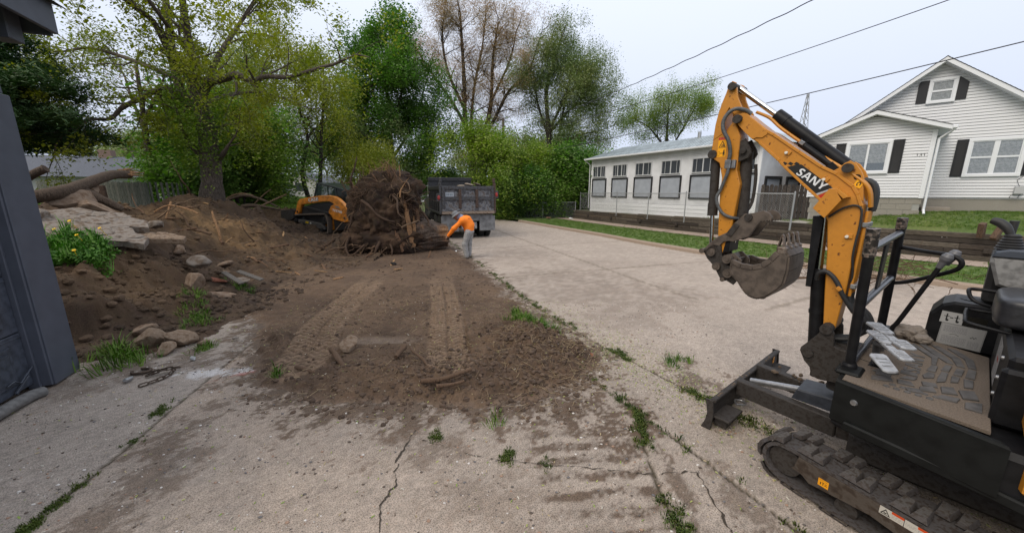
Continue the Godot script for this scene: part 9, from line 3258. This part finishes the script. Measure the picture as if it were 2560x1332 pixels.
	tag(scatter("straw", stw.mesh(), leafm("straw_mat", Color.WHITE, 0.0), xf, cs), "dry straw and rootlets over the dirt", "straw")
	make_plants(rg)
	make_chain(rg)
	# small black rubbish, rag in the excavator, brush on the verge, timber ends by the wall
	loose("black_rubbish", "small crumpled black plastic on the dirt before the stump", "rubbish", rock(Vector3(0.2, 0.1, 0.14), rg, 8, 0.2, 2), mats["machine_black"], P(-3.35, 0.07, 10.17))
	loose("white_rubbish", "scrap of white rubbish at the gutter behind the person's feet", "rubbish", rock(Vector3(0.14, 0.05, 0.08), rg, 8, 0.1, 1), mats["pvc"], P(-1.95, 0.03, 12.6))
	loose("white_rubbish", "white litter on the pavement before the timber wall", "rubbish", rock(Vector3(0.45, 0.12, 0.2), rg, 8, 0.1, 1), mats["pvc"], P(4.1, 0.2, 25.6))
	loose("pink_rubbish", "flat pinkish litter at the end of the grass verge", "rubbish", rock(Vector3(0.6, 0.12, 0.3), rg, 8, 0.1, 1), mat("pink_card", Color(0.45, 0.24, 0.17), 0.9), P(2.6, 0.2, 26.2))
	var rag := MB.new()
	blob_into(rag, Vector3.ZERO, Vector3(0.10, 0.055, 0.085), 0.07, 900.0, 3, 3.0)
	blob_into(rag, Vector3(-0.06, -0.02, 0.06), Vector3(0.07, 0.035, 0.06), 0.05, 900.0, 3, 9.0)
	var ro := loose("rag", "crumpled taupe rag on the excavator floor against the console", "rag", rag, mat("rag_taupe", Color(0.20, 0.17, 0.145), 0.95), Vector3.ZERO)
	ro.transform = Transform3D(Basis(Vector3.UP, 0.6681), Vector3(2.6, 0, -2.85)) * Transform3D(Basis(), Vector3(0.50, 0.965, 0.43))
	var br := MB.new()
	for i in 130:
		var q := root_path(P(7.9 + rg.randfn() * 1.0, 0.15 + rg.randf() * 0.35, 8.2 + rg.randfn() * 0.5), Vector3(rg.randfn(), rg.randf() * 0.5, rg.randfn()).normalized(), rg.randf_range(0.4, 1.3), -0.04, rg, 0.3)
		br.tube(q, taper(q.size(), rg.randf_range(0.004, 0.010), 0.002, rg), 4, false)
	var bo := thing("brush_pile", "tangle of bare cut branches lying on the verge behind the excavator", "brush")
	build("twigs", br, mats["root_brown"], bo, "stuff")
	for q in [[[8.1, 0.1, 8.6, 7.85, 0.5, 8.7, 7.6, 0.85, 8.8], 0.045], [[6.6, 0.1, 8.3, 7.6, 0.2, 8.0, 8.8, 0.18, 7.8], 0.03], [[7.2, 0.3, 8.2, 8.2, 0.55, 8.4, 9.2, 0.9, 8.9], 0.016]]:
		var m := MB.new()
		var c := curve(PA(q[0]), 4)
		m.tube(c, taper(c.size(), q[1], q[1] * 0.6, rg), 7)
		build("limb", m, mats["root_brown"], bo)
	for q in [[13.05, 1.02, 10.15, 0.35, "brown offcut of timber on top of the wall behind the joystick"], [13.25, 0.98, 9.95, -0.5, "second timber offcut leaning beside the first on the wall"]]:
		var m := MB.new()
		m.box(Transform3D(), Vector3(0.14, 0.42, 0.12), 0.01)
		loose("timber_offcut", q[4], "timber", m, mat("offcut_brown", Color(0.14, 0.085, 0.055), 0.9, "bark", 4.0), P(q[0], q[1], q[2]), Vector3(0.1, 0.3, q[3]))

func make_plants(rg: RandomNumberGenerator) -> void:
	# dandelions and creeping weeds hanging over the cut bank
	var t := thing("weed_patch", "lush green weeds with yellow dandelions on the bank beside the garage corner", "weeds")
	var lm := leaf_clump(12, 0.09, 0.07, 0.03, rg, -0.3)
	var xf := []
	var cs := []
	for i in 1000:
		var u := rg.randf_range(-0.55, 0.75) + rg.randfn() * 0.1
		var w := rg.randf_range(-0.35, 0.45)
		var x := -6.95 + u * 0.52 + w * -0.3
		var f := 5.55 + u * 0.22 + w * 0.6
		xf.append(Transform3D(Basis(Vector3.UP, rg.randf() * TAU) * rg.randf_range(0.5, 1.15), P(x, yard_h(x, f) + 0.04 + 0.12 * rg.randf(), f)))
		cs.append(Color(0.75, 0.95, 0.75).lerp(Color(1.5, 1.4, 1.0), rg.randf()))
	scatter("leaves", lm, leafm("weed_green", Color(0.09, 0.20, 0.03), 0.5), xf, cs, t)
	scatter("blades", tuft_mesh(8, 0.3, 0.06, rg, 0.007), leafm("weed_green", Color.WHITE), xf.slice(0, 110), cs.slice(0, 110), t)
	for q in [[-7.05, 1.62, 5.85], [-6.65, 1.50, 5.9], [-6.75, 1.42, 5.65], [-6.55, 1.22, 5.4], [-7.2, 1.5, 5.75]]:
		var m := MB.new()
		for i in 16:
			var a := TAU * i / 16.0
			m.flat(Vector3.ZERO, Vector3(cos(a), 0.3, sin(a)) * 0.024, Vector3(cos(a + 0.35), 0.3, sin(a + 0.35)) * 0.024, Vector3.UP)
			m.flat(Vector3(0, 0.008, 0), Vector3(cos(a), 0.8, sin(a)) * 0.02, Vector3(cos(a + 0.5), 0.8, sin(a + 0.5)) * 0.02, Vector3.UP)
		m.rod(Vector3(0, -0.14, 0), Vector3.ZERO, 0.004, 5)
		var o := build("dandelion", m, mat("dandelion_yellow", Color(0.85, 0.56, 0.015), 0.7), t)
		o.position = P(q[0], q[1], q[2])
		o.rotation = Vector3(0.5, rg.randf(), 0.2)
	# clumps of torn turf and weeds
	var tall := tuft_mesh(13, 0.34, 0.10, rg, 0.0065)
	var low := tuft_mesh(16, 0.16, 0.10, rg, 0.005)
	for q in [[-4.85, 4.22, 0.34, 17, 1, "tall grass clump at the foot of the bank near the garage corner"], [-5.1, 4.35, 0.2, 8, 1, "small grass tuft left of the tall clump by the garage"], [0.32, 5.33, 0.38, 70, 0, "torn turf of green grass on the right side of the dirt heap"], [-5.0, 5.55, 0.28, 20, 0, "weeds on the slope above the row of stones"], [-5.35, 5.9, 0.3, 22, 0, "upper weeds on the slope of the pit"], [-5.55, 7.3, 0.22, 16, 0, "weeds beside the grey boards on the slope"], [0.05, 5.9, 0.15, 8, 0, "little grass tuft at the edge of the dirt by the gutter"], [-2.65, 3.82, 0.07, 4, 0, "small green weed in the dirt left of the heap"], [-0.15, 3.02, 0.08, 3, 0, "small weed where the dirt thins out in front of the heap"], [2.05, 4.2, 0.22, 8, 0, "patch of weeds in the gutter before the blade"], [-4.15, 4.62, 0.12, 9, 0, "little weed beside the smallest stone of the row"]]:
		xf = []; cs = []
		for i in int(q[3]):
			var x: float = q[0] + rg.randfn() * q[2] * 0.5
			var f: float = q[1] + rg.randfn() * q[2] * 0.4
			xf.append(Transform3D(Basis.from_euler(Vector3(rg.randfn() * 0.25, rg.randf() * TAU, rg.randfn() * 0.25)) * rg.randf_range(0.55, 1.1), P(x, top_h(x, f) - 0.01, f)))
			cs.append(Color(0.85, 1.0, 0.8).lerp(Color(1.8, 1.5, 0.9), rg.randf()))
		tag(scatter("grass_clump", tall if q[4] else low, leafm("clump_green", Color(0.10, 0.19, 0.03), 0.5), xf, cs), q[5], "grass")

func make_chain(rg: RandomNumberGenerator) -> void:
	var t := thing("chain", "rusty steel chain with a hook lying on the driveway by the garage", "chain")
	var cm := mat("chain_rust", Color(0.10, 0.075, 0.058), 0.6, "worn", 9.0, 0.6, 0.4)
	var lk := MB.new()
	lk.tube(V3([-0.026, 0, -0.015, 0.026, 0, -0.015, 0.038, 0, -0.008, 0.041, 0, 0.0, 0.038, 0, 0.008, 0.026, 0, 0.015, -0.026, 0, 0.015, -0.038, 0, 0.008, -0.041, 0, 0.0, -0.038, 0, -0.008, -0.026, 0, -0.015]), F([0.0075]), 6)
	var lm := lk.mesh()
	var c := curve(PA([-4.05, 0.012, 3.62, -3.98, 0.012, 3.74, -3.95, 0.015, 3.86, -4.0, 0.03, 3.98, -4.1, 0.03, 3.95, -4.18, 0.015, 3.86, -4.1, 0.045, 3.9, -4.0, 0.05, 3.96, -3.97, 0.02, 4.04]), 6)
	var acc := 0.0
	var i := 0
	for k in c.size() - 1:
		acc += c[k].distance_to(c[k + 1])
		if acc > 0.056:
			acc = 0.0
			var o := build("link", lm, cm, t)
			var d := (c[k + 1] - c[k]).normalized()
			var s := d.cross(Vector3.UP).normalized()
			o.transform = Transform3D(Basis(d, s.cross(d), s).rotated(d, 0.35 if i % 2 else 1.35), c[k] + Vector3(0, 0.012, 0))
			i += 1
	var hk := MB.new()
	hk.tube(curve(PA([-4.46, 0.02, 3.95, -4.40, 0.02, 3.90, -4.30, 0.02, 3.93, -4.28, 0.02, 3.99, -4.34, 0.02, 4.03, -4.42, 0.02, 4.02]), 4), F([0.016]), 8)
	build("hook", hk, cm, t)

# ================================================================ POLES, WIRES, VAN
func wire(label: String, a: Vector3, b: Vector3, sag: float, r: float, twist := 0.0, group := "") -> void:
	var q := PackedVector3Array()
	var n := 40 if twist == 0.0 else 150
	for i in n + 1:
		var t := i / float(n)
		var p := a.lerp(b, t) - Vector3.UP * sag * 4.0 * t * (1.0 - t)
		if twist > 0.0:
			p += Vector3(0, sin(t * 170.0), 0) * twist
		q.append(p)
	var m := MB.new()
	m.tube(q, F([r]), 5)
	tag(build("overhead_wire", m, mat("wire_black", Color(0.03, 0.03, 0.035), 0.6)), label, "wire", group)

func make_street_things() -> void:
	var pw := mat("pole_wood", Color(0.17, 0.135, 0.105), 0.9, "bark", 2.0)
	var p := thing("utility_pole", "wooden utility pole with a street lamp arm among the trees", "pole", P(-0.75, 0, 33.0))
	var m := MB.new()
	m.tube(V3([0, -0.2, 0, 0, 8.1, 0]), F([0.15, 0.11]), 10)
	build("pole", m, pw, p)
	var a := MB.new()
	a.tube(curve(V3([0, 7.2, 0, -0.6, 7.45, 0.1, -1.4, 7.55, 0.2, -1.9, 7.55, 0.25]), 4), F([0.035]), 8)
	build("lamp_arm", a, mats["galvanised_pipe"], p)
	var l := MB.new()
	l.box(T(Vector3(-2.1, 7.53, 0.27)), Vector3(0.5, 0.12, 0.2), 0.04)
	build("street_lamp", l, mat("lamp_grey", Color(0.5, 0.5, 0.5), 0.5), p)
	wire("thick twisted overhead cable, highest of the three crossing the sky", P(-0.7, 7.0, 33), P(11.3, 8.2, 6.5), 0.62, 0.016, 0.014)
	wire("middle overhead wire of the three crossing the sky", P(-0.7, 6.6, 33), P(15.3, 8.0, 7.0), 0.60, 0.014)
	wire("lowest overhead wire, crossing behind the excavator's boom", P(-0.7, 4.75, 33), P(21.0, 7.4, 4.2), 0.35, 0.018)
	wire("thin far wire running across the trees on the left, upper", P(-45, 7.0, 34), P(-0.7, 6.2, 33), 0.5, 0.012, 0.0, "thin wires on the left")
	wire("thin far wire running across the trees on the left, lower", P(-45, 5.6, 33), P(-0.7, 4.9, 33), 0.4, 0.012, 0.0, "thin wires on the left")
	var fp := thing("utility_pole", "distant utility pole right of the grey roof", "pole", P(-33.0, 1.3, 33.0))
	m = MB.new()
	m.tube(V3([0, 0, 0, 0.1, 4.6, 0]), F([0.11, 0.09]), 8)
	m.bar(Vector3(-0.7, 4.3, 0), Vector3(0.9, 4.3, 0), 0.08, 0.1)
	build("pole", m, pw, fp)
	# lattice tower far behind the house
	var tw := thing("lattice_tower", "distant steel lattice pylon between the boom and the white house", "pylon", P(90.5, 0.0, 120.0))
	var s := MB.new()
	var H := 31.0
	var wd := func(y: float) -> float: return lerpf(2.6, 0.18, pow(y / H, 0.8))
	for k in 4:
		var sx := 1.0 if k % 2 else -1.0
		var sz := 1.0 if k / 2 else -1.0
		for j in 15:
			var y0 := H * j / 15.0
			var y1 := H * (j + 1) / 15.0
			var w0: float = wd.call(y0)
			var w1: float = wd.call(y1)
			s.bar(Vector3(sx * w0, y0, sz * w0), Vector3(sx * w1, y1, sz * w1), 0.14, 0.14)
			if k % 2 == 0: s.bar(Vector3(-w0, y0, sz * w0), Vector3(w1, y1, sz * w1), 0.08, 0.08); s.bar(Vector3(w0, y0, sz * w0), Vector3(-w1, y1, sz * w1), 0.08, 0.08)
			else: s.bar(Vector3(sx * w0, y0, w0), Vector3(sx * w1, y1, -w1), 0.08, 0.08)
	build("lattice", s, mat("pylon_steel", Color(0.28, 0.29, 0.30), 0.6), tw, "stuff")
	# white van glimpsed behind the loader
	var v := thing("van", "white pickup glimpsed between the loader and the root ball", "pickup", P(-11.2, 0.55, 25.5), 0.6)
	m = MB.new()
	m.prism(P2([-2.4, 0.4, -2.4, 1.0, -2.3, 1.1, -1.5, 1.15, -0.9, 1.75, 0.5, 1.78, 0.75, 1.12, 2.5, 1.1, 2.5, 0.4]), Transform3D(), -0.9, 0.9, 0.06)
	build("body", m, mat("van_white", Color(0.75, 0.76, 0.78), 0.35), v)
	var g := MB.new()
	for z in [-0.91, 0.895]:
		g.prism(P2([-1.38, 1.15, -0.88, 1.66, -0.3, 1.68, -0.3, 1.15]), Transform3D(), z, z + 0.015)
		g.prism(P2([-0.2, 1.15, -0.2, 1.68, 0.42, 1.68, 0.6, 1.15]), Transform3D(), z, z + 0.015)
	build("window", g, mats["dark_pane"], v)
	for x in [-1.5, 1.6]:
		for z in [-0.82, 0.82]:
			var w := MB.new()
			w.lathe(P2([0.0, -0.11, 0.33, -0.11, 0.36, -0.07, 0.36, 0.07, 0.33, 0.11, 0.0, 0.11]), Transform3D(basis_to(Vector3(0, 0, 1)), Vector3(x, 0.36, z)), 18)
			build("wheel", w, mats["tyre_rubber"], v)
